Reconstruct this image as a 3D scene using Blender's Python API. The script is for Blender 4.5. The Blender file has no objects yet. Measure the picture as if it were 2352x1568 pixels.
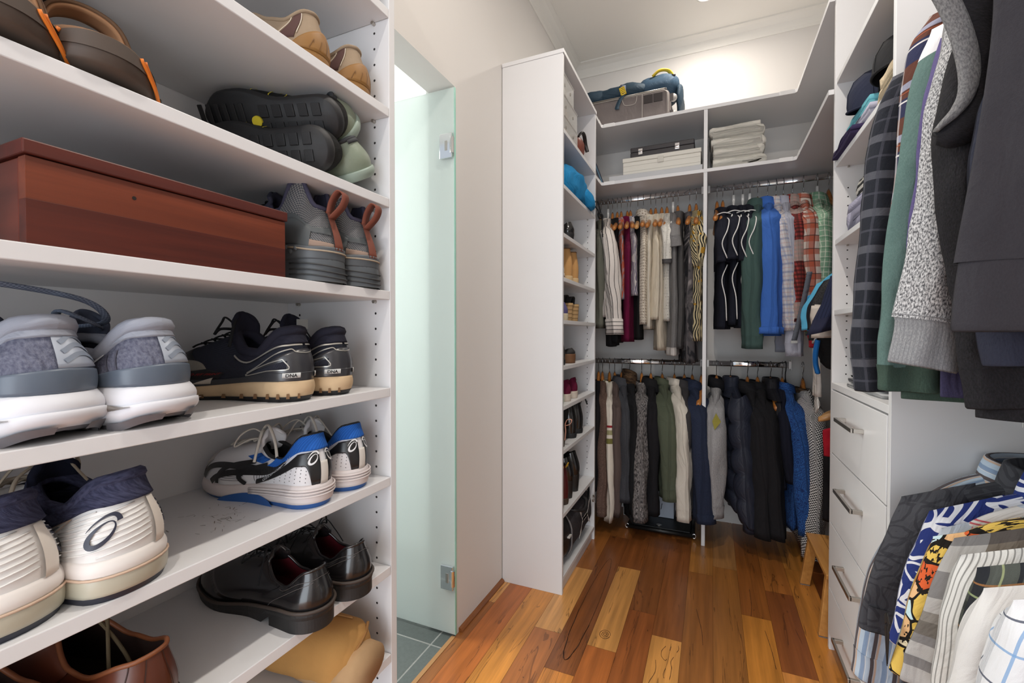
import bpy, bmesh, math, random
import numpy as np
from mathutils import Vector, Matrix, noise
from mathutils.geometry import tessellate_polygon

# ------------------------------------------------------------------ camera, light, exposure
SC = bpy.context.scene
COL = SC.collection
F_PX = 1045.0
YAW, PITCH = math.radians(23.71), math.radians(-0.93)
CAM = Vector((0.0, 0.0, 1.165))
cam_data = bpy.data.cameras.new('camera')
cam_data.sensor_width = 36.0
cam_data.lens = 36.0 * F_PX / 2352.0
cam_data.clip_start = 0.02
camera = bpy.data.objects.new('camera', cam_data)
COL.objects.link(camera)
camera.location = CAM
camera.rotation_euler = (math.pi / 2 + PITCH, 0.0, YAW)
SC.camera = camera

SC.view_settings.view_transform = 'Standard'
SC.view_settings.look = 'None'
SC.view_settings.gamma = 1.0
SC.view_settings.use_curve_mapping = False
SC.view_settings.exposure = 0.12

world = bpy.data.worlds.new('world')
SC.world = world
world.use_nodes = True
wn = world.node_tree.nodes
wn['Background'].inputs[0].default_value = (0.82, 0.91, 1.0, 1)
wn['Background'].inputs[1].default_value = 0.68


def area_light(name, loc, target, size, power, color=(1, 1, 1), shape='DISK', spread=math.pi, size_y=None):
    d = bpy.data.lights.new(name, 'AREA')
    d.shape = shape
    d.size = size
    if size_y:
        d.size_y = size_y
    d.energy = power
    d.color = color
    d.spread = spread
    o = bpy.data.objects.new(name, d)
    COL.objects.link(o)
    o.location = loc
    o.rotation_euler = (Vector(target) - Vector(loc)).to_track_quat('-Z', 'Y').to_euler()
    return o


WARM = (1.0, 0.93, 0.84)
DOWNLIGHTS = [(-0.04, 2.70), (-0.04, 1.05), (-0.04, -0.55)]
CEIL = 3.0
for (lx, ly), pw in zip(DOWNLIGHTS, (6.0, 12.5, 12)):
    area_light('downlight_lamp', (lx, ly, CEIL - 0.035), (lx, ly, 0), 0.07, pw, WARM)
# daylight of the bathroom behind the frosted door
area_light('bathroom_daylight', (-2.6, 1.2, 1.7), (-1.2, 1.75, 1.2), 1.2, 50, (0.95, 1.0, 0.97), 'RECTANGLE', size_y=1.5)
# soft cool fill light added behind the camera, where the room is left open
area_light('added_rear_fill', (0.1, -1.75, 1.05), (-0.2, 2.0, 1.2), 1.5, 40, (0.86, 0.93, 1.0), 'RECTANGLE', size_y=2.1)

# ------------------------------------------------------------------ pixel -> place on a real plane
FW = Vector((-math.sin(YAW) * math.cos(PITCH), math.cos(YAW) * math.cos(PITCH), math.sin(PITCH)))
RT = Vector((math.cos(YAW), math.sin(YAW), 0))
UP = RT.cross(FW)


def ray(u, v):
    return FW + RT * ((u - 1176) / F_PX) + UP * ((784 - v) / F_PX)


def on_x(u, v, x):
    d = ray(u, v)
    return CAM + d * (x / d.x)


def on_y(u, v, y):
    d = ray(u, v)
    return CAM + d * (y / d.y)


def on_z(u, v, z):
    d = ray(u, v)
    return CAM + d * ((z - CAM.z) / d.z)


# ------------------------------------------------------------------ materials
def lin(c):
    return tuple((x / 12.92 if x <= 0.04045 else ((x + 0.055) / 1.055) ** 2.4) for x in (k / 255.0 for k in c)) + (1.0,)


_mats = {}


def new_mat(name):
    m = bpy.data.materials.new(name)
    m.use_nodes = True
    nt = m.node_tree
    return m, nt, nt.nodes['Principled BSDF']


def N(nt, typ, **kw):
    n = nt.nodes.new(typ)
    for k, v in kw.items():
        setattr(n, k, v)
    return n


def ramp(nt, fac, stops, interp='LINEAR'):
    r = N(nt, 'ShaderNodeValToRGB')
    r.color_ramp.interpolation = interp
    el = r.color_ramp.elements
    while len(el) < len(stops):
        el.new(0.5)
    for e, (p, c) in zip(el, stops):
        e.position = p
        e.color = lin(c)
    nt.links.new(fac, r.inputs[0])
    return r.outputs[0]


def mth(nt, op, a, b=None, c=None):
    n = N(nt, 'ShaderNodeMath', operation=op)
    for i, x in enumerate((a, b, c)):
        if x is None:
            continue
        if isinstance(x, (int, float)):
            n.inputs[i].default_value = x
        else:
            nt.links.new(x, n.inputs[i])
    return n.outputs[0]


def mix(nt, fac, a, b, blend='MIX'):
    n = N(nt, 'ShaderNodeMix', data_type='RGBA', blend_type=blend)
    for sock, x in ((n.inputs[0], fac), (n.inputs[6], a), (n.inputs[7], b)):
        if isinstance(x, (int, float)):
            sock.default_value = x
        elif isinstance(x, tuple):
            sock.default_value = x
        else:
            nt.links.new(x, sock)
    return n.outputs[2]


def noise_tex(nt, vec, scale, detail=2, rough=0.5, dist=0.0):
    n = N(nt, 'ShaderNodeTexNoise')
    n.inputs['Scale'].default_value = scale
    n.inputs['Detail'].default_value = detail
    n.inputs['Roughness'].default_value = rough
    n.inputs['Distortion'].default_value = dist
    if vec is not None:
        nt.links.new(vec, n.inputs['Vector'])
    return n


def mapping(nt, vec, scale=(1, 1, 1), rot=(0, 0, 0), loc=(0, 0, 0)):
    n = N(nt, 'ShaderNodeMapping')
    n.inputs['Scale'].default_value = scale
    n.inputs['Rotation'].default_value = rot
    n.inputs['Location'].default_value = loc
    nt.links.new(vec, n.inputs['Vector'])
    return n.outputs[0]


def coords(nt, kind='UV'):
    return N(nt, 'ShaderNodeTexCoord').outputs[kind]


def bump(nt, bs, height, strength=0.3, dist=0.001):
    b = N(nt, 'ShaderNodeBump')
    b.inputs['Strength'].default_value = strength
    b.inputs['Distance'].default_value = dist
    nt.links.new(height, b.inputs['Height'])
    nt.links.new(b.outputs[0], bs.inputs['Normal'])


def plain(name, color, rough=0.5, metal=0.0, spec=0.5, var=0.04, scale=18, grain=0.0, gscale=300, coat=0.0):
    """one colour with a slight procedural unevenness, optional fine grain relief"""
    if name in _mats:
        return _mats[name]
    m, nt, bs = new_mat(name)
    tc = coords(nt, 'Object')
    n = noise_tex(nt, tc, scale, 3)
    c = lin(color)
    lo = tuple(max(0, x * (1 - var)) for x in c[:3]) + (1,)
    hi = tuple(min(1, x * (1 + var)) for x in c[:3]) + (1,)
    nt.links.new(mix(nt, n.outputs[0], lo, hi), bs.inputs['Base Color'])
    bs.inputs['Roughness'].default_value = rough
    bs.inputs['Metallic'].default_value = metal
    bs.inputs['Specular IOR Level'].default_value = spec
    bs.inputs['Coat Weight'].default_value = coat
    if grain:
        g = noise_tex(nt, tc, gscale, 2)
        bump(nt, bs, g.outputs[0], grain, 0.0008)
    _mats[name] = m
    return m


def fabric(name, base, bands=(), kind='plain', c2=None, c3=None, scale=60, contrast=1.0, rough=0.92, weave=0.25, wscale=900,
           shine=0.0):
    """cloth on UVs in metres (u around, v down). bands = (axis, period, offset, width, colour, strength)"""
    if name in _mats:
        return _mats[name]
    m, nt, bs = new_mat(name)
    uv = coords(nt, 'UV')
    sep = N(nt, 'ShaderNodeSeparateXYZ')
    nt.links.new(uv, sep.inputs[0])
    soft = noise_tex(nt, uv, 14, 2)
    c = lin(base)
    col = mix(nt, soft.outputs[0], tuple(x * 0.93 for x in c[:3]) + (1,), tuple(min(1, x * 1.06) for x in c[:3]) + (1,))
    if kind == 'heather':
        n = noise_tex(nt, mapping(nt, uv, (1, 0.45, 1)), scale, 2, 0.6)
        f = mth(nt, 'MULTIPLY_ADD', mth(nt, 'SUBTRACT', n.outputs[0], 0.5), 4.0 * contrast, 0.5)
        n2 = N(nt, 'ShaderNodeClamp')
        nt.links.new(f, n2.inputs[0])
        col = mix(nt, n2.outputs[0], col, lin(c2))
    elif kind == 'blotch':
        n = noise_tex(nt, mapping(nt, uv, (1, 0.6, 1)), scale, 2.5, 0.55, 0.8)
        stops = [(0.0, base), (0.43, base), (0.5, c2), (0.58, c2), (0.66, c3 or base), (1, c3 or base)]
        col = ramp(nt, n.outputs[0], stops)
    elif kind == 'leaf':
        w = N(nt, 'ShaderNodeTexWave')
        w.inputs['Scale'].default_value = scale
        w.inputs['Distortion'].default_value = 9
        w.inputs['Detail'].default_value = 1.5
        w.inputs['Detail Scale'].default_value = 0.6
        nt.links.new(uv, w.inputs[0])
        stripe = ramp(nt, w.outputs[1], [(0, base), (0.45, base), (0.5, c2), (1, c2)], 'LINEAR')
        n = noise_tex(nt, uv, 16, 1)
        msk = mth(nt, 'GREATER_THAN', n.outputs[0], 0.61)
        col = mix(nt, msk, stripe, lin(c3))
    elif kind == 'check':
        ch = N(nt, 'ShaderNodeTexChecker')
        ch.inputs['Scale'].default_value = scale
        ch.inputs[1].default_value = lin(base)
        ch.inputs[2].default_value = lin(c2)
        nt.links.new(mapping(nt, uv, (1, 1, 1), (0, 0, 0.35)), ch.inputs[0])
        col = ch.outputs[0]
    elif kind == 'cells':
        vo = N(nt, 'ShaderNodeTexVoronoi')
        vo.inputs['Scale'].default_value = scale
        nt.links.new(uv, vo.inputs['Vector'])
        rr = mth(nt, 'FRACT', mth(nt, 'MULTIPLY', vo.outputs['Distance'], 3.2))
        col = mix(nt, rr, lin(base), lin(c2))
        if c3:
            n = noise_tex(nt, uv, scale * 0.5, 2)
            col = mix(nt, mth(nt, 'GREATER_THAN', n.outputs[0], 0.55), col, lin(c3))
    elif kind == 'dots':
        vo = N(nt, 'ShaderNodeTexVoronoi')
        vo.inputs['Scale'].default_value = scale
        vo.inputs['Randomness'].default_value = 0.25
        nt.links.new(uv, vo.inputs['Vector'])
        col = mix(nt, mth(nt, 'LESS_THAN', vo.outputs['Distance'], 0.25 * contrast), col, lin(c2))
    elif kind == 'petal':
        vo = N(nt, 'ShaderNodeTexVoronoi', feature='DISTANCE_TO_EDGE')
        vo.inputs['Scale'].default_value = scale
        w = noise_tex(nt, uv, scale * 1.4, 1)
        nt.links.new(mapping(nt, uv), vo.inputs['Vector'])
        rr = mth(nt, 'FRACT', mth(nt, 'MULTIPLY_ADD', vo.outputs['Distance'], 4.0, mth(nt, 'MULTIPLY', w.outputs[0], 1.6)))
        col = mix(nt, mth(nt, 'LESS_THAN', rr, 0.3), col, lin(c2))
    elif kind == 'comic':
        vo = N(nt, 'ShaderNodeTexVoronoi')
        vo.inputs['Scale'].default_value = scale
        wob = noise_tex(nt, uv, 12, 2)
        v2 = N(nt, 'ShaderNodeVectorMath', operation='MULTIPLY_ADD')
        nt.links.new(wob.outputs[1], v2.inputs[0])
        v2.inputs[1].default_value = (0.06, 0.06, 0)
        nt.links.new(uv, v2.inputs[2])
        nt.links.new(v2.outputs[0], vo.inputs['Vector'])
        sepc = N(nt, 'ShaderNodeSeparateColor')
        nt.links.new(vo.outputs['Color'], sepc.inputs[0])
        col = ramp(nt, sepc.outputs[0], [(0, (222, 186, 92)), (0.3, (226, 180, 132)), (0.46, (196, 220, 226)), (0.6, (58, 150, 180)),
                                         (0.68, (226, 196, 110)), (0.86, (214, 96, 52)), (0.94, (236, 222, 190))], 'CONSTANT')
        ed = N(nt, 'ShaderNodeTexVoronoi', feature='DISTANCE_TO_EDGE')
        ed.inputs['Scale'].default_value = scale
        nt.links.new(v2.outputs[0], ed.inputs['Vector'])
        col = mix(nt, mth(nt, 'LESS_THAN', ed.outputs['Distance'], 0.045), col, lin((28, 24, 22)))
        sc = noise_tex(nt, mapping(nt, uv, (1, 0.5, 1)), 150, 2)
        pt = noise_tex(nt, uv, 9, 1)
        sk = mth(nt, 'MULTIPLY', mth(nt, 'GREATER_THAN', sc.outputs[0], 0.56), mth(nt, 'GREATER_THAN', pt.outputs[0], 0.54))
        col = mix(nt, sk, col, lin((34, 28, 24)))
    for (ax, period, off, width, bc, st) in bands:
        co = sep.outputs[0 if ax == 'u' else 1]
        fr = mth(nt, 'FRACT', mth(nt, 'DIVIDE', mth(nt, 'ADD', co, off + 50 * period), period))
        msk = mth(nt, 'LESS_THAN', fr, width / period)
        col = mix(nt, mth(nt, 'MULTIPLY', msk, st), col, lin(bc))
    nt.links.new(col, bs.inputs['Base Color'])
    bs.inputs['Roughness'].default_value = rough
    bs.inputs['Specular IOR Level'].default_value = 0.25 + shine
    if weave:
        g = noise_tex(nt, mapping(nt, uv, (1, 0.5, 1)), wscale, 2)
        b1 = noise_tex(nt, mapping(nt, uv, (1, 0.35, 1)), 26, 2)
        crease = noise_tex(nt, mapping(nt, uv, (1, 0.42, 1)), 17, 3, 0.55, 1.2)
        bump(nt, bs, mth(nt, 'MULTIPLY_ADD', b1.outputs[0], 3.0, g.outputs[0]), weave, 0.0012)
        b2 = N(nt, 'ShaderNodeBump')
        b2.inputs['Strength'].default_value = 0.55
        b2.inputs['Distance'].default_value = 0.012
        nt.links.new(crease.outputs[0], b2.inputs['Height'])
        nt.links.new(b2.outputs[0], [n for n in nt.nodes if n.type == 'BUMP'][0].inputs['Normal'])
    _mats[name] = m
    return m


def wood(name, dark, light, scale=1.0, rough=0.4, axis='X', contrast=1.0, coat=0.0):
    if name in _mats:
        return _mats[name]
    m, nt, bs = new_mat(name)
    tc = coords(nt, 'Object')
    s = {'X': (3, 60, 60), 'Y': (60, 3, 60), 'Z': (60, 60, 3)}[axis]
    v = mapping(nt, tc, tuple(k * scale for k in s))
    n1 = noise_tex(nt, v, 1.0, 4, 0.6, 0.6)
    v2 = mapping(nt, tc, tuple(k * scale * 0.22 for k in s))
    n2 = noise_tex(nt, v2, 1.0, 2, 0.5, 1.0)
    f = mth(nt, 'ADD', mth(nt, 'MULTIPLY', n1.outputs[0], 0.5), mth(nt, 'MULTIPLY', n2.outputs[0], 0.5))
    col = ramp(nt, f, [(0.32, dark), (0.66, light)])
    nt.links.new(col, bs.inputs['Base Color'])
    bs.inputs['Roughness'].default_value = rough
    bs.inputs['Coat Weight'].default_value = coat
    bump(nt, bs, n1.outputs[0], 0.15, 0.0006)
    _mats[name] = m
    return m


def rgb(name, c, rough=0.5, **kw):
    return plain(name, c, rough, **kw)


M_LAM = plain('white_laminate', (226, 225, 226), 0.42, var=0.015, scale=7, grain=0.05, gscale=420)
M_EDGE = plain('white_laminate_edge', (238, 237, 236), 0.32, var=0.01)
M_WALL = plain('wall_paint', (222, 218, 214), 0.75, var=0.01, scale=3, grain=0.06, gscale=160)
M_CEIL = plain('ceiling_paint', (232, 229, 223), 0.8, var=0.01, scale=3)
M_CHROME = plain('chrome', (232, 232, 234), 0.07, metal=1.0, var=0.0)
M_STEEL = plain('brushed_steel', (186, 180, 172), 0.3, metal=1.0, var=0.03)
M_HOLE = plain('drilled_hole', (40, 38, 38), 0.9)
M_HOOK = plain('hanger_wire', (150, 150, 152), 0.22, metal=1.0)
M_HANG = wood('hanger_wood', (150, 86, 36), (208, 140, 70), 1.4, 0.28, 'X', coat=0.4)
M_HANGL = wood('pale_hanger_wood', (186, 130, 72), (224, 176, 116), 1.4, 0.3, 'X', coat=0.3)
M_WHITEPL = plain('white_plastic', (236, 235, 232), 0.35, var=0.01)
M_BLACKPL = plain('black_plastic', (24, 24, 26), 0.4, var=0.02)


# ------------------------------------------------------------------ mesh building
class B:
    """collects geometry for ONE mesh object"""

    def __init__(self):
        self.v, self.f, self.uv, self.mi = [], [], [], []

    def add(self, verts, faces, uvs=None, mi=0):
        o = len(self.v)
        self.v += [tuple(p) for p in verts]
        self.f += [tuple(i + o for i in fc) for fc in faces]
        self.uv += [tuple(p) for p in (uvs if uvs is not None else [(p[0] + p[1], p[2]) for p in verts])]
        self.mi += [mi] * len(faces)
        return self

    def box(self, lo, hi, mi=0, M=None):
        (a, b, c), (d, e, f) = lo, hi
        vs = [(a, b, c), (d, b, c), (d, e, c), (a, e, c), (a, b, f), (d, b, f), (d, e, f), (a, e, f)]
        if M is not None:
            vs = [tuple(M @ Vector(p)) for p in vs]
        return self.add(vs, [(0, 3, 2, 1), (4, 5, 6, 7), (0, 1, 5, 4), (1, 2, 6, 5), (2, 3, 7, 6), (3, 0, 4, 7)], None, mi)

    def grid(self, rows, closed=False, uvs=None, cap0=False, cap1=False, mi=0, flip=False):
        n = len(rows[0])
        vs = [p for r in rows for p in r]
        if uvs is None:
            uv = []
            for j, r in enumerate(rows):
                d = 0.0
                for i, p in enumerate(r):
                    if i:
                        d += (Vector(p) - Vector(r[i - 1])).length
                    uv.append((d, 0.0))
            vl = 0.0
            for j in range(len(rows)):
                if j:
                    k = n // 4
                    vl += (Vector(rows[j][k]) - Vector(rows[j - 1][k])).length
                for i in range(n):
                    uv[j * n + i] = (uv[j * n + i][0], -vl)
        else:
            uv = [p for r in uvs for p in r]
        fs = []
        m = n if closed else n - 1
        for j in range(len(rows) - 1):
            for i in range(m):
                a, b = j * n + i, j * n + (i + 1) % n
                q = (a, b, b + n, a + n)
                fs.append(q[::-1] if flip else q)
        if cap0:
            fs.append(tuple(range(n)) if flip else tuple(range(n))[::-1])
        if cap1:
            o = (len(rows) - 1) * n
            c = tuple(range(o, o + n))
            fs.append(c[::-1] if flip else c)
        return self.add(vs, fs, uv, mi)

    def tube(self, pts, rad, n=8, closed=False, cap=True, squash=None, mi=0):
        pts = [Vector(p) for p in pts]
        k = len(pts)
        rads = rad if isinstance(rad, (list, tuple)) else [rad] * k
        rows = []
        prev = None
        for i, p in enumerate(pts):
            t = (pts[(i + 1) % k] - pts[i - 1]) if (closed or 0 < i < k - 1) else (pts[1] - pts[0] if i == 0 else pts[-1] - pts[-2])
            if t.length < 1e-9:
                t = Vector((0, 0, 1))
            t.normalize()
            if prev is None:
                a = Vector((0, 0, 1)) if abs(t.z) < 0.9 else Vector((1, 0, 0))
                x = t.cross(a).normalized()
            else:
                x = (prev - t * prev.dot(t))
                x = x.normalized() if x.length > 1e-6 else prev
            prev = x
            y = t.cross(x)
            sq = squash or 1.0
            rows.append([p + x * math.cos(q) * rads[i] + y * math.sin(q) * rads[i] * sq for q in (2 * math.pi * j / n for j in range(n))])
        if closed:
            rows.append(rows[0])
        return self.grid(rows, True, None, cap and not closed, cap and not closed, mi)

    def lathe(self, prof, n=24, center=(0, 0, 0), mi=0, cap=True):
        c = Vector(center)
        rows = [[c + Vector((r * math.cos(2 * math.pi * i / n), r * math.sin(2 * math.pi * i / n), z)) for i in range(n)] for r, z in prof]
        return self.grid(rows, True, None, cap, cap, mi)

    def build(self, name, mat, parent=None, smooth=False, bevel=0.0, seg=2, sub=0, solid=0.0):
        me = bpy.data.meshes.new(name)
        me.from_pydata(self.v, [], self.f)
        for m in (mat if isinstance(mat, (list, tuple)) else [mat]):
            me.materials.append(m)
        if any(self.mi):
            me.polygons.foreach_set('material_index', self.mi)
        lay = me.uv_layers.new(name='UVMap')
        li = np.empty(len(me.loops), dtype=np.int32)
        me.loops.foreach_get('vertex_index', li)
        uv = np.array(self.uv, dtype=np.float32)[li]
        lay.data.foreach_set('uv', uv.ravel())
        if smooth:
            me.polygons.foreach_set('use_smooth', [True] * len(me.polygons))
        me.update()
        o = bpy.data.objects.new(name, me)
        COL.objects.link(o)
        if parent is not None:
            o.parent = parent
        if bevel:
            md = o.modifiers.new('bevel', 'BEVEL')
            md.width = bevel
            md.segments = seg
            md.limit_method = 'ANGLE'
            md.angle_limit = math.radians(50)
        if solid:
            md = o.modifiers.new('thickness', 'SOLIDIFY')
            md.thickness = solid
            md.offset = 0
        if sub:
            md = o.modifiers.new('smooth', 'SUBSURF')
            md.levels = sub
            md.render_levels = sub
        return o


def tag(o, label, cat, group=None):
    o['label'] = label
    o['category'] = cat
    if group:
        o['group'] = group
    return o


def structure(o):
    o['kind'] = 'structure'
    return o


def root(name, label, cat, loc=(0, 0, 0), rz=0.0, group=None, rot=None):
    o = bpy.data.objects.new(name, None)
    COL.objects.link(o)
    o.empty_display_size = 0.05
    o.location = loc
    o.rotation_euler = rot if rot else (0, 0, rz)
    return tag(o, label, cat, group)


def lerp(a, b, t):
    return a + (b - a) * t


def clamp(x, a=0.0, b=1.0):
    return max(a, min(b, x))


def smooth(a, b, x):
    t = clamp((x - a) / (b - a))
    return t * t * (3 - 2 * t)


def curve(ctrl, t):
    """smooth 1-D interpolation through (position, value) pairs"""
    if t <= ctrl[0][0]:
        return ctrl[0][1]
    for (a, va), (b, vb) in zip(ctrl, ctrl[1:]):
        if t <= b:
            k = (t - a) / (b - a)
            return va + (vb - va) * (k * k * (3 - 2 * k))
    return ctrl[-1][1]


def spline(pts, n=8):
    """Catmull-Rom through points"""
    P = [Vector(p) for p in pts]
    P = [P[0] * 2 - P[1]] + P + [P[-1] * 2 - P[-2]]
    out = []
    for i in range(1, len(P) - 2):
        for k in range(n):
            t = k / n
            a, b, c, d = P[i - 1], P[i], P[i + 1], P[i + 2]
            out.append(0.5 * ((2 * b) + (c - a) * t + (2 * a - 5 * b + 4 * c - d) * t * t + (3 * b - a - 3 * c + d) * t ** 3))
    out.append(P[-2])
    return out


def nz(p, s, seed):
    return noise.noise(Vector((p[0] * s + seed * 7.3, p[1] * s + seed * 3.1, p[2] * s - seed * 5.7)))
# ------------------------------------------------------------------ the room
XW_L, XW_R, YW_B = -0.9, 0.96, 3.1
Y_OPEN = -2.2

# timber floor: one mesh, one quad per board, board tone in a colour attribute
def build_floor():
    W = 0.1085
    rng = random.Random(5)
    lt, md, dk, rd, gd = (208, 150, 86), (192, 120, 54), (128, 74, 36), (162, 92, 42), (200, 132, 58)
    fixed = {  # index from x=-0.639: joints (y) and tones from near to far
        -3: ([1.20, 1.76, 2.9], [rd, (150, 92, 46), lt, md]),
        -2: ([0.9, 2.75], [md, (172, 98, 44), md]),
        -1: ([0.7, 2.9], [md, gd, md]),
        0: ([0.9, 1.68, 2.20], [md, (168, 102, 52), lt, (150, 92, 42)]),
        1: ([1.487, 2.62], [(190, 120, 52), dk, (150, 92, 44)]),
        2: ([1.66, 2.29], [rd, (196, 138, 74), (134, 78, 38)]),
        3: ([0.6, 1.95], [rd, (142, 80, 38), (128, 76, 38)]),
        4: ([1.817, 2.73], [(204, 142, 74), (136, 80, 40), (154, 96, 48)]),
        5: ([0.8, 2.38], [md, (144, 90, 42), (160, 106, 50)]),
        6: ([1.55, 2.48], [(150, 92, 40), (152, 98, 46), (160, 112, 64)]),
        7: ([1.3, 2.10], [md, (188, 122, 50), (142, 84, 36)]),
        8: ([1.797, 2.34], [(196, 128, 62), (136, 78, 38), (166, 102, 46)]),
        9: ([0.9, 2.6], [md, (186, 120, 50), gd]),
    }
    vs, fs, uv, cols, seeds = [], [], [], [], []
    for k in range(-3, 16):
        x0, x1 = -0.639 + k * W, -0.639 + (k + 1) * W
        if k == -3:
            x0 = -0.9
        x1 = min(x1, XW_R)
        if x0 >= x1:
            continue
        if k in fixed:
            js, tn = fixed[k]
        else:
            js, tn = sorted(rng.uniform(0, 2.8) for _ in range(2)), [rng.choice([lt, md, rd, gd]) for _ in range(3)]
        ys = [Y_OPEN] + list(js) + [YW_B]
        for (ya, yb), tone in zip(zip(ys, ys[1:]), tn):
            o = len(vs)
            e = 0.0004
            vs += [(x0 + e, ya + e, 0), (x1 - e, ya + e, 0), (x1 - e, yb - e, 0), (x0 + e, yb - e, 0)]
            fs.append((o, o + 1, o + 2, o + 3))
            s = rng.uniform(0, 30)
            uv += [(s, ya), (s + x1 - x0, ya), (s + x1 - x0, yb), (s, yb)]
            cols.append(lin(tone))
    o = len(vs)
    vs += [(-0.9, Y_OPEN, -0.004), (XW_R, Y_OPEN, -0.004), (XW_R, YW_B, -0.004), (-0.9, YW_B, -0.004)]
    fs.append((o, o + 1, o + 2, o + 3))
    uv += [(0, 0)] * 4
    cols.append(lin((50, 28, 14)))
    b = B()
    b.add(vs, fs, uv)
    m, nt, bs = new_mat('timber_boards')
    at = N(nt, 'ShaderNodeAttribute', attribute_name='tone')
    u = coords(nt, 'UV')
    g1 = noise_tex(nt, mapping(nt, u, (130, 4.5, 1)), 1.0, 4, 0.62, 0.3)
    g2 = noise_tex(nt, mapping(nt, u, (16, 1.3, 1)), 1.0, 2, 0.5, 1.6)
    wv = N(nt, 'ShaderNodeTexWave', bands_direction='X')
    wv.inputs['Scale'].default_value = 7
    wv.inputs['Distortion'].default_value = 6
    wv.inputs['Detail'].default_value = 2
    wv.inputs['Detail Scale'].default_value = 0.7
    nt.links.new(mapping(nt, u, (1, 0.16, 1)), wv.inputs[0])
    f1 = mth(nt, 'MULTIPLY_ADD', g1.outputs[0], 0.55, 0.72)
    f2 = mth(nt, 'MULTIPLY_ADD', g2.outputs[0], 0.9, 0.55)
    f3 = mth(nt, 'MULTIPLY_ADD', wv.outputs[1], 0.16, 0.92)
    f = mth(nt, 'MULTIPLY', mth(nt, 'MULTIPLY', f1, f2), f3)
    c = mix(nt, 1.0, at.outputs[0], f, 'MULTIPLY')
    vein = noise_tex(nt, mapping(nt, u, (13, 1.0, 1), loc=(3, 1, 0)), 1.0, 3, 0.5, 2.2)
    band = mth(nt, 'LESS_THAN', mth(nt, 'ABSOLUTE', mth(nt, 'SUBTRACT', vein.outputs[0], 0.36)), 0.012)
    c = mix(nt, mth(nt, 'MULTIPLY', band, 0.45), c, lin((50, 26, 12)))
    gum = noise_tex(nt, mapping(nt, u, (60, 12, 1), loc=(9, 4, 0)), 1.0, 2, 0.6, 1.0)
    c = mix(nt, mth(nt, 'MULTIPLY', mth(nt, 'GREATER_THAN', gum.outputs[0], 0.76), 0.8), c, lin((40, 20, 10)))
    nt.links.new(c, bs.inputs['Base Color'])
    bs.inputs['Roughness'].default_value = 0.33
    bs.inputs['Coat Weight'].default_value = 0.25
    bs.inputs['Coat Roughness'].default_value = 0.22
    ob = b.build('floor', m)
    at = ob.data.color_attributes.new('tone', 'FLOAT_COLOR', 'CORNER')
    k = 0
    for p, cc in zip(ob.data.polygons, cols):
        for li in p.loop_indices:
            at.data[li].color = cc
    structure(ob)
    # growth marks of two boards: a long dark oval line and a knot, insect tracks
    marks = B()

    def stroke(pts, w):
        q = spline(pts, 10)
        l, r = [], []
        for i, p in enumerate(q):
            t = (q[min(i + 1, len(q) - 1)] - q[max(i - 1, 0)]).normalized()
            n = Vector((-t.y, t.x, 0)) * w * (0.6 + 0.8 * abs(noise.noise(p * 40)))
            l.append(p + n)
            r.append(p - n)
        marks.grid([l, r])
    zf = 0.0006
    oval = []
    for i in range(29):
        a = 2 * math.pi * i / 28
        oval.append((-0.474 + 0.032 * math.cos(a) * (1 - 0.15 * math.sin(a)), 1.95 + 0.40 * math.sin(a), zf))
    stroke(oval, 0.0012)
    stroke([(x * 1.0 - 0.0 + (0.006 if i % 2 else -0.004) * 0.3, y, zf) for i, (x, y, _) in enumerate(oval[15:27])], 0.0016)
    for r in (0.006, 0.012, 0.02):
        stroke([(-0.372 + r * math.cos(a), 1.745 + r * 1.3 * math.sin(a), zf) for a in (i * 0.55 for i in range(int(12)))], 0.0011)
    tracks = [[(-.182, 1.45), (-.178, 1.52), (-.184, 1.56), (-.172, 1.62), (-.176, 1.68)], [(-.15, 1.77), (-.158, 1.74), (-.16, 1.71), (-.148, 1.69), (-.14, 1.70)],
              [(-.12, 1.72), (-.128, 1.69), (-.118, 1.66), (-.122, 1.62), (-.126, 1.6)], [(-.14, 1.65), (-.142, 1.62), (-.14, 1.6)],
              [(-.142, 1.56), (-.136, 1.53), (-.14, 1.5)], [(-.105, 1.79), (-.103, 1.77), (-.108, 1.75)], [(-.132, 1.775), (-.13, 1.765), (-.134, 1.75)],
              [(-.052, 2.06), (-.03, 1.92), (-.022, 1.83)], [(.165, 2.32), (.16, 2.2), (.156, 2.1)], [(.20, 2.02), (.21, 1.9), (.212, 1.8)],
              [(.09, 1.68), (.1, 1.66), (.115, 1.675), (.125, 1.665)]]
    for tr in tracks:
        stroke([(x + .006 * noise.noise(Vector((x * 90, y * 90, 1))), y, zf) for x, y in tr], 0.0010)
    marks.build('gum_vein', plain('dark_gum_vein', (62, 34, 18), 0.5), ob)


build_floor()

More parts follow.
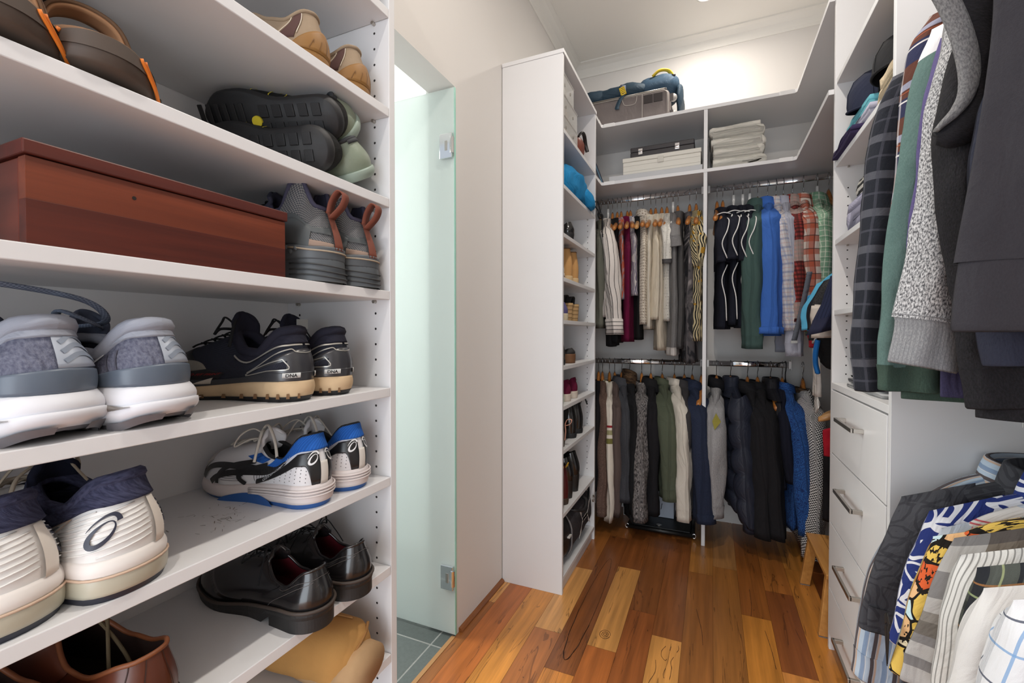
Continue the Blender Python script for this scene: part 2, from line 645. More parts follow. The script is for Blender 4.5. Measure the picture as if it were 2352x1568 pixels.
# bathroom slate tiles
def build_tiles():
    b = B().box((-3.0, 0.3, -0.02), (-0.9, 2.6, -0.001))
    m, nt, bs = new_mat('slate_tiles')
    tc = coords(nt, 'Object')
    br = N(nt, 'ShaderNodeTexBrick', offset=0.0)
    br.inputs['Scale'].default_value = 1.0
    br.inputs['Brick Width'].default_value = 0.3
    br.inputs['Row Height'].default_value = 0.3
    br.inputs['Mortar Size'].default_value = 0.003
    br.inputs[1].default_value = lin((96, 102, 100))
    br.inputs[2].default_value = lin((84, 90, 88))
    br.inputs[3].default_value = lin((150, 150, 146))
    nt.links.new(mapping(nt, tc, loc=(0.06, 0.075, 0)), br.inputs[0])
    n = noise_tex(nt, tc, 70, 4, 0.7)
    c = mix(nt, 0.5, br.outputs[0], mth(nt, 'MULTIPLY_ADD', n.outputs[0], 1.0, 0.4), 'MULTIPLY')
    nt.links.new(c, bs.inputs['Base Color'])
    bs.inputs['Roughness'].default_value = 0.55
    bump(nt, bs, n.outputs[0], 0.4, 0.002)
    structure(b.build('floor_bathroom', m))


build_tiles()
structure(B().box((-0.912, 0.775, -0.01), (-0.896, 1.5, 0.0015)).build('trim_3', plain('threshold_brass', (176, 130, 84), 0.35)))

# left wall with the doorway, thickness 0.118
WT = 0.118
D0, D1, DH = 0.72, 1.508, 2.104
b = B()
b.box((XW_L - WT, Y_OPEN, 0), (XW_L, D0, CEIL))
b.box((XW_L - WT, D1, 0), (XW_L, YW_B + 0.1, CEIL))
b.box((XW_L - WT, D0, DH), (XW_L, D1, CEIL))
structure(b.build('wall_left', M_WALL))
structure(B().box((XW_L, YW_B, 0), (XW_R + 0.1, YW_B + 0.1, CEIL)).build('wall_back', M_WALL))
structure(B().box((XW_R, Y_OPEN, 0), (XW_R + 0.1, YW_B, CEIL)).build('wall_right', M_WALL))
structure(B().box((XW_L - WT, Y_OPEN, CEIL), (XW_R + 0.1, YW_B + 0.1, CEIL + 0.05)).build('ceiling', M_CEIL))


# cove cornice as two mitred runs
def cornice(name, p0, p1, inward):
    prof = [(0.0, -0.074), (0.006, -0.074), (0.010, -0.058), (0.026, -0.028), (0.052, -0.012), (0.070, -0.008), (0.076, -0.008), (0.076, 0.0), (0.0, 0.0)]
    d = (Vector(p1) - Vector(p0)).normalized()
    inw = Vector(inward)
    rows = [[Vector(p0) + inw * a + d * a * s0 + Vector((0, 0, z)) for a, z in prof] for s0 in (0,)]
    rows = []
    rows.append([Vector(p0) + inw * a + Vector((0, 0, z)) for a, z in prof])
    rows.append([Vector(p1) + inw * a - d * a + Vector((0, 0, z)) for a, z in prof])
    bb = B()
    bb.grid(rows, True)
    structure(bb.build(name, M_CEIL))


cornice('trim_1', (XW_L, Y_OPEN, CEIL), (XW_L, YW_B, CEIL), (1, 0, 0))
cornice('trim_2', (XW_R, YW_B, CEIL), (XW_L, YW_B, CEIL), (0, -1, 0))
# bathroom shell behind the glass
structure(B().box((-3.0, 2.6, 0), (-1.018, 2.7, 2.55)).build('wall_bathroom', plain('bathroom_paint', (222, 226, 222), 0.7)))
structure(B().box((-3.1, 0.2, 0), (-3.0, 2.7, 2.55)).build('wall_bathroom_side', plain('bathroom_paint2', (226, 230, 228), 0.7)))
structure(B().box((-1.62, 2.05, 0), (-1.40, 2.6, 2.55)).build('wall_bathroom_return', plain('bathroom_paint3', (236, 238, 238), 0.7)))
structure(B().box((-3.0, 0.2, 2.5), (-1.018, 2.6, 2.55)).build('ceiling_bathroom', M_CEIL))

# timber skirting of the short wall
b = B()
b.grid([[(XW_L, y, 0), (XW_L + 0.016, y, 0), (XW_L + 0.016, y, 0.006), (XW_L + 0.010, y, 0.014), (XW_L, y, 0.016)] for y in (1.53, 1.926)], True, cap0=True, cap1=True)
structure(b.build('baseboard_left', wood('skirting_wood', (112, 62, 28), (176, 112, 58), 1.0, 0.35, 'Y')))


# frosted glass door, opened square to the wall
def build_door():
    gm, nt, bs = new_mat('frosted_glass')
    nt.nodes.remove(bs)
    out = nt.nodes['Material Output']
    rf = N(nt, 'ShaderNodeBsdfRefraction')
    rf.inputs['Color'].default_value = (0.93, 0.975, 0.955, 1)
    rf.inputs['Roughness'].default_value = 0.42
    rf.inputs['IOR'].default_value = 1.12
    tr = N(nt, 'ShaderNodeBsdfTranslucent')
    tr.inputs['Color'].default_value = (0.93, 0.975, 0.955, 1)
    df = N(nt, 'ShaderNodeBsdfDiffuse')
    df.inputs['Color'].default_value = (0.84, 0.90, 0.875, 1)
    gl = N(nt, 'ShaderNodeBsdfGlossy')
    gl.inputs['Roughness'].default_value = 0.35
    m1 = N(nt, 'ShaderNodeMixShader')
    m1.inputs[0].default_value = 0.45
    nt.links.new(rf.outputs[0], m1.inputs[1])
    nt.links.new(tr.outputs[0], m1.inputs[2])
    m2 = N(nt, 'ShaderNodeMixShader')
    m2.inputs[0].default_value = 0.38
    nt.links.new(m1.outputs[0], m2.inputs[1])
    nt.links.new(df.outputs[0], m2.inputs[2])
    m3 = N(nt, 'ShaderNodeMixShader')
    m3.inputs[0].default_value = 0.05
    nt.links.new(m2.outputs[0], m3.inputs[1])
    nt.links.new(gl.outputs[0], m3.inputs[2])
    nt.links.new(m3.outputs[0], out.inputs[0])
    x1 = -0.893
    door = B().box((x1 - 0.70, 1.492, 0.012), (x1, 1.502, 2.094)).build('door_1', gm, bevel=0.0015)
    structure(door)
    edge = plain('glass_edge', (150, 206, 188), 0.15, spec=0.8)
    B().box((x1 - 0.0005, 1.4915, 0.012), (x1 + 0.0012, 1.5025, 2.094)).build('glass_edge', edge, door)
    for z in (1.875, 0.232):
        h = B()
        h.box((x1 - 0.058, 1.480, z - 0.046), (x1 - 0.004, 1.4915, z + 0.046))
        h.box((x1 - 0.058, 1.5025, z - 0.046), (x1 - 0.004, 1.512, z + 0.046))
        ho = h.build('hinge', M_CHROME, door, bevel=0.0015)
        k = B().tube([(x1 - 0.006, 1.484, z - 0.03), (x1 - 0.006, 1.484, z + 0.03)], 0.008, 12)
        k.build('knuckle', M_CHROME, ho, smooth=False)
        B().box((x1 - 0.034, 1.4785, z - 0.018), (x1 - 0.024, 1.481, z + 0.018)).build('hinge_slot', M_STEEL, ho)
        B().box((x1 - 0.004, 1.480, z - 0.024), (XW_L + 0.006, 1.5, z + 0.024)).build('wall_plate', M_CHROME, ho, bevel=0.001)


build_door()

# ceiling downlights
for i, (lx, ly) in enumerate(DOWNLIGHTS):
    r = root('ceiling_downlight', ['round white ceiling downlight nearest the back wall, glowing at the top of the photo',
                                   'round white ceiling downlight above the middle of the wardrobe room',
                                   'round white ceiling downlight behind the photographer'][i], 'ceiling light', (lx, ly, CEIL), 0, 'ceiling downlights')
    B().lathe([(0.048, 0.0), (0.052, -0.006), (0.046, -0.008), (0.040, -0.004), (0.040, 0.0)], 32, cap=False).build('ring', M_WHITEPL, r, smooth=True)
    em, nt, bs = new_mat('lamp_glow') if 'lamp_glow' not in bpy.data.materials else (bpy.data.materials['lamp_glow'], None, None)
    if nt:
        bs.inputs['Emission Color'].default_value = (1, 0.95, 0.88, 1)
        bs.inputs['Emission Strength'].default_value = 12
    B().lathe([(0.0, -0.002), (0.040, -0.002)], 32, cap=False).build('diffuser', em, r)
# ------------------------------------------------------------------ cabinets
T = 0.018


def panel(name, lo, hi, parent, mat=None):
    return B().box(lo, hi).build(name, mat or M_LAM, parent, bevel=0.0012, seg=2)


def holes(parent, pts, axis, r=0.0026):
    """drilled shelf-pin holes as one surface pattern"""
    b = B()
    for p in pts:
        p = Vector(p)
        n = 8
        ring = []
        for i in range(n):
            a = 2 * math.pi * i / n
            off = {'x': (0, math.cos(a) * r, math.sin(a) * r), 'y': (math.cos(a) * r, 0, math.sin(a) * r)}[axis]
            ring.append(p + Vector(off))
        b.add(ring, [tuple(range(n))])
    o = b.build('pin_holes', M_HOLE, parent)
    o['kind'] = 'stuff'
    return o


def pins(parent, pts, axis):
    for p in pts:
        p = Vector(p)
        d = {'y': Vector((0, -0.008, 0)), 'Y': Vector((0, 0.008, 0))}[axis]
        B().tube([p, p + d], 0.0035, 10).build('shelf_pin', M_STEEL, parent, smooth=False)


# --- open shoe shelving on the left
SHX, SHXB = -0.604, -0.898
LS = [0.31, 0.503, 0.686, 0.871, 1.055, 1.253, 1.441, 1.624, 1.823]   # shelf tops
SY0, SY1 = -0.32, 0.754
shelving = root('shoe_shelving', 'tall white laminate shoe shelving with open shelves in the left foreground', 'shelving', ((SHX + SHXB) / 2, 0.22, 0))
off = -shelving.location


def loc_box(name, lo, hi, r, mat=None):
    o = r.location
    return panel(name, tuple(Vector(lo) - o), tuple(Vector(hi) - o), r, mat)


loc_box('side_panel', (SHXB, SY1, 0), (SHX, SY1 + T, 2.41), shelving)
loc_box('side_panel', (SHXB, SY0 - T, 0), (SHX, SY0, 2.41), shelving)
loc_box('top_panel', (SHXB, SY0, 2.392), (SHX, SY1, 2.41), shelving)
loc_box('kickboard', (SHXB, SY0, 0), (SHX - 0.02, SY1, 0.06), shelving)
loc_box('shelf', (SHXB, SY0, 0.06), (SHX, SY1, 0.078), shelving)
for z in LS:
    loc_box('shelf', (SHXB + 0.003, SY0 + 0.001, z - T), (SHX, SY1 - 0.001, z), shelving)
back = loc_box('back_panel', (SHXB, SY0, 0.06), (SHXB + 0.003, SY1, 2.40), shelving)
o_ = shelving.location
hp = []
z = 0.12
while z < 2.35:
    hp += [Vector((SHX - 0.037, SY1 - 0.0004, z)) - o_, Vector((SHXB + 0.04, SY1 - 0.0004, z)) - o_]
    z += 0.032
holes(shelving, hp, 'y')
pins(shelving, [Vector((SHX - 0.037, SY1, z - T - 0.003)) - o_ for z in LS] + [Vector((SHXB + 0.04, SY1, z - T - 0.003)) - o_ for z in LS], 'y')
# dust and scuffs left on the shelf under the court shoes
d = B()
rg = random.Random(4)
for i in range(46):
    x, y = rg.gauss(-0.72, 0.03), rg.gauss(0.47, 0.03)
    a = rg.uniform(0, 3.14)
    l, w = rg.uniform(0.001, 0.006), rg.uniform(0.0002, 0.0007)
    c, s = math.cos(a), math.sin(a)
    d.add([(x + c * l - s * w, y + s * l + c * w, 0), (x + c * l + s * w, y + s * l - c * w, 0), (x - c * l + s * w, y - s * l - c * w, 0), (x - c * l - s * w, y - s * l + c * w, 0)],
          [(0, 3, 2, 1)])
dd = d.build('dirt_specks', plain('dirt', (140, 134, 128), 0.9))
dd.location = (0, 0, 0.8714)
dd['kind'] = 'stuff'
tag(dd, 'dark grit specks on the white shelf beside the white and blue court shoe', 'dirt')

# --- tower for shoes and boxes against the left wall
TX, TXB = -0.604, -0.897
TY0, TY1 = 1.930, 2.552
tower = root('shelf_tower', 'tall narrow white shelf tower with a closed side beside the frosted door', 'shelving', ((TX + TXB) / 2, 2.24, 0))
o_ = tower.location
loc_box('side_panel', (TXB, TY0, 0), (TX, TY0 + T, 2.396), tower)
loc_box('side_panel', (TXB, TY1 - T, 0), (TX, TY1, 2.396), tower)
loc_box('top_panel', (TXB, TY0 - 0.003, 2.396), (TX + 0.004, TY1, 2.414), tower)
TS = [2.075, 1.83, 1.615, 1.418, 1.228, 1.022, 0.842, 0.645, 0.357, 0.075]
for z in TS:
    loc_box('shelf', (TXB + 0.003, TY0 + T, z - T), (TX, TY1 - T, z), tower)
loc_box('kickboard', (TXB, TY0 + T, 0), (TX - 0.012, TY1 - T, 0.057), tower)
loc_box('back_panel', (TXB, TY0 + T, 0.057), (TXB + 0.003, TY1 - T, 2.396), tower)
hp = []
z = 0.40
while z < 1.8:
    hp += [Vector((TX - 0.042, TY1 - T - 0.0004, z)) - o_]
    z += 0.032
holes(tower, hp, 'y')
pins(tower, [Vector((TX - 0.042, TY1 - T, z - T - 0.003)) - o_ for z in TS[1:9]], 'y')

# --- drawers under open shelves on the right
RX, RXB = 0.404, 0.94
RY0, RY1 = 1.395, 2.013
drawers = root('drawer_unit', 'white unit on the right with open shelves above a bank of drawers', 'cabinet', ((RX + RXB) / 2, 1.7, 0))
o_ = drawers.location
RTOP = 2.60
loc_box('side_panel', (RX, RY0, 0.0), (RXB, RY0 + T, RTOP), drawers)
loc_box('side_panel', (RX, RY1 - T, 0.0), (RXB, RY1, RTOP), drawers)
loc_box('back_panel', (RXB - 0.004, RY0 + T, 0.06), (RXB, RY1 - T, RTOP), drawers)
loc_box('kickboard', (RX + 0.03, RY0 + T, 0), (RX + 0.046, RY1 - T, 0.07), drawers)
for z in (2.088, 1.788, 1.506, 1.252):
    loc_box('shelf', (RX + 0.004, RY0 + T, z - T), (RXB - 0.004, RY1 - T, z), drawers)
loc_box('worktop', (RX, RY0 + T, 0.966), (RXB - 0.004, RY1 - T, 0.988), drawers)
DZ = [0.962, 0.733, 0.477, 0.235, 0.062]
DY0, DY1 = RY0 + T + 0.002, RY1 - T - 0.002
for z1, z0 in zip(DZ, DZ[1:]):
    dr = loc_box('drawer', (RX - 0.002, DY0, z0 + 0.003), (RX + 0.016, DY1, z1 - 0.001), drawers)
    hz = (z1 - 0.078) if z1 > 0.9 else z1 - 0.085
    ya, yb = 1.60, 1.80
    hb = B()
    q = [(RX - 0.002, yb), (RX - 0.032, yb), (RX - 0.032, ya), (RX - 0.002, ya)]
    hb.box((RX - 0.034, ya, hz - 0.006), (RX - 0.026, yb, hz + 0.006))
    hb.box((RX - 0.030, ya, hz - 0.006), (RX - 0.002, ya + 0.010, hz + 0.006))
    hb.box((RX - 0.030, yb - 0.010, hz - 0.006), (RX - 0.002, yb, hz + 0.006))
    hb.v = [tuple(Vector(p) - o_) for p in hb.v]
    hb.build('handle', M_STEEL, dr, bevel=0.0008)
hp = []
z = 1.02
while z < 1.72:
    if min(abs(z - s + 0.009) for s in (1.506, 1.252)) > 0.02:
        hp.append(Vector((RX + 0.042, RY1 - T - 0.0004, z)) - o_)
    z += 0.032
holes(drawers, hp, 'y')
pins(drawers, [Vector((RX + 0.042, RY1 - T, z - T - 0.003)) - o_ for z in (1.788, 1.506, 1.252)], 'y')

# --- back wardrobe: shelves that turn three corners, and a divider
YS = 2.698
div = panel('wardrobe_divider', (-0.047, YS, 0), (-0.028, 3.09, 2.382), None)
tag(div, 'narrow white upright panel dividing the back wardrobe into two bays', 'panel')


def u_shelf(name, z, label):
    """one continuous board: left return along the tower end, back run, right return"""
    b = B()
    t = T
    pts = [(-0.604, 2.555), (-0.605, YS - 0.010), (-0.597, YS - 0.002), (0.376, YS - 0.002), (0.385, YS - 0.012), (0.388, RY1 + 0.002), (0.94, RY1 + 0.002), (0.94, 3.095), (-0.895, 3.095), (-0.895, 2.555)]
    vs = [(x, y, z - t) for x, y in pts] + [(x, y, z) for x, y in pts]
    n = len(pts)
    tri = tessellate_polygon([[Vector((x, y, 0)) for x, y in pts]])
    fs = [tuple(c) for c in tri] + [tuple(i + n for i in reversed(c)) for c in tri]
    fs += [(i, (i + 1) % n, (i + 1) % n + n, i + n) for i in range(n)]
    b.add(vs, fs)
    o = b.build(name, M_LAM)
    bm = bmesh.new()
    bm.from_mesh(o.data)
    bmesh.ops.recalc_face_normals(bm, faces=bm.faces)
    bm.to_mesh(o.data)
    bm.free()
    tag(o, label, 'shelf')
    # clip-on corner edging pieces
    for (x, y, a) in ((-0.6045, YS - 0.045, math.pi / 2 + math.pi), (-0.560, YS - 0.003, 0), (0.34, YS - 0.003, 0), (0.387, 2.64, -math.pi / 2)):
        M = Matrix.Translation((x, y, z - t / 2)) @ Matrix.Rotation(a, 4, 'Z')
        B().box((-0.03, -0.0025, -0.0105), (0.03, 0.0015, 0.0105), M=M).build('edge_clip', M_EDGE, o, bevel=0.0006)
    return o


SH_HI, SH_LO = 2.400, 2.062
u_shelf('wardrobe_shelf', SH_HI, 'white top shelf running round the back wardrobe, under the suitcase and backpack')
u_shelf('wardrobe_shelf', SH_LO, 'white lower shelf round the back wardrobe, under the towels and white box')

# --- chrome hanging rails
M_SOCKET = plain('rail_socket', (214, 212, 210), 0.3)


def rail(label, p0, p1, group='chrome hanging rails'):
    p0, p1 = Vector(p0), Vector(p1)
    r = root('hanging_rail', label, 'rail', (p0 + p1) / 2, 0, group)
    c = r.location
    d = (p1 - p0).normalized()
    s = Vector((-d.y, d.x, 0))
    rows = []
    for p in (p0, p1):
        ring = []
        for i in range(20):
            a = 2 * math.pi * i / 20
            ring.append(p - c + s * (0.0075 * math.copysign(abs(math.cos(a)) ** 0.7, math.cos(a))) + Vector((0, 0, 0.0155 * math.copysign(abs(math.sin(a)) ** 0.8, math.sin(a)))))
        rows.append(ring)
    B().grid(rows, True, cap0=True, cap1=True).build('rod', M_CHROME, r, smooth=True)
    for p, sg in ((p0, 1), (p1, -1)):
        q = p - c
        bx = B()
        M = Matrix.Translation(q) @ Matrix(((d.x * sg, s.x, 0, 0), (d.y * sg, s.y, 0, 0), (0, 0, 1, 0), (0, 0, 0, 1)))
        bx.box((0.001, -0.013, -0.021), (0.013, 0.013, 0.021), M=M)
        bx.box((0.0005, -0.016, -0.030), (0.003, 0.016, 0.030), M=M)
        bx.build('rail_socket', M_SOCKET, r, bevel=0.001)
    return r


RAILY = 2.90
RZU, RZL = 2.003, 0.995
rail('upper chrome hanging rail in the left bay of the back wardrobe', (-0.893, RAILY, RZU), (-0.0475, RAILY, RZU))
rail('upper chrome hanging rail in the right bay of the back wardrobe', (-0.0275, RAILY, RZU), (0.94, RAILY, RZU))
rail('lower chrome hanging rail in the left bay of the back wardrobe', (-0.893, RAILY, RZL), (-0.0475, RAILY, RZL))
rail('lower chrome hanging rail in the right bay of the back wardrobe', (-0.0275, RAILY, RZL), (0.40, RAILY, RZL))
RAILX = 0.655
rail('chrome rail of the right-hand return, carrying the sports tops', (RAILX, RY1 + 0.001, 1.80), (RAILX, 2.86, 1.80))
rail('lower chrome rail of the right-hand return, carrying the scarf', (RAILX, RY1 + 0.001, 1.02), (RAILX, 2.86, 1.02))
rail('upper rail in the right foreground carrying the sweatshirts', (RAILX, -0.2, 1.985), (RAILX, RY0 - 0.001, 1.985))
rail('lower rail in the right foreground carrying the short-sleeved shirts', (RAILX, -0.2, 0.985), (RAILX, RY0 - 0.001, 0.985))
# end panel carrying the near ends of the two foreground rails
endp = panel('end_panel', (RX, -0.22, 0), (RXB, -0.202, 2.41), None)
tag(endp, 'white end panel of the right-hand hanging bay, behind the photographer', 'panel')
# ------------------------------------------------------------------ hangers and garments
def make_hanger(label, loc, rz, kind='wood', group='wooden hangers', tilt=0.0, span=0.215, bar=False, far=1.0, roll=0.0):
    """origin = the point where the hook sits on the rail; local X runs shoulder to shoulder"""
    names = {'wood': 'wooden_hanger', 'pale': 'wooden_hanger', 'white': 'plastic_hanger', 'black': 'plastic_hanger'}
    r = root(names[kind], label, 'hanger', loc, 0, group, rot=(tilt, roll, rz))
    arm = {'wood': M_HANG, 'pale': M_HANGL, 'white': M_WHITEPL, 'black': M_BLACKPL}[kind]
    wire = M_BLACKPL if kind == 'black' else M_HOOK
    hook = []
    R = 0.021
    for i in range(15):
        a = math.radians(200 - i * 15.5)
        hook.append((R * math.cos(a) * 1.0, 0, -R + 0.0035 + R * math.sin(a)))
    hook += [(R * 0.75, 0, -0.045), (0.002, 0, -0.058), (0, 0, -0.072), (0, 0, -0.098)]
    B().tube(hook, 0.0019 if kind != 'black' else 0.003, 8).build('hook', wire, r, smooth=True)
    b = B()
    th = {'wood': 0.0105, 'pale': 0.0105, 'white': 0.0055, 'black': 0.0055}[kind]
    rows = []
    n = 26
    for i in range(n + 1):
        s = -1 + 2 * i / n
        a = abs(s)
        x = s * span
        hump = math.exp(-(a / 0.15) ** 2)
        zc = -0.150 - 0.086 * a ** 1.1 + 0.034 * hump
        hh = lerp(0.017, 0.016, a) * (1 if a < 0.9 else 1 - 3.5 * (a - .9)) + 0.016 * hump
        if s < 0:
            x *= far
        y = -0.018 * a ** 2 * 0.6
        tt = th * (1 + (0.45 if kind in ('wood', 'pale') else .3) * a ** 1.5)
        tt *= 1 if a < .9 else 1 - 3 * (a - .9)
        rows.append([(x, y + tt * math.cos(q), zc + hh * math.sin(q)) for q in (2 * math.pi * k / 10 for k in range(10))])
    b.grid(rows, True, cap0=True, cap1=True)
    b.build('shoulder_bar', arm, r, smooth=True)
    if kind == 'white':
        B().tube([(0, 0, -0.062), (0, 0, -0.122)], 0.0080, 10).build('neck_sleeve', arm, r, smooth=True)
    if bar:
        B().tube([(-span * 0.93, -0.01, -0.188), (span * 0.93, -0.01, -0.188)], 0.005, 8).build('trouser_bar', arm, r, smooth=True)
    return r


def wob(p, seed, amp, s=9.0):
    return Vector((amp * 0.6 * nz((p[0], p[1], p[2] * 0.45), s, seed), amp * nz((p[0], p[1], p[2] * 0.45), s, seed + 11), 0))


def crease(p, seed, stretch=.45):
    """signed depth of cloth creases at a point"""
    a = nz((p[0], p[1], p[2] * stretch), 17, seed)
    b = 1 - 2 * abs(nz((p[0] + .3 * p[2], p[1], p[2] * .8), 15, seed + 21))
    c = nz((p[0], p[1], p[2] * .6), 38, seed + 5)
    return .55 * a + .35 * b + .22 * c


def make_garment(name, label, cat, loc, rz, mat, group=None, tilt=0.0, hang=0.146, sw=0.205, neck=0.075, chest=0.235, hem=0.235, length=0.66,
                 th=0.035, fold=0.012, sleeve='long', slen=0.56, srx=(0.085, 0.062, 0.045), sry=0.032, sdx=0.0, sdy=0.0, sbend=0.0, cuff=None,
                 collar=None, band=None, smat=None, seed=1, sides=(1, -1), n=44, hem_mat=None, hem_len=0.06, drop=0.094, hdx=0.0,
                 neck_drop=0.0, sout=0.03, cuff_len=0.06, cuff_flare=1.0, sleeve_mat_b=None, collar_h=0.034, levels=26, hemwave=0.0, skew=0.0, edge=None, farx=None, wrinkle=0.007, roll=0.0, sub=0):
    """a garment on a hanger: body, sleeves, cuffs, collar and hem band are its parts"""
    r = root(name, label, cat, loc, 0, group, rot=(tilt, roll, rz))
    rng = random.Random(seed)
    ph = [rng.uniform(0, 6.28) for _ in range(6)]
    kf = rng.uniform(2.2, 3.4)
    zt = -hang + 0.006
    z_sh = zt - drop
    zb = zt - length

    def body_ring(z, grow=0.0, inset=1.0):
        if z > z_sh:
            k = (zt - z) / drop
            lo, hi = 0.0, 1.0
            for _ in range(14):
                m_ = (lo + hi) / 2
                lo, hi = (m_, hi) if .62 * m_ + .38 * m_ ** 4 < k else (lo, m_)
            w = lerp(neck, sw, lo)
            t = lerp(0.034, th * 0.9, k)
        else:
            k = (z_sh - z) / max(1e-6, (z_sh - zb))
            w = lerp(lerp(sw, chest, smooth(0, 0.22, k)), hem, smooth(0.25, 1, k))
            t = th * lerp(0.9, 1.12, k)
        w += grow
        t += grow
        dn = clamp((z_sh + 0.03 - z) / 0.45)
        ring = []
        for i in range(n):
            a = 2 * math.pi * i / n
            c, s = math.cos(a), math.sin(a)
            x = w * math.copysign(abs(c) ** 0.85, c) * inset
            y = t * math.copysign(abs(s) ** 1.1, s) * inset
            f = fold * (0.25 + 0.75 * dn) * (math.sin(kf * math.pi * x / chest + ph[0] + 1.2 * z) + 0.5 * math.sin(2.3 * kf * math.pi * x / chest + ph[1] - 2 * z))
            f2 = fold * 0.5 * dn * math.sin(7 * a + ph[2] + 2.5 * z)
            hz = 0.0
            if neck_drop and z > z_sh - 0.02 and s > -0.2:
                hz = -neck_drop * clamp((z - z_sh) / drop) * math.exp(-(x / 0.07) ** 2)
            if hemwave and k < 1.001 and z < zb + 0.2:
                hz += hemwave * (c * c - 0.5) * (1 - (z - zb) / 0.2)
            p = Vector((x, y + f + f2 * s + hdx * dn, z + hz + skew * dn * c * 0.05))
            p += wob(p, seed, 0.006 * dn + 0.0015)
            p.y += crease(p, seed + 80, .25) * wrinkle * .8 * (1 if s >= 0 else -1) * (.3 + .7 * dn)
            ring.append(p)
        return ring
    zs = [zt - drop * (.62 * i / 14 + .38 * (i / 14) ** 4) for i in range(14)] + [z_sh - (z_sh - zb) * (i / levels) for i in range(levels + 1)]
    rows = [body_ring(z) for z in zs]
    if hem_mat:
        cut = max(i for i, z in enumerate(zs) if z > zb + hem_len)
        hb = B()
        hrows = [[Vector((p.x * 0.985, p.y * 0.98, p.z)) for p in body_ring(lerp(zb + hem_len, zb, i / 6))] for i in range(7)]
        hrows += [[Vector((p.x * 0.95, p.y * 0.7, p.z + 0.02)) for p in hrows[-1]]]
        hb.grid(hrows, True)
        bb = B()
        bb.grid(rows[:cut + 1] + [body_ring(zb + hem_len - 0.002)], True)
        bo = bb.build('body', mat, r, smooth=True, sub=sub)
        hb.build('hem_band', hem_mat, r, smooth=True, sub=sub)
    else:
        rows.append([Vector((p.x * 0.97, p.y * 0.8, p.z + 0.015)) for p in rows[-1]])
        bo = B().grid(rows, True).build('body', mat, r, smooth=True, sub=sub)
    # sleeves
    if sleeve:
        L = {'long': slen, 'short': 0.22 if slen == 0.56 else slen, 'cap': 0.12}[sleeve]
        for sg in sides:
            # outer silhouette of the sleeve, shoulder corner first
            if edge and sg > 0:
                out = list(edge)
            elif sleeve == 'long':
                out = [(sw + sout * .4 + .010, z_sh - .002), (sw + sout + srx[0] * .5, z_sh - .10), (sw + sout + sbend + srx[1] * .85, z_sh - L * .5), (sw + sout + sdy + srx[2], z_sh - L)]
            else:
                out = [(sw + sout * .4 + .010, z_sh - .002), (sw + sout + srx[1] * .55, z_sh - min(.09, L * .5)), (sw + sout + sdy + srx[2] * .8, z_sh - L)]
            m0 = len(out) - 1
            slope = drop * .72 / max(.05, sw - neck)
            ctrl = []
            for i, (ex, ez) in enumerate(out):
                q = i / m0
                rr = curve([(0, srx[0] * .95), (.45, srx[1]), (1, srx[2])], q)
                ctrl.append(Vector((ex - rr, sdx * q, ez + (slope * rr if i == 0 else 0))))
            path = spline(ctrl, 9)
            first = path[0]
            path = path[:1] + [lerp(path[0], path[1], x) for x in (.2, .45, .72)] + path[1:]
            m = len(path)
            rows = []
            nn = 28
            acc = [0.0]
            for i in range(1, m):
                acc.append(acc[-1] + (path[i] - path[i - 1]).length)
            tot = acc[-1]
            sp = [rng.uniform(0, 6.28) for _ in range(3)]
            for i, p in enumerate(path):
                tn = (path[min(i + 1, m - 1)] - path[max(i - 1, 0)]).normalized()
                bx = Vector((0, 1, 0)).cross(tn).normalized()
                if bx.x < 0:
                    bx = -bx
                k = acc[i] / tot
                bx = lerp(Vector((1, 0, -slope)).normalized(), bx, smooth(.0, .12 / tot, acc[i])).normalized()
                rx = curve([(0, srx[0] * .95), (.45, srx[1]), (1, srx[2])], k)
                rnd = math.sin(min(1, acc[i] / .045 + .03) * math.pi / 2)
                ry = sry * rnd * curve([(0, 1.0), (.3, 1.0), (1, 0.86)], k)
                rx *= .93 + .07 * rnd
                ring = []
                for j in range(nn):
                    a = 2 * math.pi * j / nn
                    cx, cy = rx * math.cos(a), ry * math.sin(a)
                    q = p + bx * cx + Vector((0, 1, 0)) * cy
                    fo = rnd * (0.16 * ry * math.sin(3 * a + sp[0] + 5 * q.z) + 0.006 * k * math.sin(2.0 * cx / srx[1] * 3 + sp[1]))
                    q += Vector((0, fo, 0)) + wob(q, seed + 40 + sg, (0.008 + 0.006 * k) * (.3 + .7 * rnd), 13)
                    q += (bx * math.cos(a) + Vector((0, math.sin(a), 0))) * crease(q, seed + 60 + sg) * wrinkle * (.25 + .75 * rnd)
                    ring.append(Vector((sg * q.x, q.y, q.z)))
                rows.append(ring)
            c0 = sum(rows[0], Vector()) / nn
            rows.insert(0, [Vector((p.x, c0.y + (p.y - c0.y) * .1, p.z + .001)) for p in rows[0]])
            if sleeve_mat_b:     # shoulder in one cloth, the rest of the sleeve in another
                bidx, mb = sleeve_mat_b
                B().grid(rows[:bidx + 1], True).build('yoke', mb, r, smooth=True)
                rows = rows[bidx:]
            if cuff is None:
                last = rows[-1]
                c0 = sum(last, Vector()) / nn
                rows.append([c0 + (p - c0) * 0.84 + Vector((0, 0, 0.012)) for p in last])
                rows.append([c0 + (p - c0) * 0.8 + Vector((0, 0, 0.06)) for p in last])
            B().grid(rows, True, flip=(sg > 0)).build('sleeve', smat or mat, r, smooth=True, sub=sub)
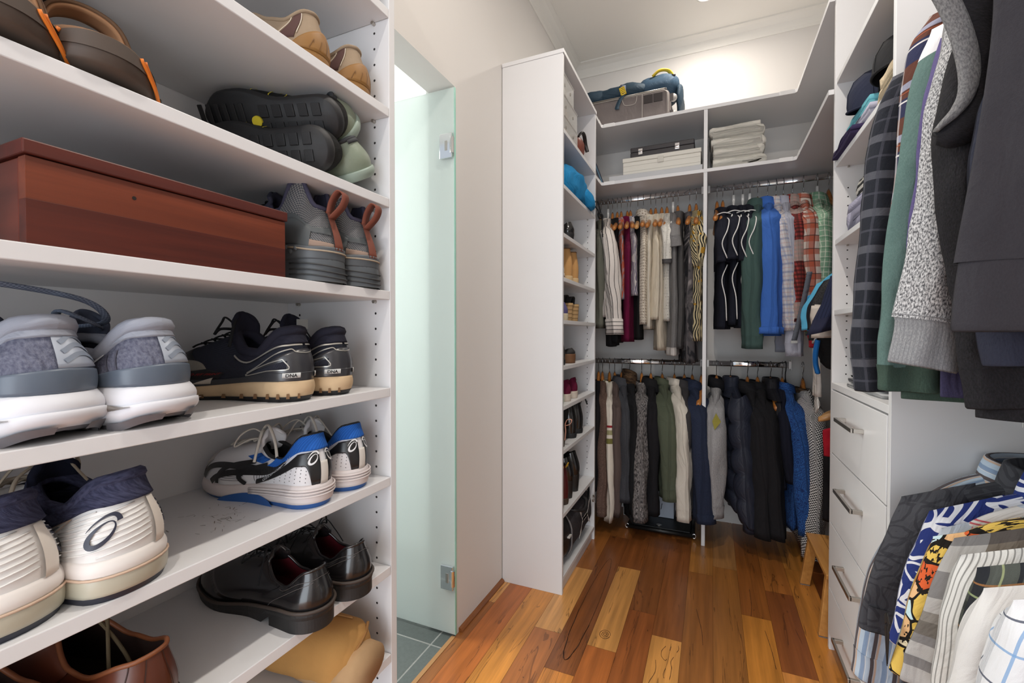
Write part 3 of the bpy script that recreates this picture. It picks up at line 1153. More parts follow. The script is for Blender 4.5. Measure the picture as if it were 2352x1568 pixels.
            if cuff is not None:
                last = rows[-1]
                c0 = sum(last, Vector()) / nn
                tn = (path[-1] - path[-2]).normalized()
                tn.x *= sg
                cr = [[c0 + (p - c0) * s + tn * d for p in last] for s, d in ((1.03, -0.006), (1.0 * cuff_flare, 0.0), (0.95 * cuff_flare, cuff_len * 0.5), (0.98 * cuff_flare, cuff_len), (0.86 * cuff_flare, cuff_len - 0.002), (0.8 * cuff_flare, cuff_len * 0.3))]
                B().grid(cr, True, flip=(sg > 0)).build('cuff', cuff, r, smooth=True, sub=sub)
    if farx:      # the side next to the wall is squeezed against it
        for ob in r.children:
            lo = min(v.co.x for v in ob.data.vertices)
            if lo < -farx:
                f = farx / -lo
                for v in ob.data.vertices:
                    if v.co.x < 0:
                        v.co.x *= f
    # collar or neck band
    if collar:
        cb = B()
        kind, cm = collar
        rows = []
        m = 25
        span = math.radians(158)
        for i in range(m):
            a = math.pi * 1.5 + lerp(-span, span, i / (m - 1))      # back of the neck is at -Y
            c, s = math.cos(a), math.sin(a)
            fr = abs(lerp(-1, 1, i / (m - 1)))
            nx, ny = (neck + 0.004) * c, 0.038 * s
            dz = -0.03 * fr ** 3
            H = collar_h
            if kind == 'shirt':
                prof = [(0.0, -0.012), (0.001, H * 0.55), (0.004, H), (0.012, H * 0.95), (0.020, H * 0.25), (0.024 + 0.012 * fr, -0.022 - 0.022 * fr)]
            elif kind == 'stand':
                prof = [(0.0, -0.014), (0.001, H), (0.006, H + 0.002), (0.010, -0.006)]
            else:  # rib
                prof = [(0.006, -0.020), (0.006, 0.002), (0.0, 0.006), (-0.004, -0.004)]
            rows.append([Vector((nx + math.copysign(o, c) * abs(c), ny + o * s, zt + dz + z)) for o, z in prof])
        cb.grid(rows).build('collar', cm, r, smooth=True, solid=0.0016)
    if band:      # piping or stripes lying on the cloth: (material, [[points]], radius)
        bm_, lines, rad = band
        for ln in lines:
            B().tube(spline(ln, 5), rad, 6).build('piping', bm_, r, smooth=True)
    return r, dict(zt=zt, z_sh=z_sh, zb=zb)


RZ_BACK = -math.pi / 2          # local +X points at the room, local +Y along world +X
YEND = 2.70


def brief(label):
    return ' '.join(label.split(',')[0].split()[:11])


def back(rail_z, uh, us, vbot, label, mat, name='shirt', cat='shirt', hanger='wood', hlabel=None, wpx=30, **kw):
    """one garment on a rail of the back wardrobe; uh = hook, us = near shoulder, vbot = lowest point (photo pixels)"""
    xh = on_y(uh, 470 if rail_z > 1.5 else 835, RAILY).x
    xs = on_y(us, 560 if rail_z > 1.5 else 930, YEND).x
    ang = math.atan2(xs - xh, RAILY - YEND)
    zbot = on_y(us + kw.get('du', 0), vbot, YEND).z
    kw.pop('du', None)
    ry = kw.pop('ry', wpx * 0.00255 * 0.5)
    loc = (xh, RAILY, rail_z + 0.0155)
    kw.setdefault('hang', 0.146)
    kw.setdefault('farx', 0.185)
    ln = kw.pop('longest', 'sleeve' if kw.get('sleeve', 'long') == 'long' else 'body')
    hang = kw['hang']
    drop = kw.get('drop', 0.094)
    z_sh = loc[2] - hang + 0.006 - drop
    if ln == 'sleeve':
        cl = kw.get('cuff_len', 0.06) if kw.get('cuff') is not None else 0
        kw['slen'] = z_sh - zbot - cl
        kw.setdefault('length', kw['slen'] + 0.05)
    else:
        kw['length'] = z_sh + drop - zbot
    kw.setdefault('sry', ry)
    kw.setdefault('th', min(0.03, ry * 0.95))
    kw.setdefault('fold', 0.006)
    kw.setdefault('seed', int(uh * 7 + us) % 997)
    roll = random.Random(int(uh * 13)).uniform(-.03, .03)
    kw.setdefault('roll', roll)
    h = make_hanger(hlabel or ('wooden hanger under the ' + label if hanger in ('wood', 'pale') else hanger + ' plastic hanger under the ' + label).replace(label, brief(label)),
                    loc, RZ_BACK + ang, hanger, {'wood': 'wooden hangers', 'pale': 'wooden hangers', 'white': 'white plastic hangers', 'black': 'black hangers'}[hanger], span=0.170 if kw.get('sleeve', 'long') == 'long' else .200, far=.9, roll=roll)
    g, info = make_garment(name, label, cat, loc, RZ_BACK + ang, mat, **kw)
    return g
# ------------------------------------------------------------------ cloths
F = fabric
C_NAVY, C_BLACK = (30, 32, 44), (28, 27, 29)
m_black = F('black_cloth', (31, 30, 32))
m_olgrey = F('olive_grey_cloth', (104, 104, 94))
m_striped = F('striped_blouse_cloth', (216, 208, 202), [('u', 0.030, 0.0, 0.0035, (30, 30, 34), 1.0)])
m_stripeh = F('striped_cuff_cloth', (216, 208, 202), [('v', 0.022, 0.0, 0.0035, (30, 30, 34), 1.0)])
m_maroon = F('maroon_cloth', (104, 14, 56))
m_floral = F('pale_floral_cloth', (150, 156, 166), kind='blotch', c2=(196, 96, 70), c3=(170, 182, 190), scale=16)
m_print = F('white_violet_print', (208, 200, 196), kind='leaf', c2=(92, 84, 120), c3=(214, 208, 204), scale=24)
m_eyelet = F('eyelet_cloth', (218, 208, 194), kind='dots', c2=(150, 136, 120), scale=62, contrast=1.2)
m_cream = F('cream_cloth', (222, 210, 190))
m_beige = F('beige_cloth', (204, 192, 174))
m_spot = F('white_spotted_cloth', (214, 210, 202), kind='dots', c2=(150, 146, 140), scale=60, contrast=0.7)
m_marl = F('grey_marl_cloth', (136, 134, 134), kind='heather', c2=(110, 108, 108), scale=420, contrast=0.6)
m_dgrey = F('dark_grey_cloth', (86, 84, 84))
m_animal = F('animal_print_cloth', (48, 48, 52), kind='blotch', c2=(92, 88, 90), c3=(176, 166, 164), scale=13)
m_palm = F('palm_print_cloth', (38, 38, 40), kind='leaf', c2=(206, 190, 150), c3=(176, 132, 48), scale=20)
m_navyt = F('navy_jersey', (28, 30, 42))
m_pipe = plain('white_piping', (228, 226, 224), 0.7)
m_green = F('bottle_green_cloth', (66, 88, 84))
m_blue = F('blue_linen', (62, 106, 186), weave=0.4)
m_plaidw = F('white_blue_plaid', (208, 204, 204), [('u', 0.036, 0, 0.009, (150, 158, 184), .55), ('v', 0.040, 0, 0.010, (120, 132, 170), .55), ('v', 0.040, 0.016, 0.003, (190, 140, 140), .5), ('u', 0.036, 0.015, 0.003, (190, 150, 150), .4)])
m_oxford = F('pale_blue_oxford', (172, 174, 188))
m_redplaid = F('red_ombre_plaid', (156, 62, 58), [('u', 0.020, 0, 0.010, (34, 28, 28), .6), ('v', 0.020, 0, 0.010, (34, 28, 28), .6), ('v', 0.30, 0.05, 0.10, (196, 186, 178), .5)])
m_rust = F('rust_plaid', (204, 194, 186), [('u', 0.060, 0, 0.026, (170, 78, 52), .8), ('v', 0.060, 0.01, 0.026, (170, 78, 52), .75), ('v', 0.060, 0.045, 0.004, (50, 44, 44), .8), ('u', 0.060, 0.04, 0.004, (60, 50, 50), .7)])
m_mint = F('mint_check', (134, 176, 148), [('u', 0.024, 0, 0.004, (214, 222, 206), .8), ('v', 0.024, 0, 0.004, (214, 222, 206), .8), ('v', 0.048, 0.010, 0.010, (104, 150, 122), .5)])
# lower
m_wool = F('brown_wool', (116, 92, 82), kind='heather', c2=(84, 66, 58), scale=260)
m_cardi = F('cream_cardigan_knit', (222, 212, 198), [('v', 4.0, 0.215, 0.012, (150, 40, 48), 1.0), ('v', 4.0, 0.255, 0.026, (156, 150, 112), 1.0), ('v', 4.0, 0.305, 0.030, (118, 112, 62), 1.0)])
m_taupe = F('taupe_cloth', (92, 78, 74))
m_char = F('charcoal_wool', (74, 75, 80), kind='heather', c2=(60, 60, 64), scale=300, contrast=0.6)
m_fur = F('brown_fur', (96, 74, 54), kind='heather', c2=(50, 38, 28), scale=70)
m_fleck = F('black_white_fleck_knit', (40, 38, 40), kind='heather', c2=(150, 144, 142), scale=130, contrast=0.9)
m_olive = F('olive_jacket_cloth', (82, 88, 72))
m_ecru = F('ecru_denim', (212, 204, 192))
m_stripegrey = F('fine_grey_stripe', (176, 174, 178), [('u', 0.008, 0, 0.003, (120, 122, 132), .7)])
m_gjean = F('washed_black_denim', (58, 56, 58))
m_denim = F('dark_navy_denim', (44, 52, 74), kind='heather', c2=(32, 38, 56), scale=300, contrast=0.5)
m_gmarl = F('light_grey_marl', (166, 164, 164), kind='heather', c2=(136, 134, 136), scale=300, contrast=0.6)
m_puff = F('navy_puffer_nylon', (36, 40, 54), rough=0.55, weave=0.15, shine=0.2)
m_coat = F('black_coat_wool', (32, 31, 34))
m_ruffle = F('royal_blue_ruffles', (20, 36, 92), kind='cells', c2=(44, 100, 170), scale=46, weave=0.8, shine=0.2)
m_hound = F('houndstooth_cloth', (36, 35, 38), kind='check', c2=(222, 220, 220), scale=150)
m_brownrib = plain('piping_black', (30, 30, 32), 0.7)

# ------------------------------------------------------------------ upper left bay
U, L_ = RZU, RZL
back(U, 1381, 1378, 752, 'grey-olive sleeved top, first garment beside the shelf tower', m_olgrey, wpx=22, sleeve='long', slen=.5, hanger='pale', srx=(.07, .055, .04))
back(U, 1397, 1392, 770, 'white blouse with thin black stripes and gathered frill cuff', m_striped, name='blouse', cat='blouse', hanger='white', wpx=34, cuff=m_stripeh, sdx=0.055, cuff_len=0.085, cuff_flare=1.12, length=.62,
     srx=(.08, .08, .05), sout=.035, collar=('rib', m_striped))
back(U, 1407, 1403, 795, 'plain black sleeveless dress behind the striped blouse', m_black, name='dress', cat='dress', wpx=26, sleeve=None, longest='body', sw=.135, chest=.215, hem=.2)
back(U, 1418, 1414, 788, 'black sleeveless top beside the pale floral one', F('black_jersey', (26, 26, 28)), name='sleeveless_blouse', cat='blouse', wpx=24, sleeve=None, longest='body', chest=.2, hem=.21, sw=.135)
back(U, 1427, 1428, 690, 'pale blue-grey floral top with orange flowers at the hem', m_floral, name='sleeveless_blouse', cat='blouse', wpx=16, sleeve=None, longest='body', chest=.22, hem=.22, sw=.135)
back(U, 1441, 1443, 786, 'long maroon sleeveless tunic', m_maroon, name='tunic', cat='blouse', wpx=30, sleeve=None, longest='body', chest=.24, hem=.235, sw=.135, collar=('rib', m_maroon))
back(U, 1448, 1457, 682, 'white top with a violet feather print, right of the maroon tunic', m_print, name='sleeveless_blouse', cat='blouse', wpx=22, sleeve=None, longest='body', chest=.235, hem=.23, sw=.135)
back(U, 1465, 1466, 780, 'black skirt-length dress showing below the violet print top', F('black_crepe', (24, 24, 25)), name='dress', cat='dress', hanger='pale', wpx=22, sleeve=None, longest='body', chest=.2, hem=.225, sw=.135)
back(U, 1478, 1479, 748, 'cream eyelet blouse with punched holes', m_eyelet, name='blouse', cat='blouse', wpx=28, sleeve=None, sw=.15, longest='body', chest=.245, hem=.24, collar=('stand', m_eyelet))
back(U, 1495, 1490, 756, 'cream draped sleeveless blouse right of the eyelet one', F('ivory_cloth', (218, 210, 196)), name='blouse', cat='blouse', wpx=20, sleeve=None, longest='body', chest=.23, hem=.23, sw=.135, collar=('rib', m_cream))
back(U, 1506, 1508, 735, 'loose cream linen blouse with a shirt-tail hem', m_cream, name='blouse', cat='blouse', wpx=30, sleeve=None, sw=.15, longest='body', chest=.25, hem=.25, fold=.009)
back(U, 1520, 1519, 805, 'long beige sleeveless dress under the cream linen blouse', m_beige, name='dress', cat='dress', wpx=24, sleeve=None, longest='body', chest=.215, hem=.22, sw=.135)
back(U, 1532, 1532, 735, 'white spotted tee with dark trimmed short sleeves', m_spot, name='t_shirt', cat='t-shirt', wpx=26, sleeve='short', slen=.20, cuff=plain('dark_trim', (70, 68, 70), .8), cuff_len=.02, sout=.045, chest=.22, hem=.23)
back(U, 1546, 1546, 815, 'long grey marl tee with white lining at the hem', m_marl, name='t_shirt', cat='t-shirt', hanger='white', wpx=30, sleeve='cap', chest=.25, hem=.25, hem_mat=F('white_lining', (206, 200, 196)), hem_len=.05, longest='body')
back(U, 1557, 1562, 800, 'dark grey scoop-neck tank beside the animal print dress', m_dgrey, name='tank', cat='blouse', wpx=26, sleeve=None, longest='body', chest=.225, hem=.23, sw=.135, neck=.1)
back(U, 1584, 1583, 833, 'grey and black animal print dress hanging lowest in its bay', m_animal, name='dress', cat='dress', wpx=40, sleeve=None, longest='body', chest=.22, hem=.235, sw=.135, neck=.06, fold=.012)
back(U, 1599, 1603, 782, 'black, cream and yellow palm print dress next to the divider', m_palm, name='dress', cat='dress', wpx=34, sleeve='short', slen=.25, chest=.235, hem=.235, fold=.010, sw=.17)

# ------------------------------------------------------------------ upper right bay
rh = make_hanger('bare wooden hanger with a strap of cloth, first on the right bay upper rail', (on_y(1647, 450, RAILY).x, RAILY, U + .0155), RZ_BACK, 'wood', 'wooden hangers')
nm = ['first', 'second', 'third', 'fourth']
for i, (uh, us, vb, hg) in enumerate([(1660, 1662, 755, 'wood'), (1685, 1686, 748, 'white'), (1706, 1707, 752, 'white'), (1722, 1724, 742, 'white')]):
    zs = -.234
    lines = [[(.16, .014, zs + .018), (.25, .024, zs - .02), (.300, .014, zs - .08), (.322, -.010, zs - .15), (.316, .014, zs - .225)],
             [(.252, .018, zs - .25), (.262, -.008, zs - .33), (.258, .010, zs - .43), (.250, .016, zs - .545)],
             [(.10, .034, zs + .050), (.165, .036, zs + .034), (.172, .0, zs + .042), (.165, -.036, zs + .034), (.10, -.034, zs + .050)]]
    back(U, uh, us, vb, 'navy sports tee with white piping, %s of four from the divider' % nm[i], m_navyt, name='sports_shirt', cat='shirt', hanger=hg, wpx=30, sleeve='short', slen=.24,
         srx=(.085, .085, .085), chest=.25, hem=.235, group='navy tees with white piping', band=(m_pipe, lines, .0028), seed=31 + i, collar=('rib', m_navyt))
back(U, 1740, 1738, 800, 'dark bottle-green long-sleeved shirt with a folded elbow', m_green, wpx=42, sdx=-.02, sbend=.02, collar=('shirt', m_green), cuff=m_green, length=.56, srx=(.09, .075, .05))
back(U, 1763, 1767, 770, 'bright blue linen shirt with a rolled sleeve', m_blue, wpx=42, sdx=.01, collar=('shirt', m_blue), length=.70, chest=.25, hem=.25, cuff=m_blue, cuff_len=.03, cuff_flare=1.2)
back(U, 1782, 1790, 758, 'white shirt with pale blue and pink plaid', m_plaidw, wpx=32, sdx=.05, collar=('shirt', m_plaidw), cuff=m_plaidw, length=.6)
back(U, 1799, 1808, 815, 'pale blue-grey oxford shirt beside the red plaid', m_oxford, wpx=30, sdx=.03, collar=('shirt', m_oxford), cuff=m_oxford, length=.6)
back(U, 1820, 1828, 740, 'red, black and white ombre plaid flannel shirt', m_redplaid, wpx=36, sdx=.01, collar=('shirt', m_redplaid), cuff=m_redplaid, length=.55)
back(U, 1845, 1852, 760, 'rust and white plaid shirt with thin dark lines', m_rust, wpx=34, sdx=.02, collar=('shirt', m_rust), cuff=m_rust, length=.55)
back(U, 1877, 1886, 770, 'mint green and white check shirt at the right end of the rail', m_mint, hanger='white', wpx=40, collar=('shirt', m_mint), cuff=m_mint, length=.55)
make_hanger('last wooden hanger on the upper rail, half hidden by the drawer unit', (on_y(1903, 430, RAILY).x, RAILY, U + .0155), RZ_BACK + .1, 'wood', 'wooden hangers')

# ------------------------------------------------------------------ lower left bay
back(L_, 1375, 1371, 1120, 'black jacket squeezed against the shelf tower', F('black_twill', (27, 26, 28)), name='jacket', cat='jacket', wpx=20, length=.6)
back(L_, 1384, 1385, 1175, 'brown heathered wool coat with a shoulder patch', m_wool, name='coat', cat='coat', wpx=30, srx=(.085, .075, .055), cuff=m_wool, cuff_len=.05)
back(L_, 1400, 1400, 1190, 'long cream cardigan with red and olive sleeve stripes', m_cardi, name='cardigan', cat='cardigan', wpx=18, srx=(.075, .065, .05), collar=('rib', m_cardi))
back(L_, 1412, 1415, 1178, 'taupe brown coat between the cream cardigan and the charcoal coat', m_taupe, name='coat', cat='coat', wpx=24)
g = back(L_, 1428, 1437, 1145, 'charcoal grey wool coat, its sleeve shorter than its neighbours', m_char, name='coat', cat='coat', wpx=34, srx=(.09, .08, .055), collar=('shirt', m_char))
g = back(L_, 1446, 1455, 1178, 'black parka with a brown fur hood trim', F('black_parka', (30, 30, 32)), name='parka', cat='jacket', wpx=20, length=.8, collar=('stand', m_fur), collar_h=.075)
back(L_, 1474, 1473, 1186, 'black and white flecked knit cardigan', m_fleck, name='cardigan', cat='cardigan', wpx=32, srx=(.085, .08, .075), collar=('rib', m_fleck), length=.72)
back(L_, 1495, 1499, 1175, 'black blazer between the flecked knit and the olive jacket', F('black_blazer_cloth', (29, 28, 31)), name='blazer', cat='jacket', wpx=26, collar=('shirt', m_black), length=.7)
back(L_, 1521, 1530, 1140, 'olive green jacket with a bunched cuff', m_olive, name='jacket', cat='jacket', wpx=42, sdx=.015, srx=(.10, .085, .07), collar=('stand', m_olive), cuff=m_olive, cuff_flare=1.0, length=.62)
back(L_, 1549, 1562, 1186, 'ecru cotton jacket with a turned-up collar', m_ecru, name='jacket', cat='jacket', wpx=34, sdx=.012, collar=('stand', m_ecru), cuff=m_ecru, length=.6, srx=(.09, .08, .06))
back(L_, 1572, 1576, 1170, 'washed black denim jacket', m_gjean, name='denim_jacket', cat='jacket', wpx=26, collar=('shirt', m_gjean), length=.6)
back(L_, 1590, 1604, 1188, 'dark navy denim jacket beside the divider', m_denim, name='denim_jacket', cat='jacket', wpx=46, sdx=.02, srx=(.09, .085, .075), collar=('shirt', m_denim), cuff=m_denim, cuff_len=.045, cuff_flare=1.06, length=.66)
make_hanger('bare wooden hanger right of the navy denim jacket', (on_y(1611, 835, RAILY).x, RAILY, L_ + .0155), RZ_BACK, 'wood', 'wooden hangers')

# ------------------------------------------------------------------ lower right bay
m_hood = F('black_hood_cloth', (26, 26, 30))
g = back(L_, 1646, 1643, 1178, 'light grey marl sweatshirt with a black hood and a mustard arm patch', m_gmarl, name='hoodie', cat='sweatshirt', wpx=40, srx=(.085, .085, .06), cuff=m_gmarl, length=.66,
         collar=('stand', m_hood), collar_h=.05)
pb = B()
for a, z in ((0, 0),):
    ring = [(.292, .030, -.30), (.292, .0, -.345), (.288, -.012, -.30), (.292, .006, -.255)]
    pb.add(ring, [(0, 1, 2, 3)])
pb.build('arm_patch', plain('mustard_patch', (150, 142, 62), .9), g, solid=.003)


def puffer(g, mat, x0, x1, ry, z0, z1, nbaffle, seed, lean=0.0, sl=True):
    """quilted tube: baffles bulge between the stitch lines"""
    b = B()
    rows = []
    m = nbaffle * 8
    n = 26
    for i in range(m + 1):
        k = i / m
        bl = abs(math.sin(math.pi * k * nbaffle)) ** 0.55
        z = lerp(z0, z1, k)
        for_ = []
        for j in range(n):
            a = 2 * math.pi * j / n
            cx = lerp(x0[0], x1[0], k) + lerp(x0[1], x1[1], k) * math.cos(a) * (0.90 + 0.10 * bl)
            cy = lean * k + ry * curve([(0, .8), (.15, 1), (.8, 1), (1, .8)], k) * math.sin(a) * (0.72 + 0.28 * bl)
            p = Vector((cx, cy, z + 0.012 * math.sin(a * 2 + i * .1)))
            p += wob(p, seed, 0.010, 16)
            for_.append(p)
        rows.append(for_)
    rows.append([Vector((p.x, p.y * .6, p.z + .03)) for p in rows[-1]])
    b.grid(rows, True)
    return b.build('quilted_sleeve' if sl else 'quilted_body', mat, g, smooth=True)


def puffer_jacket(uh, us, vbot, label, hanger, sleeves=True, seed=3, wpx=60, mat=m_puff, bodyv=None):
    xh = on_y(uh, 835, RAILY).x
    xs = on_y(us, 930, YEND).x
    ang = math.atan2(xs - xh, RAILY - YEND)
    loc = (xh, RAILY, L_ + .0155)
    g = root('puffer_jacket' if sleeves else 'puffer_vest', label, 'jacket', loc, RZ_BACK + ang)
    zo = -.03
    zb = on_y(us, vbot, YEND).z - loc[2]
    zbod = on_y(us, bodyv or vbot, YEND).z - loc[2]
    zs = -.195
    ry = wpx * .00255 * .5
    puffer(g, mat, (0, .20), (0, .245), ry * .75, zs + .0, zbod, 6, seed, sl=False)
    nb = B()
    nb.grid([[(lerp(.07, .2, k) * math.cos(a), lerp(.036, ry * .6, k) * math.sin(a), -.135 - .06 * k ** .8) for a in (2 * math.pi * j / 20 for j in range(20))] for k in (0, .3, .6, .85, 1)], True)
    nb.build('yoke', mat, g, smooth=True)
    cr = []
    for z, s in ((-.16, 1.0), (-.115, 1.05), (-.090, 1.0), (-.085, .9), (-.13, .86)):
        cr.append([(.078 * s * math.cos(a), .042 * s * math.sin(a), z) for a in (2 * math.pi * j / 20 for j in range(20))])
    B().grid(cr, True).build('collar', mat, g, smooth=True)
    if sleeves:
        for sg in (1, -1):
            puffer(g, mat, (sg * .20, .06), (sg * .235, .055), ry * .8, zs + .02, zb + .03, 5, seed + sg, lean=.05)
            c0 = Vector((sg * .235, .05, zb + .035))
            B().grid([[c0 + Vector((.05 * s * math.cos(a), .032 * s * math.sin(a), d)) for a in (2 * math.pi * j / 18 for j in range(18))] for s, d in ((1, .01), (.95, -.012), (.95, -.035), (.75, -.03), (.7, 0))], True).build('cuff', mat, g, smooth=True)
    for ob in g.children:
        for v in ob.data.vertices:
            if v.co.x < 0:
                v.co.x *= .63
    make_hanger('wooden hanger inside the ' + label, loc, RZ_BACK + ang, 'wood', 'wooden hangers', span=.19 if not sleeves else .2, far=.88)
    return g


puffer_jacket(1678, 1696, 1212, 'big quilted navy-black puffer jacket', 'wood', seed=8, wpx=62, bodyv=1172)
back(L_, 1717, 1733, 1222, 'long black wool coat right of the puffer jacket', m_coat, name='coat', cat='coat', wpx=38, sdx=.045, srx=(.09, .08, .07), collar=('shirt', m_coat), length=.74)
back(L_, 1740, 1757, 1222, 'second long black coat, left of the quilted black vest', F('black_cashmere', (30, 29, 32)), name='coat', cat='coat', wpx=34, sdx=.05, srx=(.085, .08, .07), collar=('stand', m_coat), length=.74)
puffer_jacket(1770, 1791, 1178, 'quilted black vest with a hanger end poking from its armhole', 'wood', sleeves=False, seed=12, wpx=46, mat=F('black_vest_nylon', (32, 31, 36), rough=.5, weave=.15, shine=.2))
back(L_, 1797, 1800, 1100, 'black velvet jacket tucked behind the royal blue ruffled one', F('navy_black_velvet', (24, 26, 40)), name='jacket', cat='jacket', hanger='wood', wpx=22, length=.5, sdx=.03)
back(L_, 1804, 1821, 1214, 'royal blue ruffled jacket on a black hanger', m_ruffle, name='jacket', cat='jacket', hanger='black', wpx=38, sdx=.06, srx=(.08, .075, .06), length=.7, collar=('stand', m_ruffle))
back(L_, 1844, 1868, 1268, 'black and white houndstooth coat at the right end of the lower rail', m_hound, name='coat', cat='coat', wpx=40, sdx=-.01, srx=(.095, .09, .07), collar=('rib', m_fur), length=.80, chest=.23, cuff=m_hound)
# ------------------------------------------------------------------ shoes
TAU = 2 * math.pi
_text_cache = {}


def text_mesh(s, bold=0.0, shear=0.0):
    """outline of a string as a flat mesh: unit height letters, origin at the left of the baseline"""
    k = (s, bold, shear)
    if k in _text_cache:
        return _text_cache[k]
    cu = bpy.data.curves.new('letters', 'FONT')
    cu.body = s
    cu.size = 1.0
    cu.shear = shear
    cu.offset = bold
    cu.resolution_u = 3
    ob = bpy.data.objects.new('letters', cu)
    COL.objects.link(ob)
    dg = bpy.context.evaluated_depsgraph_get()
    me = bpy.data.meshes.new_from_object(ob.evaluated_get(dg))
    vs = [tuple(v.co[:2]) for v in me.vertices]
    fs = [tuple(p.vertices) for p in me.polygons]
    bpy.data.objects.remove(ob)
    bpy.data.curves.remove(cu)
    bpy.data.meshes.remove(me)
    _text_cache[k] = (vs, fs)
    return vs, fs


class Shoe:
    """shell of a shoe: the cloth runs from the sole outline (v=0) up to the collar edge (v=1);
    phi goes round the foot, 0 = back of the heel, pi = toe tip, 0..pi = local +y side"""
    D = dict(L=.29, W=.102, hz=.036, tz=.022, spring=.012, c0=.016, c1=.135, cw=.030, zb=.105, za=.072, zf=.098, toe=.040, bulge=.006, asym=.010, heelw=.36, pitch=.0, toew=.36, heelin=.0, hround=.14)

    def __init__(s, **kw):
        for k, v in {**Shoe.D, **kw}.items():
            setattr(s, k, v)

    def prof(s, t):
        w = curve([(0, s.heelw), (.15, s.heelw), (.42, .37), (.68, .5), (.86, .45), (1, s.toew)], t) * s.W
        if t < s.hround:
            w *= math.sqrt(max(0, 1 - ((s.hround - t) / s.hround) ** 2))
        if t > .78:
            w *= math.sqrt(max(0, 1 - ((t - .78) / .22) ** 2))
        return w

    def t(s, phi):
        return (1 - math.cos(phi)) / 2

    def out(s, phi, grow=0.0):
        t = s.t(phi)
        y = s.prof(t) * (1 if math.sin(phi) >= 0 else -1)
        yc = s.asym * smooth(.45, 1, t)
        x = s.L * t
        return Vector((x + grow * -math.cos(phi), (y + grow * math.sin(phi)) + yc, 0))

    def zbot(s, t):
        return s.spring * smooth(.68, 1.0, t) ** 1.5 + s.heelin * (1 - smooth(0, .1, t))

    def ztop(s, t):
        return lerp(s.hz, s.tz, smooth(.12, .72, t)) + s.spring * smooth(.68, 1.0, t) ** 1.5

    def sole(s, phi, f, grow):
        t = s.t(phi)
        p = s.out(phi, grow)
        p.z = lerp(s.zbot(t), s.ztop(t), f)
        return p

    def collar(s, phi):
        t = s.t(phi)
        x = lerp(s.c0, s.c1, t)
        y = s.cw * math.copysign(abs(math.sin(phi)) ** .8, math.sin(phi)) * (1 - .15 * t)
        z = curve([(0, s.zb), (.06, s.zb - .002), (.42, s.za), (.62, s.za + .002), (1, s.zf)], t)
        return Vector((x, y + s.asym * .25 * t, z))

    def S(s, phi, v):
        phi = phi % TAU
        t = s.t(phi)
        P0 = s.out(phi)
        P0.z = s.ztop(t)
        P3 = s.collar(phi)
        w = smooth(.40, 1.0, t)
        h = P3.z - P0.z
        outd = Vector((-math.cos(phi), math.sin(phi), 0))
        P1 = P0 + Vector((0, 0, lerp(.45 * h, s.toe, w))) + outd * lerp(s.bulge, .002, w)
        P2h = P3 + Vector((0, 0, -.38 * h)) + outd * s.bulge * 1.2
        P2t = lerp(P3, P0, .5)
        P2t.z = lerp(P3.z, P0.z + s.toe * 1.02, .62)
        P2 = lerp(P2h, P2t, w)
        a = 1 - v
        return P0 * a ** 3 + P1 * (3 * a * a * v) + P2 * (3 * a * v * v) + P3 * v ** 3

    def nrm(s, phi, v):
        e = .01
        v0, v1 = max(0, v - e), min(1, v + e)
        d = (s.S(phi + e, v) - s.S(phi - e, v)).cross(s.S(phi, v1) - s.S(phi, v0))
        n = d.normalized() if d.length > 1e-12 else Vector((0, 0, 1))
        c = s.S(phi, v) - Vector((s.L * .45, 0, .03))
        return n if n.dot(c) >= 0 else -n

    def at(s, phi, v, off=0.0):
        return s.S(phi, v) + s.nrm(phi, v) * off

    def metric(s, phi, v):
        e = .01
        return (s.S(phi + e, v) - s.S(phi - e, v)).length / (2 * e), (s.S(phi, min(1, v + e)) - s.S(phi, max(0, v - e))).length / (min(1, v + e) - max(0, v - e))

    # --- parts
    def make_sole(s, parent, bands, nphi=64):
        objs = []
        for bi, (name, mat, lo, hi, g0, g1, gm) in enumerate(bands):
            b = B()
            rows = []
            for k in range(7):
                q = k / 6
                f = lerp(lo, hi, q)
                g = lerp(g0, g1, q) + gm * math.sin(math.pi * q)
                rows.append([s.sole(TAU * i / nphi, f, g) for i in range(nphi)])
            top = [lerp(p, Vector((s.L * .45, 0, p.z)), .25) for p in rows[-1]]
            b.grid(rows + [top], True, cap0=True, cap1=True)
            objs.append(b.build(name, mat, parent, smooth=True))
        return objs

    def make_upper(s, parent, mat, lining, rim=None, rimr=.004, nphi=60, nv=14, name='upper', vtop=1.0):
        b = B()
        b.grid([[s.S(TAU * i / nphi, vtop * k / nv) for i in range(nphi)] for k in range(nv + 1)], True)
        up = b.build(name, mat, parent, smooth=True)
        ib = B()
        rows = []
        for k in range(8):
            q = k / 7
            r = []
            for i in range(nphi):
                phi = TAU * i / nphi
                c = s.collar(phi)
                cc = Vector(((s.c0 + s.c1) / 2, 0, c.z))
                a = lerp(c, cc, .05)
                o = s.out(phi) * .86 + Vector((s.L * .06, 0, 0))
                o.z = s.ztop(s.t(phi)) + .004
                p = lerp(a, o, q)
                p.z = lerp(a.z, o.z, q ** .8)
                r.append(p)
            rows.append(r)
        ib.grid(rows, True, cap1=True, flip=True)
        ib.build('lining', lining, parent, smooth=True)
        if rim is not None:
            pts = [s.collar(TAU * i / 48) for i in range(48)]
            B().tube(pts, rimr, 8, closed=True).build('collar_edge', rim, parent, smooth=True)
        return up

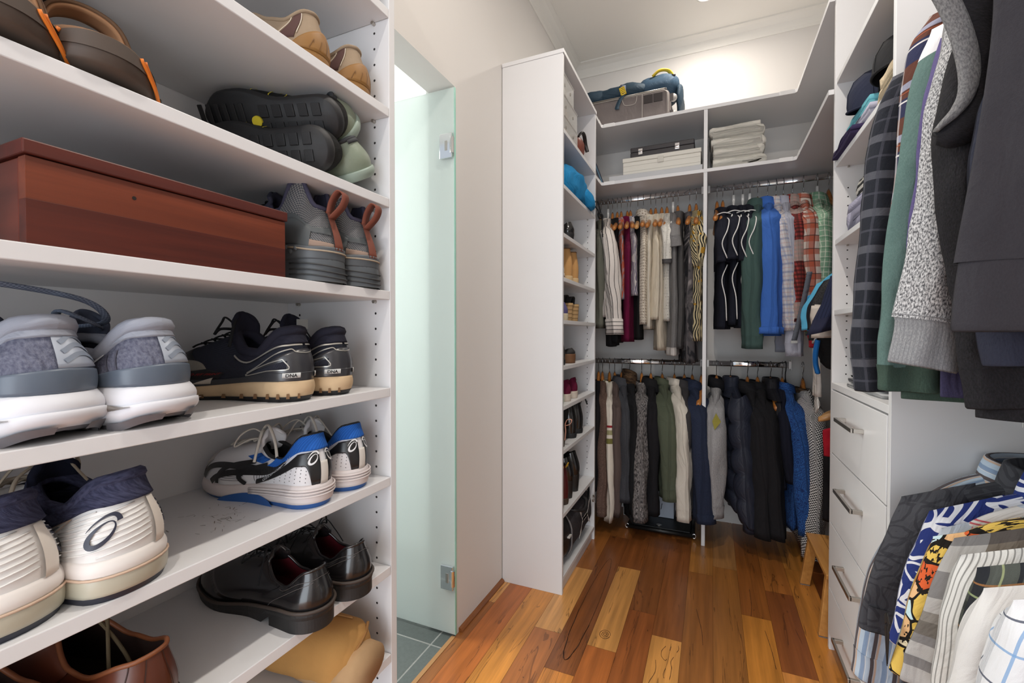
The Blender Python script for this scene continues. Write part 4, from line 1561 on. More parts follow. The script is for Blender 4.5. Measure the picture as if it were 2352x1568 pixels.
    def panel(s, name, mat, parent, f0, f1, lo, hi, off=.0012, n=26, m=8):
        """raised patch lo(k)..hi(k) over phi f0..f1, k in 0..1"""
        lo_ = lo if callable(lo) else (lambda k: lo)
        hi_ = hi if callable(hi) else (lambda k: hi)
        rows = []
        for j in range(m + 1):
            r = []
            for i in range(n + 1):
                k = i / n
                r.append(s.at(lerp(f0, f1, k), clamp(lerp(lo_(k), hi_(k), j / m)), off))
            rows.append(r)
        sk0 = [s.at(lerp(f0, f1, i / n), clamp(lo_(i / n)), -.002) for i in range(n + 1)]
        sk1 = [s.at(lerp(f0, f1, i / n), clamp(hi_(i / n)), -.002) for i in range(n + 1)]
        return B().grid([sk0] + rows + [sk1]).build(name, mat, parent, smooth=True)

    def ribbon(s, name, mat, parent, pts, width, off=.0014, sub=6, b=None, closed=False):
        """flat line on the shell through (phi, v) points; width may be a function of k"""
        q = spline([(p[0], p[1], 0) for p in pts], sub)
        l, r = [], []
        P = [s.at(p.x, clamp(p.y), off) for p in q]
        for i, p in enumerate(q):
            tn = (P[min(i + 1, len(P) - 1)] - P[max(i - 1, 0)])
            tn = tn.normalized() if tn.length > 1e-9 else Vector((1, 0, 0))
            sd = s.nrm(p.x, clamp(p.y)).cross(tn).normalized()
            w = width(i / (len(q) - 1)) if callable(width) else width
            l.append(P[i] + sd * w / 2)
            r.append(P[i] - sd * w / 2)
        bb = b if b is not None else B()
        bb.grid([l, r])
        if b is None:
            return bb.build(name, mat, parent, smooth=True)

    def local(s, phi0, v0, a, bb, off=.0016):
        ma, mb = s.metric(phi0, v0)
        return s.at(phi0 + a / ma, clamp(v0 + bb / mb), off)

    def swirl(s, mat, parent, phi0, v0, size, rot=.5, mirror=1, off=.0022):
        """oval spiral mark: a thick open ring with a thin tail sweeping over it"""
        b = B()
        c, sn = math.cos(rot), math.sin(rot)

        def put(x, y):
            X, Y = (x * c - y * sn) * size, (x * sn + y * c) * size
            return s.local(phi0, v0, X * mirror, Y, off)
        for (rx, ry, a0, a1, wf, ox, oy) in ((.36, .20, 0, TAU, lambda k: .085 + .05 * math.cos(TAU * k - math.pi), -.10, -.06),
                                              (.47, .30, math.radians(-38), math.radians(118), lambda k: .13 * (1 - k) ** .8 + .012, -.03, .0)):
            n = 36
            l, r = [], []
            for i in range(n + 1):
                k = i / n
                a = lerp(a0, a1, k)
                w = wf(k)
                l.append(put(ox + (rx + w / 2) * math.cos(a), oy + (ry + w / 2) * math.sin(a)))
                r.append(put(ox + (rx - w / 2) * math.cos(a), oy + (ry - w / 2) * math.sin(a)))
            b.grid([l, r])
        return b.build('logo', mat, parent)

    def letters(s, text, mat, parent, phi0, v0, size, rot=0.0, mirror=-1, off=.002, bold=.02, shear=.25, name='lettering'):
        vs, fs = text_mesh(text, bold, shear)
        c, sn = math.cos(rot), math.sin(rot)
        P = []
        for x, y in vs:
            X, Y = (x * c - y * sn) * size, (x * sn + y * c) * size
            P.append(s.local(phi0, v0, X * mirror, Y, off))
        return B().add(P, fs).build(name, mat, parent)

    def tongue(s, parent, mat, rise=.03, width=.026, back=.012, start=.05, thick=.007):
        b = B()
        rows = []
        top = s.collar(math.pi)
        base = s.S(math.pi, .55)
        A = Vector((lerp(top.x, base.x, .6), top.y, lerp(top.z, base.z, .6) - .004))
        Bp = top + Vector((0, 0, .001))
        C = top + Vector((-back, 0, rise))
        q = spline([A, Bp, C], 8)
        for i, p in enumerate(q):
            k = i / (len(q) - 1)
            w = width * lerp(.75, 1.0, k) * (1 if k < .9 else math.sqrt(max(.05, 1 - ((k - .9) / .115) ** 2)))
            rows.append([p + Vector((-.010 * (u * u), u * w, -.014 * u * u)) for u in [x / 6 - 1 for x in range(13)]])
        o = b.grid(rows).build('tongue', mat, parent, smooth=True, solid=thick, sub=1)
        return o

    def laces(s, parent, mat, vs=(.60, .70, .80, .90), half=.30, r=.0022, flat=.55, loops=True, seed=1, loop_len=.05):
        b = B()
        rng = random.Random(seed)
        for i, v in enumerate(vs):
            for sg in (1, -1):
                v2 = vs[i + 1] if i + 1 < len(vs) else min(1, v + .08)
                pts = []
                for k in range(7):
                    q = k / 6
                    pts.append(s.at(math.pi + sg * lerp(-half, half, q), lerp(v, v2, q), .004 + .003 * math.sin(math.pi * q)))
                b.tube(pts, r, 6, squash=flat)
        o = b.build('laces', mat, parent, smooth=True)
        if loops:
            k = s.at(math.pi, 1.0, .006)
            lb = B()
            for sg in (1, -1):
                lb.tube(spline([k, k + Vector((.005, sg * .022, .020)), k + Vector((.015, sg * loop_len, .012)), k + Vector((.022, sg * (loop_len + .008), -.008)), k + Vector((.012, sg * .026, .001)), k], 6), r, 6, squash=flat)
                e = Vector((rng.uniform(-.03, .01), sg * rng.uniform(.02, .04), 0))
                lb.tube(spline([k, k + e * .5 + Vector((0, 0, .018)), k + e + Vector((0, 0, -.004)), k + e * 1.4 + Vector((0, 0, -.028))], 6), r, 6, squash=flat)
            lb.build('lace_bow', mat, parent, smooth=True)
        return o


def shoe_root(name, label, pos, yaw, group, rot=None, cat='shoe'):
    return root(name, label, cat, pos, yaw, group, rot=rot)


m_soleblk = plain('black_rubber', (30, 30, 32), .6, var=.08, grain=.2)
m_whitemid = plain('white_foam', (222, 222, 228), .5, var=.02)
m_stitch = plain('stitching', (70, 62, 56), .8)


# ---- grey running shoes
def grey_runner(label, pos, yaw, seed, mark):
    r = shoe_root('running_shoe', label, pos, yaw, 'grey running shoes')
    s = Shoe(L=.305, W=.108, hz=.050, tz=.030, zb=.122, za=.084, zf=.108, c0=.020, c1=.14, cw=.034, toe=.042, heelw=.40, bulge=.006, heelin=.010, hround=.11)
    mesh = fabric('runner_mesh', (112, 114, 130), kind='heather', c2=(84, 86, 104), scale=300, contrast=.8, weave=.4)
    up = F('runner_grey_collar', (150, 154, 166), weave=.2)
    slate = plain('slate_overlay', (92, 102, 116), .35)
    grey = plain('grey_outsole', (108, 104, 108), .55)
    gel = plain('smoky_gel', (122, 116, 112), .12, spec=.9, var=.12, scale=60, coat=.6)
    s.make_sole(r, [('outsole', grey, 0, .12, -.006, -.002, 0), ('midsole', m_whitemid, .10, .56, -.001, .012, .006), ('foam_upper_layer', m_whitemid, .54, 1.0, .010, .001, .004)])
    # tread pads of the outsole
    for f0, f1 in ((.15, .75), (.85, 1.25), (1.32, 1.6), (TAU - .75, TAU - .15)):
        b = B()
        rows = []
        for j in range(5):
            rows.append([s.sole(lerp(f0, f1, i / 10), lerp(-.02, .22 - .05 * abs(i / 5 - 1), j / 4), lerp(.001, .008, j / 4) + .0025) for i in range(11)])
        b.grid(rows).build('tread_pad', grey, r, smooth=True)
    # gel window: a lens let into the sole
    for f0, f1 in ((.5, 1.55), (TAU - 1.55, TAU - .5)):
        rows = []
        for j in range(7):
            rows.append([s.sole(lerp(f0, f1, i / 20), .53 + .12 * math.sin(math.pi * i / 20) * (j / 3 - 1), .0125 + .004 * math.sin(math.pi * j / 6)) for i in range(21)])
        B().grid(rows).build('gel_window', gel, r, smooth=True)
    s.make_upper(r, mesh, up, up, .009)
    s.panel('heel_overlay', slate, r, -1.35, 1.35, 0.0, lambda k: .30 - .22 * abs(2 * k - 1) ** 1.5, .0022)
    s.panel('reflective_heel_patch', plain('reflective_patch', (176, 184, 198), .35, metal=.3), r, -.56, .10, .30, .86, .0018)
    cb = B()
    for k in range(3):
        v = .40 + .15 * k
        s.ribbon('', None, None, [(-.48, v), (-.34, v + .09), (-.23, v + .11), (-.12, v + .09), (.02, v)], .005, .0026, b=cb)
    cb.build('chevrons', plain('chevron_grey', (132, 142, 158), .4), r)
    db = B()
    for k in range(6):
        s.ribbon('', None, None, [(.62 + .12 * k, .18), (.72 + .13 * k, .42), (.78 + .15 * k, .62)], .0022, .0012, b=db)
    db.build('knit_ridges', plain('ridge_grey', (78, 78, 92), .8), r)
    white = plain('white_print', (232, 232, 236), .5)
    for sg in (1, -1):
        c = 1.0 * sg
        wb = B()
        s.ribbon('', None, None, [(c, .66), (c + .16 * sg, .46), (c + .62 * sg, .40)], .0022, .0018, sub=8, b=wb)
        s.ribbon('', None, None, [(c, .66), (c + .6 * sg, .60)], .0022, .0018, sub=8, b=wb)
        wb.build('stripe_outline', white, r)
    if mark:
        s.letters('GEL-KAYANO 29', white, r, 1.55, .33, .0125, rot=.22, bold=.03, off=.0036)
    s.panel('collar_pad', up, r, -1.5, 1.5, lambda k: .80, lambda k: 1.0, .0035)
    s.tongue(r, F('runner_tongue', (70, 76, 92)), .034, .026)
    s.laces(r, F('runner_lace', (74, 82, 98), kind='check', c2=(100, 108, 124), scale=500), seed=seed, loops=False)
    return r, s


# heel sole corner pixels place each pair on its shelf
YAW0 = math.pi + .10
r1, s1 = grey_runner('grey running shoe nearest the camera, lettering along its side', (-.610, .246, 1.055), math.pi + .22, 1, True)
r2, s2 = grey_runner('grey running shoe right of its twin, beside the black trail shoes', (-.602, .340, 1.055), math.pi + .22, 2, False)
lace_m = F('runner_lace', (74, 82, 98))
for nm_, rr, pts in (('lace_bow', r1, [(.15, .02, .11), (.12, .06, .150), (.06, .05, .162), (.04, -.04, .150), (.05, -.075, .126), (.09, -.06, .118), (.14, -.01, .112)]),
                     ('lace_bow', r2, [(.16, .02, .11), (.12, .04, .128), (.08, .06, .136), (.075, .03, .122), (.12, -.01, .118), (.15, -.02, .112)])):
    B().tube(spline(pts, 8), .0042, 8, squash=.45).build(nm_, lace_m, rr, smooth=True)


# ---- black and red trail shoes
def trail(label, pos, yaw, seed):
    r = shoe_root('trail_shoe', label, pos, yaw, 'black and red trail shoes')
    s = Shoe(L=.29, W=.104, hz=.034, tz=.022, zb=.116, za=.078, zf=.112, c0=.018, c1=.135, cw=.033, toe=.040, bulge=.007, spring=.008)
    navy = F('trail_dark_mesh', (46, 48, 60), kind='check', c2=(32, 34, 42), scale=600, weave=.4)
    pad = F('trail_collar', (34, 34, 46), weave=.2)
    dirt = plain('dirty_foam', (206, 178, 142), .8, var=.18, scale=40)
    gloss = plain('glossy_overlay', (52, 52, 56), .28, var=.2, scale=30, spec=.7)
    s.make_sole(r, [('outsole', m_soleblk, 0, .26, -.004, .002, 0), ('midsole', dirt, .22, 1.0, .001, .003, .003)])
    lug = B()
    for f in (.25, .45, .62, .80, 1.0, 1.2, 1.45, 1.7):
        lug.add([s.sole(f - .03, .18, .006), s.sole(f + .03, .18, .006), s.sole(f + .02, .42, .0055), s.sole(f - .02, .42, .0055)], [(0, 1, 2, 3)])
    lug.build('sole_grooves', plain('groove_brown', (120, 88, 58), .8), r)
    s.panel('red_sole_patch', plain('red_rubber', (150, 34, 40), .6), r, 1.5, 1.95, 0, 0.001, 0)
    rb = B()
    rb.grid([[s.sole(lerp(1.75, 2.25, i / 8), f, .0052) for i in range(9)] for f in (.02, .22)])
    rb.build('red_rubber', plain('red_rubber', (150, 34, 40), .6), r)
    s.make_upper(r, navy, pad, pad, .009)
    s.panel('collar_pad', pad, r, -1.75, 1.75, lambda k: .74, lambda k: 1.0, .004)
    s.panel('heel_counter', gloss, r, -1.05, 1.05, .0, lambda k: .62 - .40 * abs(2 * k - 1) ** 2.2, .002)
    s.panel('rand', gloss, r, -2.9, 2.9, .0, lambda k: .14, .0026, n=60)
    s.panel('toe_overlay', plain('black_overlay', (26, 26, 28), .5), r, 1.55, TAU - 1.55, .10, lambda k: .34 + .3 * math.sin(math.pi * k), .0012, n=50)
    silver = plain('silver_piping', (176, 172, 164), .3, metal=.6)
    for sg in (1, -1):
        s.ribbon('piping', silver, r, [(sg * .04, .70), (sg * .5, .70), (sg * 1.0, .68), (sg * 1.5, .70), (sg * 1.9, .84)], .0026, .0045)
        s.ribbon('piping', silver, r, [(0, .52), (sg * .25, .55), (sg * .40, .62), (sg * .8, .50), (sg * 1.15, .24)], .0018, .003)
        win = [(sg * .55, .40), (sg * 1.0, .30), (sg * 1.15, .17), (sg * .80, .19), (sg * .42, .21), (sg * .55, .40)]
        s.ribbon('window_edge', silver, r, win, .0016, .0032, sub=4)
        s.panel('mesh_window', navy, r, sg * .46, sg * 1.08, lambda k: .21 - .03 * k, lambda k: .37 - .14 * k, .0026, n=12, m=3)
        for k in range(3):
            f = sg * (1.62 + .26 * k)
            s.panel('side_window', plain('bone_patch', (206, 196, 184), .7), r, f, f + sg * .19, lambda q: .05, lambda q: .20 - .13 * q if k == 0 else .17, .0032, n=6, m=2)
        s.panel('oval_badge', plain('grey_badge', (132, 126, 116), .4), r, sg * 1.85, sg * 2.35, lambda q: .42 - .13 * math.sin(math.pi * q), lambda q: .42 + .10 * math.sin(math.pi * q), .003, n=14, m=4)
        fb = B()
        for k in range(6):
            f0 = sg * (1.95 + .13 * k)
            s.ribbon('', None, None, [(f0, .40 + .02 * k), (f0 + sg * .06, .30), (f0 + sg * .05, .20)], .0035, .0028, b=fb)
        fb.build('red_ribs', plain('red_print', (142, 36, 36), .7), r)
        s.panel('badge_plate', plain('white_plate', (196, 196, 194), .4), r, sg * .20, sg * .52, .060, .135, .0045, n=8, m=2)
    s.letters('3D FIT PRINT', plain('red_print', (142, 36, 36), .7), r, 1.95, .215, .0085, rot=.18, off=.0032)
    s.letters('DNA', plain('ink', (40, 40, 44), .6), r, .47, .072, .0075, off=.0052, bold=.03, shear=0)
    s.tongue(r, F('trail_tongue', (30, 30, 42)), .038, .028, .004, thick=.009)
    s.laces(r, F('black_lace', (28, 28, 30)), seed=seed, r=.0026, loop_len=.022)
    if seed == 2:
        t = s.collar(math.pi)
        B().box((t.x - .036, -.012, t.z + .008), (t.x - .034, .014, t.z + .026), M=Matrix.Translation((0, 0, 0))).build('size_label', plain('label_grey', (164, 164, 160), .6), r)
    return r


trail('black trail shoe with red ribs, the nearer one of its pair', (-.614, .552, 1.055), math.pi + .12, 1)
trail('black trail shoe with red ribs, the one closest to the side panel', (-.612, .638, 1.055), math.pi + .06, 2)


# ---- white, blue and black court shoes
def court(label, pos, yaw, seed):
    r = shoe_root('court_shoe', label, pos, yaw, 'white and blue court shoes')
    s = Shoe(L=.275, W=.104, hz=.040, tz=.026, zb=.122, za=.078, zf=.098, c0=.014, c1=.135, cw=.030, toe=.046, bulge=.006, spring=.006)
    white = plain('white_leather', (222, 220, 222), .45, var=.03, grain=.08)
    blue = F('court_blue_mesh', (42, 102, 188), kind='check', c2=(32, 82, 160), scale=560, weave=.4)
    blk = plain('black_patent', (28, 28, 30), .32, var=.05, spec=.6)
    bsole = plain('blue_outsole', (44, 90, 156), .5, var=.06)
    dirty = plain('scuffed_white_foam', (216, 206, 204), .55, var=.05, scale=30)
    s.make_sole(r, [('outsole', bsole, 0, .26, -.001, .002, .0), ('midsole', dirty, .22, 1.0, .004, .002, .003)])
    for f in (.55, .68, .80):
        s_ = [s.sole(lerp(-1.5, 1.5, i / 40), f, .0075) for i in range(41)]
        B().tube(s_, .0018, 6).build('sole_rib', dirty, r, smooth=True)
    rows = [[s.sole(lerp(1.1, 1.95, i / 14), lerp(-.03, .55 * math.sin(math.pi * i / 14) ** .6, j / 4), .0064) for i in range(15)] for j in range(5)]
    B().grid(rows).build('arch_bridge', bsole, r, smooth=True)
    s.make_upper(r, white, plain('court_lining', (24, 24, 26), .9), plain('court_rim', (24, 24, 26), .8), .0035)
    s.panel('collar_pad', blue, r, -1.6, 1.6, lambda k: .68 + .04 * abs(2 * k - 1), lambda k: 1.0, .0035)
    for sg in (1, -1):
        s.panel('heel_wrap', blk, r, sg * .10, sg * .72, lambda k: .0 if k < .30 else .36 * math.sin(min(1, (k - .30) / .3) * 1.57), lambda k: .665 - .02 * k, .002, n=20)
        s.panel('heel_wrap', blk, r, sg * .70, sg * 1.42, lambda k: .36 - .36 * k, lambda k: .645 - .48 * k, .002, n=16)
        hb = B()
        for i in range(7):
            for j in range(5):
                f = sg * (.42 + .11 * i)
                v = .05 + .07 * j
                if v < .36 - .30 * max(0, (abs(f) - .75) / .55) and abs(f) < 1.25:
                    c = s.at(f, v + (.03 if i % 2 else 0), .0008)
                    nn = s.nrm(f, v)
                    ax = nn.cross(Vector((0, 0, 1))).normalized()
                    ay = nn.cross(ax)
                    hb.add([c + ax * .0008 * math.cos(q) + ay * .0008 * math.sin(q) for q in (TAU * k / 6 for k in range(6))], [tuple(range(6))])
        hb.build('vent_holes', M_HOLE, r)['kind'] = 'stuff'
        # crossing side stripes
        w = .0105
        sb = B()
        s.ribbon('', None, None, [(sg * 1.05, .66), (sg * 1.5, .60), (sg * 1.9, .50), (sg * 2.25, .30), (sg * 2.38, .04)], w, .0020, sub=10, b=sb)
        s.ribbon('', None, None, [(sg * 1.05, .60), (sg * 1.5, .46), (sg * 1.85, .32), (sg * 2.15, .02)], w, .0022, sub=10, b=sb)
        s.ribbon('', None, None, [(sg * 1.62, .74), (sg * 1.72, .50), (sg * 1.72, .25), (sg * 1.58, .02)], w * .85, .0026, sub=10, b=sb)
        s.ribbon('', None, None, [(sg * 1.90, .74), (sg * 2.0, .50), (sg * 2.03, .28), (sg * 2.0, .03)], w * .8, .0028, sub=10, b=sb)
        sb.build('side_stripes', blk, r)
        lb = B()
        for k in range(6):
            f = 1.44 - .05 * k
            s.ribbon('', None, None, [(sg * (f + .24), .68), (sg * (f + .16), .48), (sg * f, .10)], .0010, .0014, b=lb)
        for k in range(5):
            s.ribbon('', None, None, [(sg * (1.66 + .0), .10 + .05 * k), (sg * 1.95, .10 + .05 * k)], .0009, .0014, b=lb)
        lb.build('fine_lines', plain('line_grey', (90, 90, 94), .7), r)
        s.swirl(plain('swirl_white', (226, 226, 228), .4), r, sg * .26, .53, .024, rot=.95 if sg > 0 else .95, mirror=-sg)
        s.panel('collar_lower_blue', blue, r, sg * 1.75, sg * 2.15, .74, .92, .002, n=8, m=3)
    s.panel('heel_strip', plain('white_strip', (214, 208, 200), .5), r, -.10, .10, 0, .42, .003, n=6)
    s.letters('GELDOMINATOR', plain('silver_print', (200, 200, 204), .4), r, 1.28, .085, .0098, rot=.62, off=.0032, bold=.012)
    toe = plain('toe_cap_grey', (196, 190, 186), .6, var=.06, scale=40)
    s.panel('toe_cap', toe, r, 2.45, TAU - 2.45, 0, lambda k: .34 + .12 * math.sin(math.pi * k), .0016)
    s.tongue(r, white, .026, .026, .010)
    s.laces(r, F('off_white_lace', (206, 200, 190)), seed=seed, r=.0026, loop_len=.04)
    t = s.collar(math.pi)
    B().tube(spline([(t.x + .01, .01, t.z + .012), (t.x - .02, .018, t.z + .034), (t.x - .045, .024, t.z + .012), (t.x - .06, .03, t.z - .022)], 6), .0028, 6, squash=.5).build('lace_end', F('off_white_lace', (206, 200, 190)), r, smooth=True)
    return r


court('white and blue court shoe, the nearer of its pair, black side stripes showing', (-.610, .582, .871), math.pi - .02, 1)
court('white and blue court shoe half hidden behind its twin, next to the side panel', (-.612, .676, .871), math.pi - .02, 2)


# ---- white tennis shoes with navy collars
def tennis(label, pos, yaw, seed):
    r = shoe_root('tennis_shoe', label, pos, yaw, 'white tennis shoes with navy collars')
    s = Shoe(L=.30, W=.108, hz=.046, tz=.030, zb=.130, za=.096, zf=.118, c0=.016, c1=.14, cw=.033, toe=.044, bulge=.004, heelw=.41, hround=.10)
    cream = plain('cream_leather', (232, 229, 226), .5, var=.03)
    navy = F('navy_knit_collar', (42, 44, 66), kind='heather', c2=(66, 68, 92), scale=240, weave=.7)
    s.make_sole(r, [('outsole', plain('navy_outsole', (42, 44, 56), .5), 0, .20, .001, .005, 0),
                    ('midsole', plain('yellowed_clear_sole', (184, 178, 160), .35, var=.1, scale=30), .17, .62, .005, .006, .001),
                    ('foam_upper_layer', plain('cream_foam', (230, 223, 218), .55), .60, 1.0, .004, .001, .003)])
    for f, g, nm2 in ((.61, .0062, 'sole_seam'),):
        B().tube([s.sole(TAU * i / 60, f, g) for i in range(60)], .0014, 6, closed=True).build(nm2, plain('peach_seam', (206, 178, 156), .6), r, smooth=True)
    s.make_upper(r, cream, navy, navy, .0075)
    s.panel('collar_pad', navy, r, -1.6, 1.6, lambda k: .66, lambda k: 1.0, .005)
    # diagonal ribs moulded into the heel
    rb = B()
    for sg in (1, -1):
        for k in range(13):
            v0 = -.10 + .075 * k
            pts = []
            for i in range(9):
                f = lerp(-.12 if sg > 0 else .36, 1.02, i / 8)
                v = v0 - .18 * (i / 8)
                if .03 < v < .63:
                    pts.append(s.at(sg * f, v, .0008))
            if len(pts) > 2:
                rb.tube(pts, .0011, 6, squash=.7)
    rb.build('heel_ribs', cream, r, smooth=True)
    s.panel('heel_strip', plain('cream_strip', (226, 218, 208), .5), r, -.34, -.16, .0, .66, .0030, n=6)
    seam = plain('peach_seam', (206, 178, 156), .6)
    for sg in (1, -1):
        s.ribbon('seam', seam, r, [(sg * .98, .62), (sg * 1.05, .5), (sg * 1.25, .2), (sg * 1.28, .03)], .0014, .0016)
        s.ribbon('seam', seam, r, [(sg * .98, .62), (sg * 1.4, .66), (sg * 1.8, .66)], .0010, .0016)
        s.panel('grey_flash', plain('flash_grey', (112, 114, 122), .4), r, sg * 1.14, sg * 1.75, lambda k: .48 - .10 * k, lambda k: .58 - .06 * abs(k - .1), .002, n=10, m=3)
        s.panel('navy_flash', plain('flash_navy', (34, 36, 50), .4), r, sg * 1.42, sg * 1.8, lambda k: .30 - .12 * k, lambda k: .36, .002, n=10, m=3)
        s.swirl(plain('swirl_navy', (44, 46, 62), .4), r, sg * .42, .36, .038, rot=.95, mirror=-sg)
    s.tongue(r, F('navy_tongue', (24, 26, 42), weave=.5), .030, .027, .012, thick=.009)
    s.laces(r, F('beige_lace', (176, 162, 144)), seed=seed, r=.0025, loop_len=.045)
    t = s.collar(math.pi)
    lb = B()
    lb.tube(spline([(t.x + .02, -.03, t.z + .006), (t.x - .0, .0, t.z + .022), (t.x - .012, .035, t.z + .012), (t.x - .03, .055, t.z - .01)], 6), .0026, 6, squash=.5)
    lb.build('lace_end', F('beige_lace', (176, 162, 144)), r, smooth=True)
    return r


tennis('white tennis shoe with a navy collar, cut off by the left edge of the photo', (-.618, .214, .871), math.pi + .22, 1)
tennis('white tennis shoe with a navy knit collar, right of its twin, whole heel in view', (-.606, .308, .871), math.pi + .22, 2)


# ---- black leather dress shoes
def dress(label, pos, yaw, seed):
    r = shoe_root('dress_shoe', label, pos, yaw, 'black leather dress shoes')
    s = Shoe(L=.298, W=.106, hz=.034, tz=.016, zb=.094, za=.064, zf=.092, c0=.012, c1=.125, cw=.029, toe=.044, bulge=.005, spring=.010, asym=.008, toew=.40)
    lea = plain('black_leather', (27, 25, 26), .22, var=.25, scale=26, spec=.6, coat=.3)
    red = plain('burgundy_lining', (84, 14, 24), .6)
    rub = plain('dress_sole', (30, 29, 29), .55, grain=.3, gscale=240)
    # thin sole with a welt, and a separate stacked heel
    rows = []
    for f, g in ((.62, .002), (.80, .004), (1.0, .004)):
        rows.append([s.sole(TAU * i / 64, f if s.t(TAU * i / 64) < .34 else lerp(.0, 1, (f - .62) / .38), g) for i in range(64)])
    B().grid(rows, True, cap0=True, cap1=True).build('sole', rub, r, smooth=False)
    hb = B()
    hr = []
    for f in (0, .3, .62):
        ring = []
        for i in range(40):
            a = lerp(-1.13, 1.13, i / 39)
            p = s.sole(a, f, .002)
            ring.append(p)
        hr.append(ring)
    hb.grid(hr, True, cap0=True, cap1=True).build('heel', rub, r, smooth=False)
    B().tube([s.sole(TAU * i / 64, 1.0, .004) for i in range(64)], .0028, 6, closed=True).build('welt', plain('welt_brown', (66, 56, 50), .6), r, smooth=True)
    s.make_upper(r, lea, red, lea, .0025)
    seam = plain('grey_seam', (84, 78, 76), .6)
    for sg in (1, -1):
        s.ribbon('seam', seam, r, [(0, .80), (sg * .5, .76), (sg * 1.0, .78), (sg * 1.5, .86)], .0007, .0012)
        s.ribbon('seam', seam, r, [(sg * .30, .72), (sg * .8, .58), (sg * 1.05, .35), (sg * 1.15, .02)], .0008, .0012)
        s.ribbon('seam', seam, r, [(sg * 1.62, .02), (sg * 1.70, .3), (sg * 1.95, .62), (sg * 2.3, .82)], .0008, .0012)
    s.letters('Oxford' if False else 'Hush', plain('embossed_dark', (44, 40, 38), .5), r, .98, .20, .0075, rot=.1, off=.0012) if False else None
    s.panel('quarter', lea, r, 1.60, 2.75, lambda k: .02 + .45 * k, lambda k: 1.0 - .0 * k, .0016, n=20)
    s.panel('quarter', lea, r, TAU - 1.60, TAU - 2.75, lambda k: .02 + .45 * k, lambda k: 1.0, .0016, n=20)
    s.tongue(r, lea, .018, .022, .008, thick=.004)
    s.laces(r, F('black_lace', (28, 28, 30)), vs=(.72, .80, .88), half=.26, r=.0016, seed=seed, loop_len=.035)
    return r


dress('black leather dress shoe with burgundy lining, the nearer of its pair', (-.578, .553, .686), math.pi - .06, 1)
dress('black leather dress shoe behind its twin, touching the side panel', (-.580, .650, .686), math.pi - .06, 2)


# ---- brown leather shoes, seen into from above
def brown(label, pos, yaw, seed):
    r = shoe_root('leather_shoe', label, pos, yaw, 'brown leather lace-up shoes')
    s = Shoe(L=.30, W=.108, hz=.030, tz=.018, zb=.102, za=.084, zf=.112, c0=.006, c1=.150, cw=.038, toe=.046, bulge=.004, heelw=.40)
    lea = plain('brown_leather', (88, 44, 28), .34, var=.25, scale=22)
    s.make_sole(r, [('sole', plain('brown_sole', (52, 40, 34), .6), 0, 1, .003, .004, .001)])
    s.make_upper(r, lea, plain('dark_brown_lining', (46, 28, 22), .7), plain('tan_edge', (122, 70, 40), .5), .0028)
    seam = plain('dark_thread', (48, 26, 18), .7)
    for sg in (1, -1):
        s.ribbon('seam', seam, r, [(sg * .16, .99), (sg * .20, .7), (sg * .24, .3), (sg * .26, .0)], .0011, .001)
        s.ribbon('seam', seam, r, [(sg * .52, .98), (sg * .54, .7), (sg * .50, .3), (sg * .50, .0)], .0011, .001)
    s.panel('quarter', lea, r, 1.75, 2.80, lambda k: .05 + .45 * k, 1.0, .002, n=18)
    s.panel('quarter', lea, r, TAU - 1.75, TAU - 2.80, lambda k: .05 + .45 * k, 1.0, .002, n=18)
    s.tongue(r, lea, .030, .026, .004, thick=.004)
    lm = F('olive_cord', (98, 86, 66))
    s.laces(r, lm, vs=(.75, .83, .91), half=.24, r=.0019, seed=seed, flat=1, loops=False)
    t = s.collar(math.pi)
    cb = B()
    cb.tube(spline([(t.x + .004, -.008, t.z + .004), (t.x - .02, .004, t.z + .046), (t.x - .038, -.010, t.z + .050), (t.x - .055, -.004, t.z + .012), (t.x - .085, .012, t.z - .05), (t.x - .098, .016, t.z - .085)], 8), .0021, 8)
    cb.tube(spline([(t.x + .004, .008, t.z + .004), (t.x - .012, .022, t.z + .030), (t.x - .045, .008, t.z + .022), (t.x - .075, -.010, t.z - .03), (t.x - .105, -.014, t.z - .085)], 8), .0021, 8)
    cb.build('lace_end', lm, r, smooth=True)
    return r


brown('brown leather lace-up shoe in the bottom left corner, partly cut off', (-.612, .222, .686), math.pi + .10, 1)
brown('brown leather lace-up shoe right of its twin, cord lace crossing its opening', (-.596, .318, .686), math.pi + .10, 2)


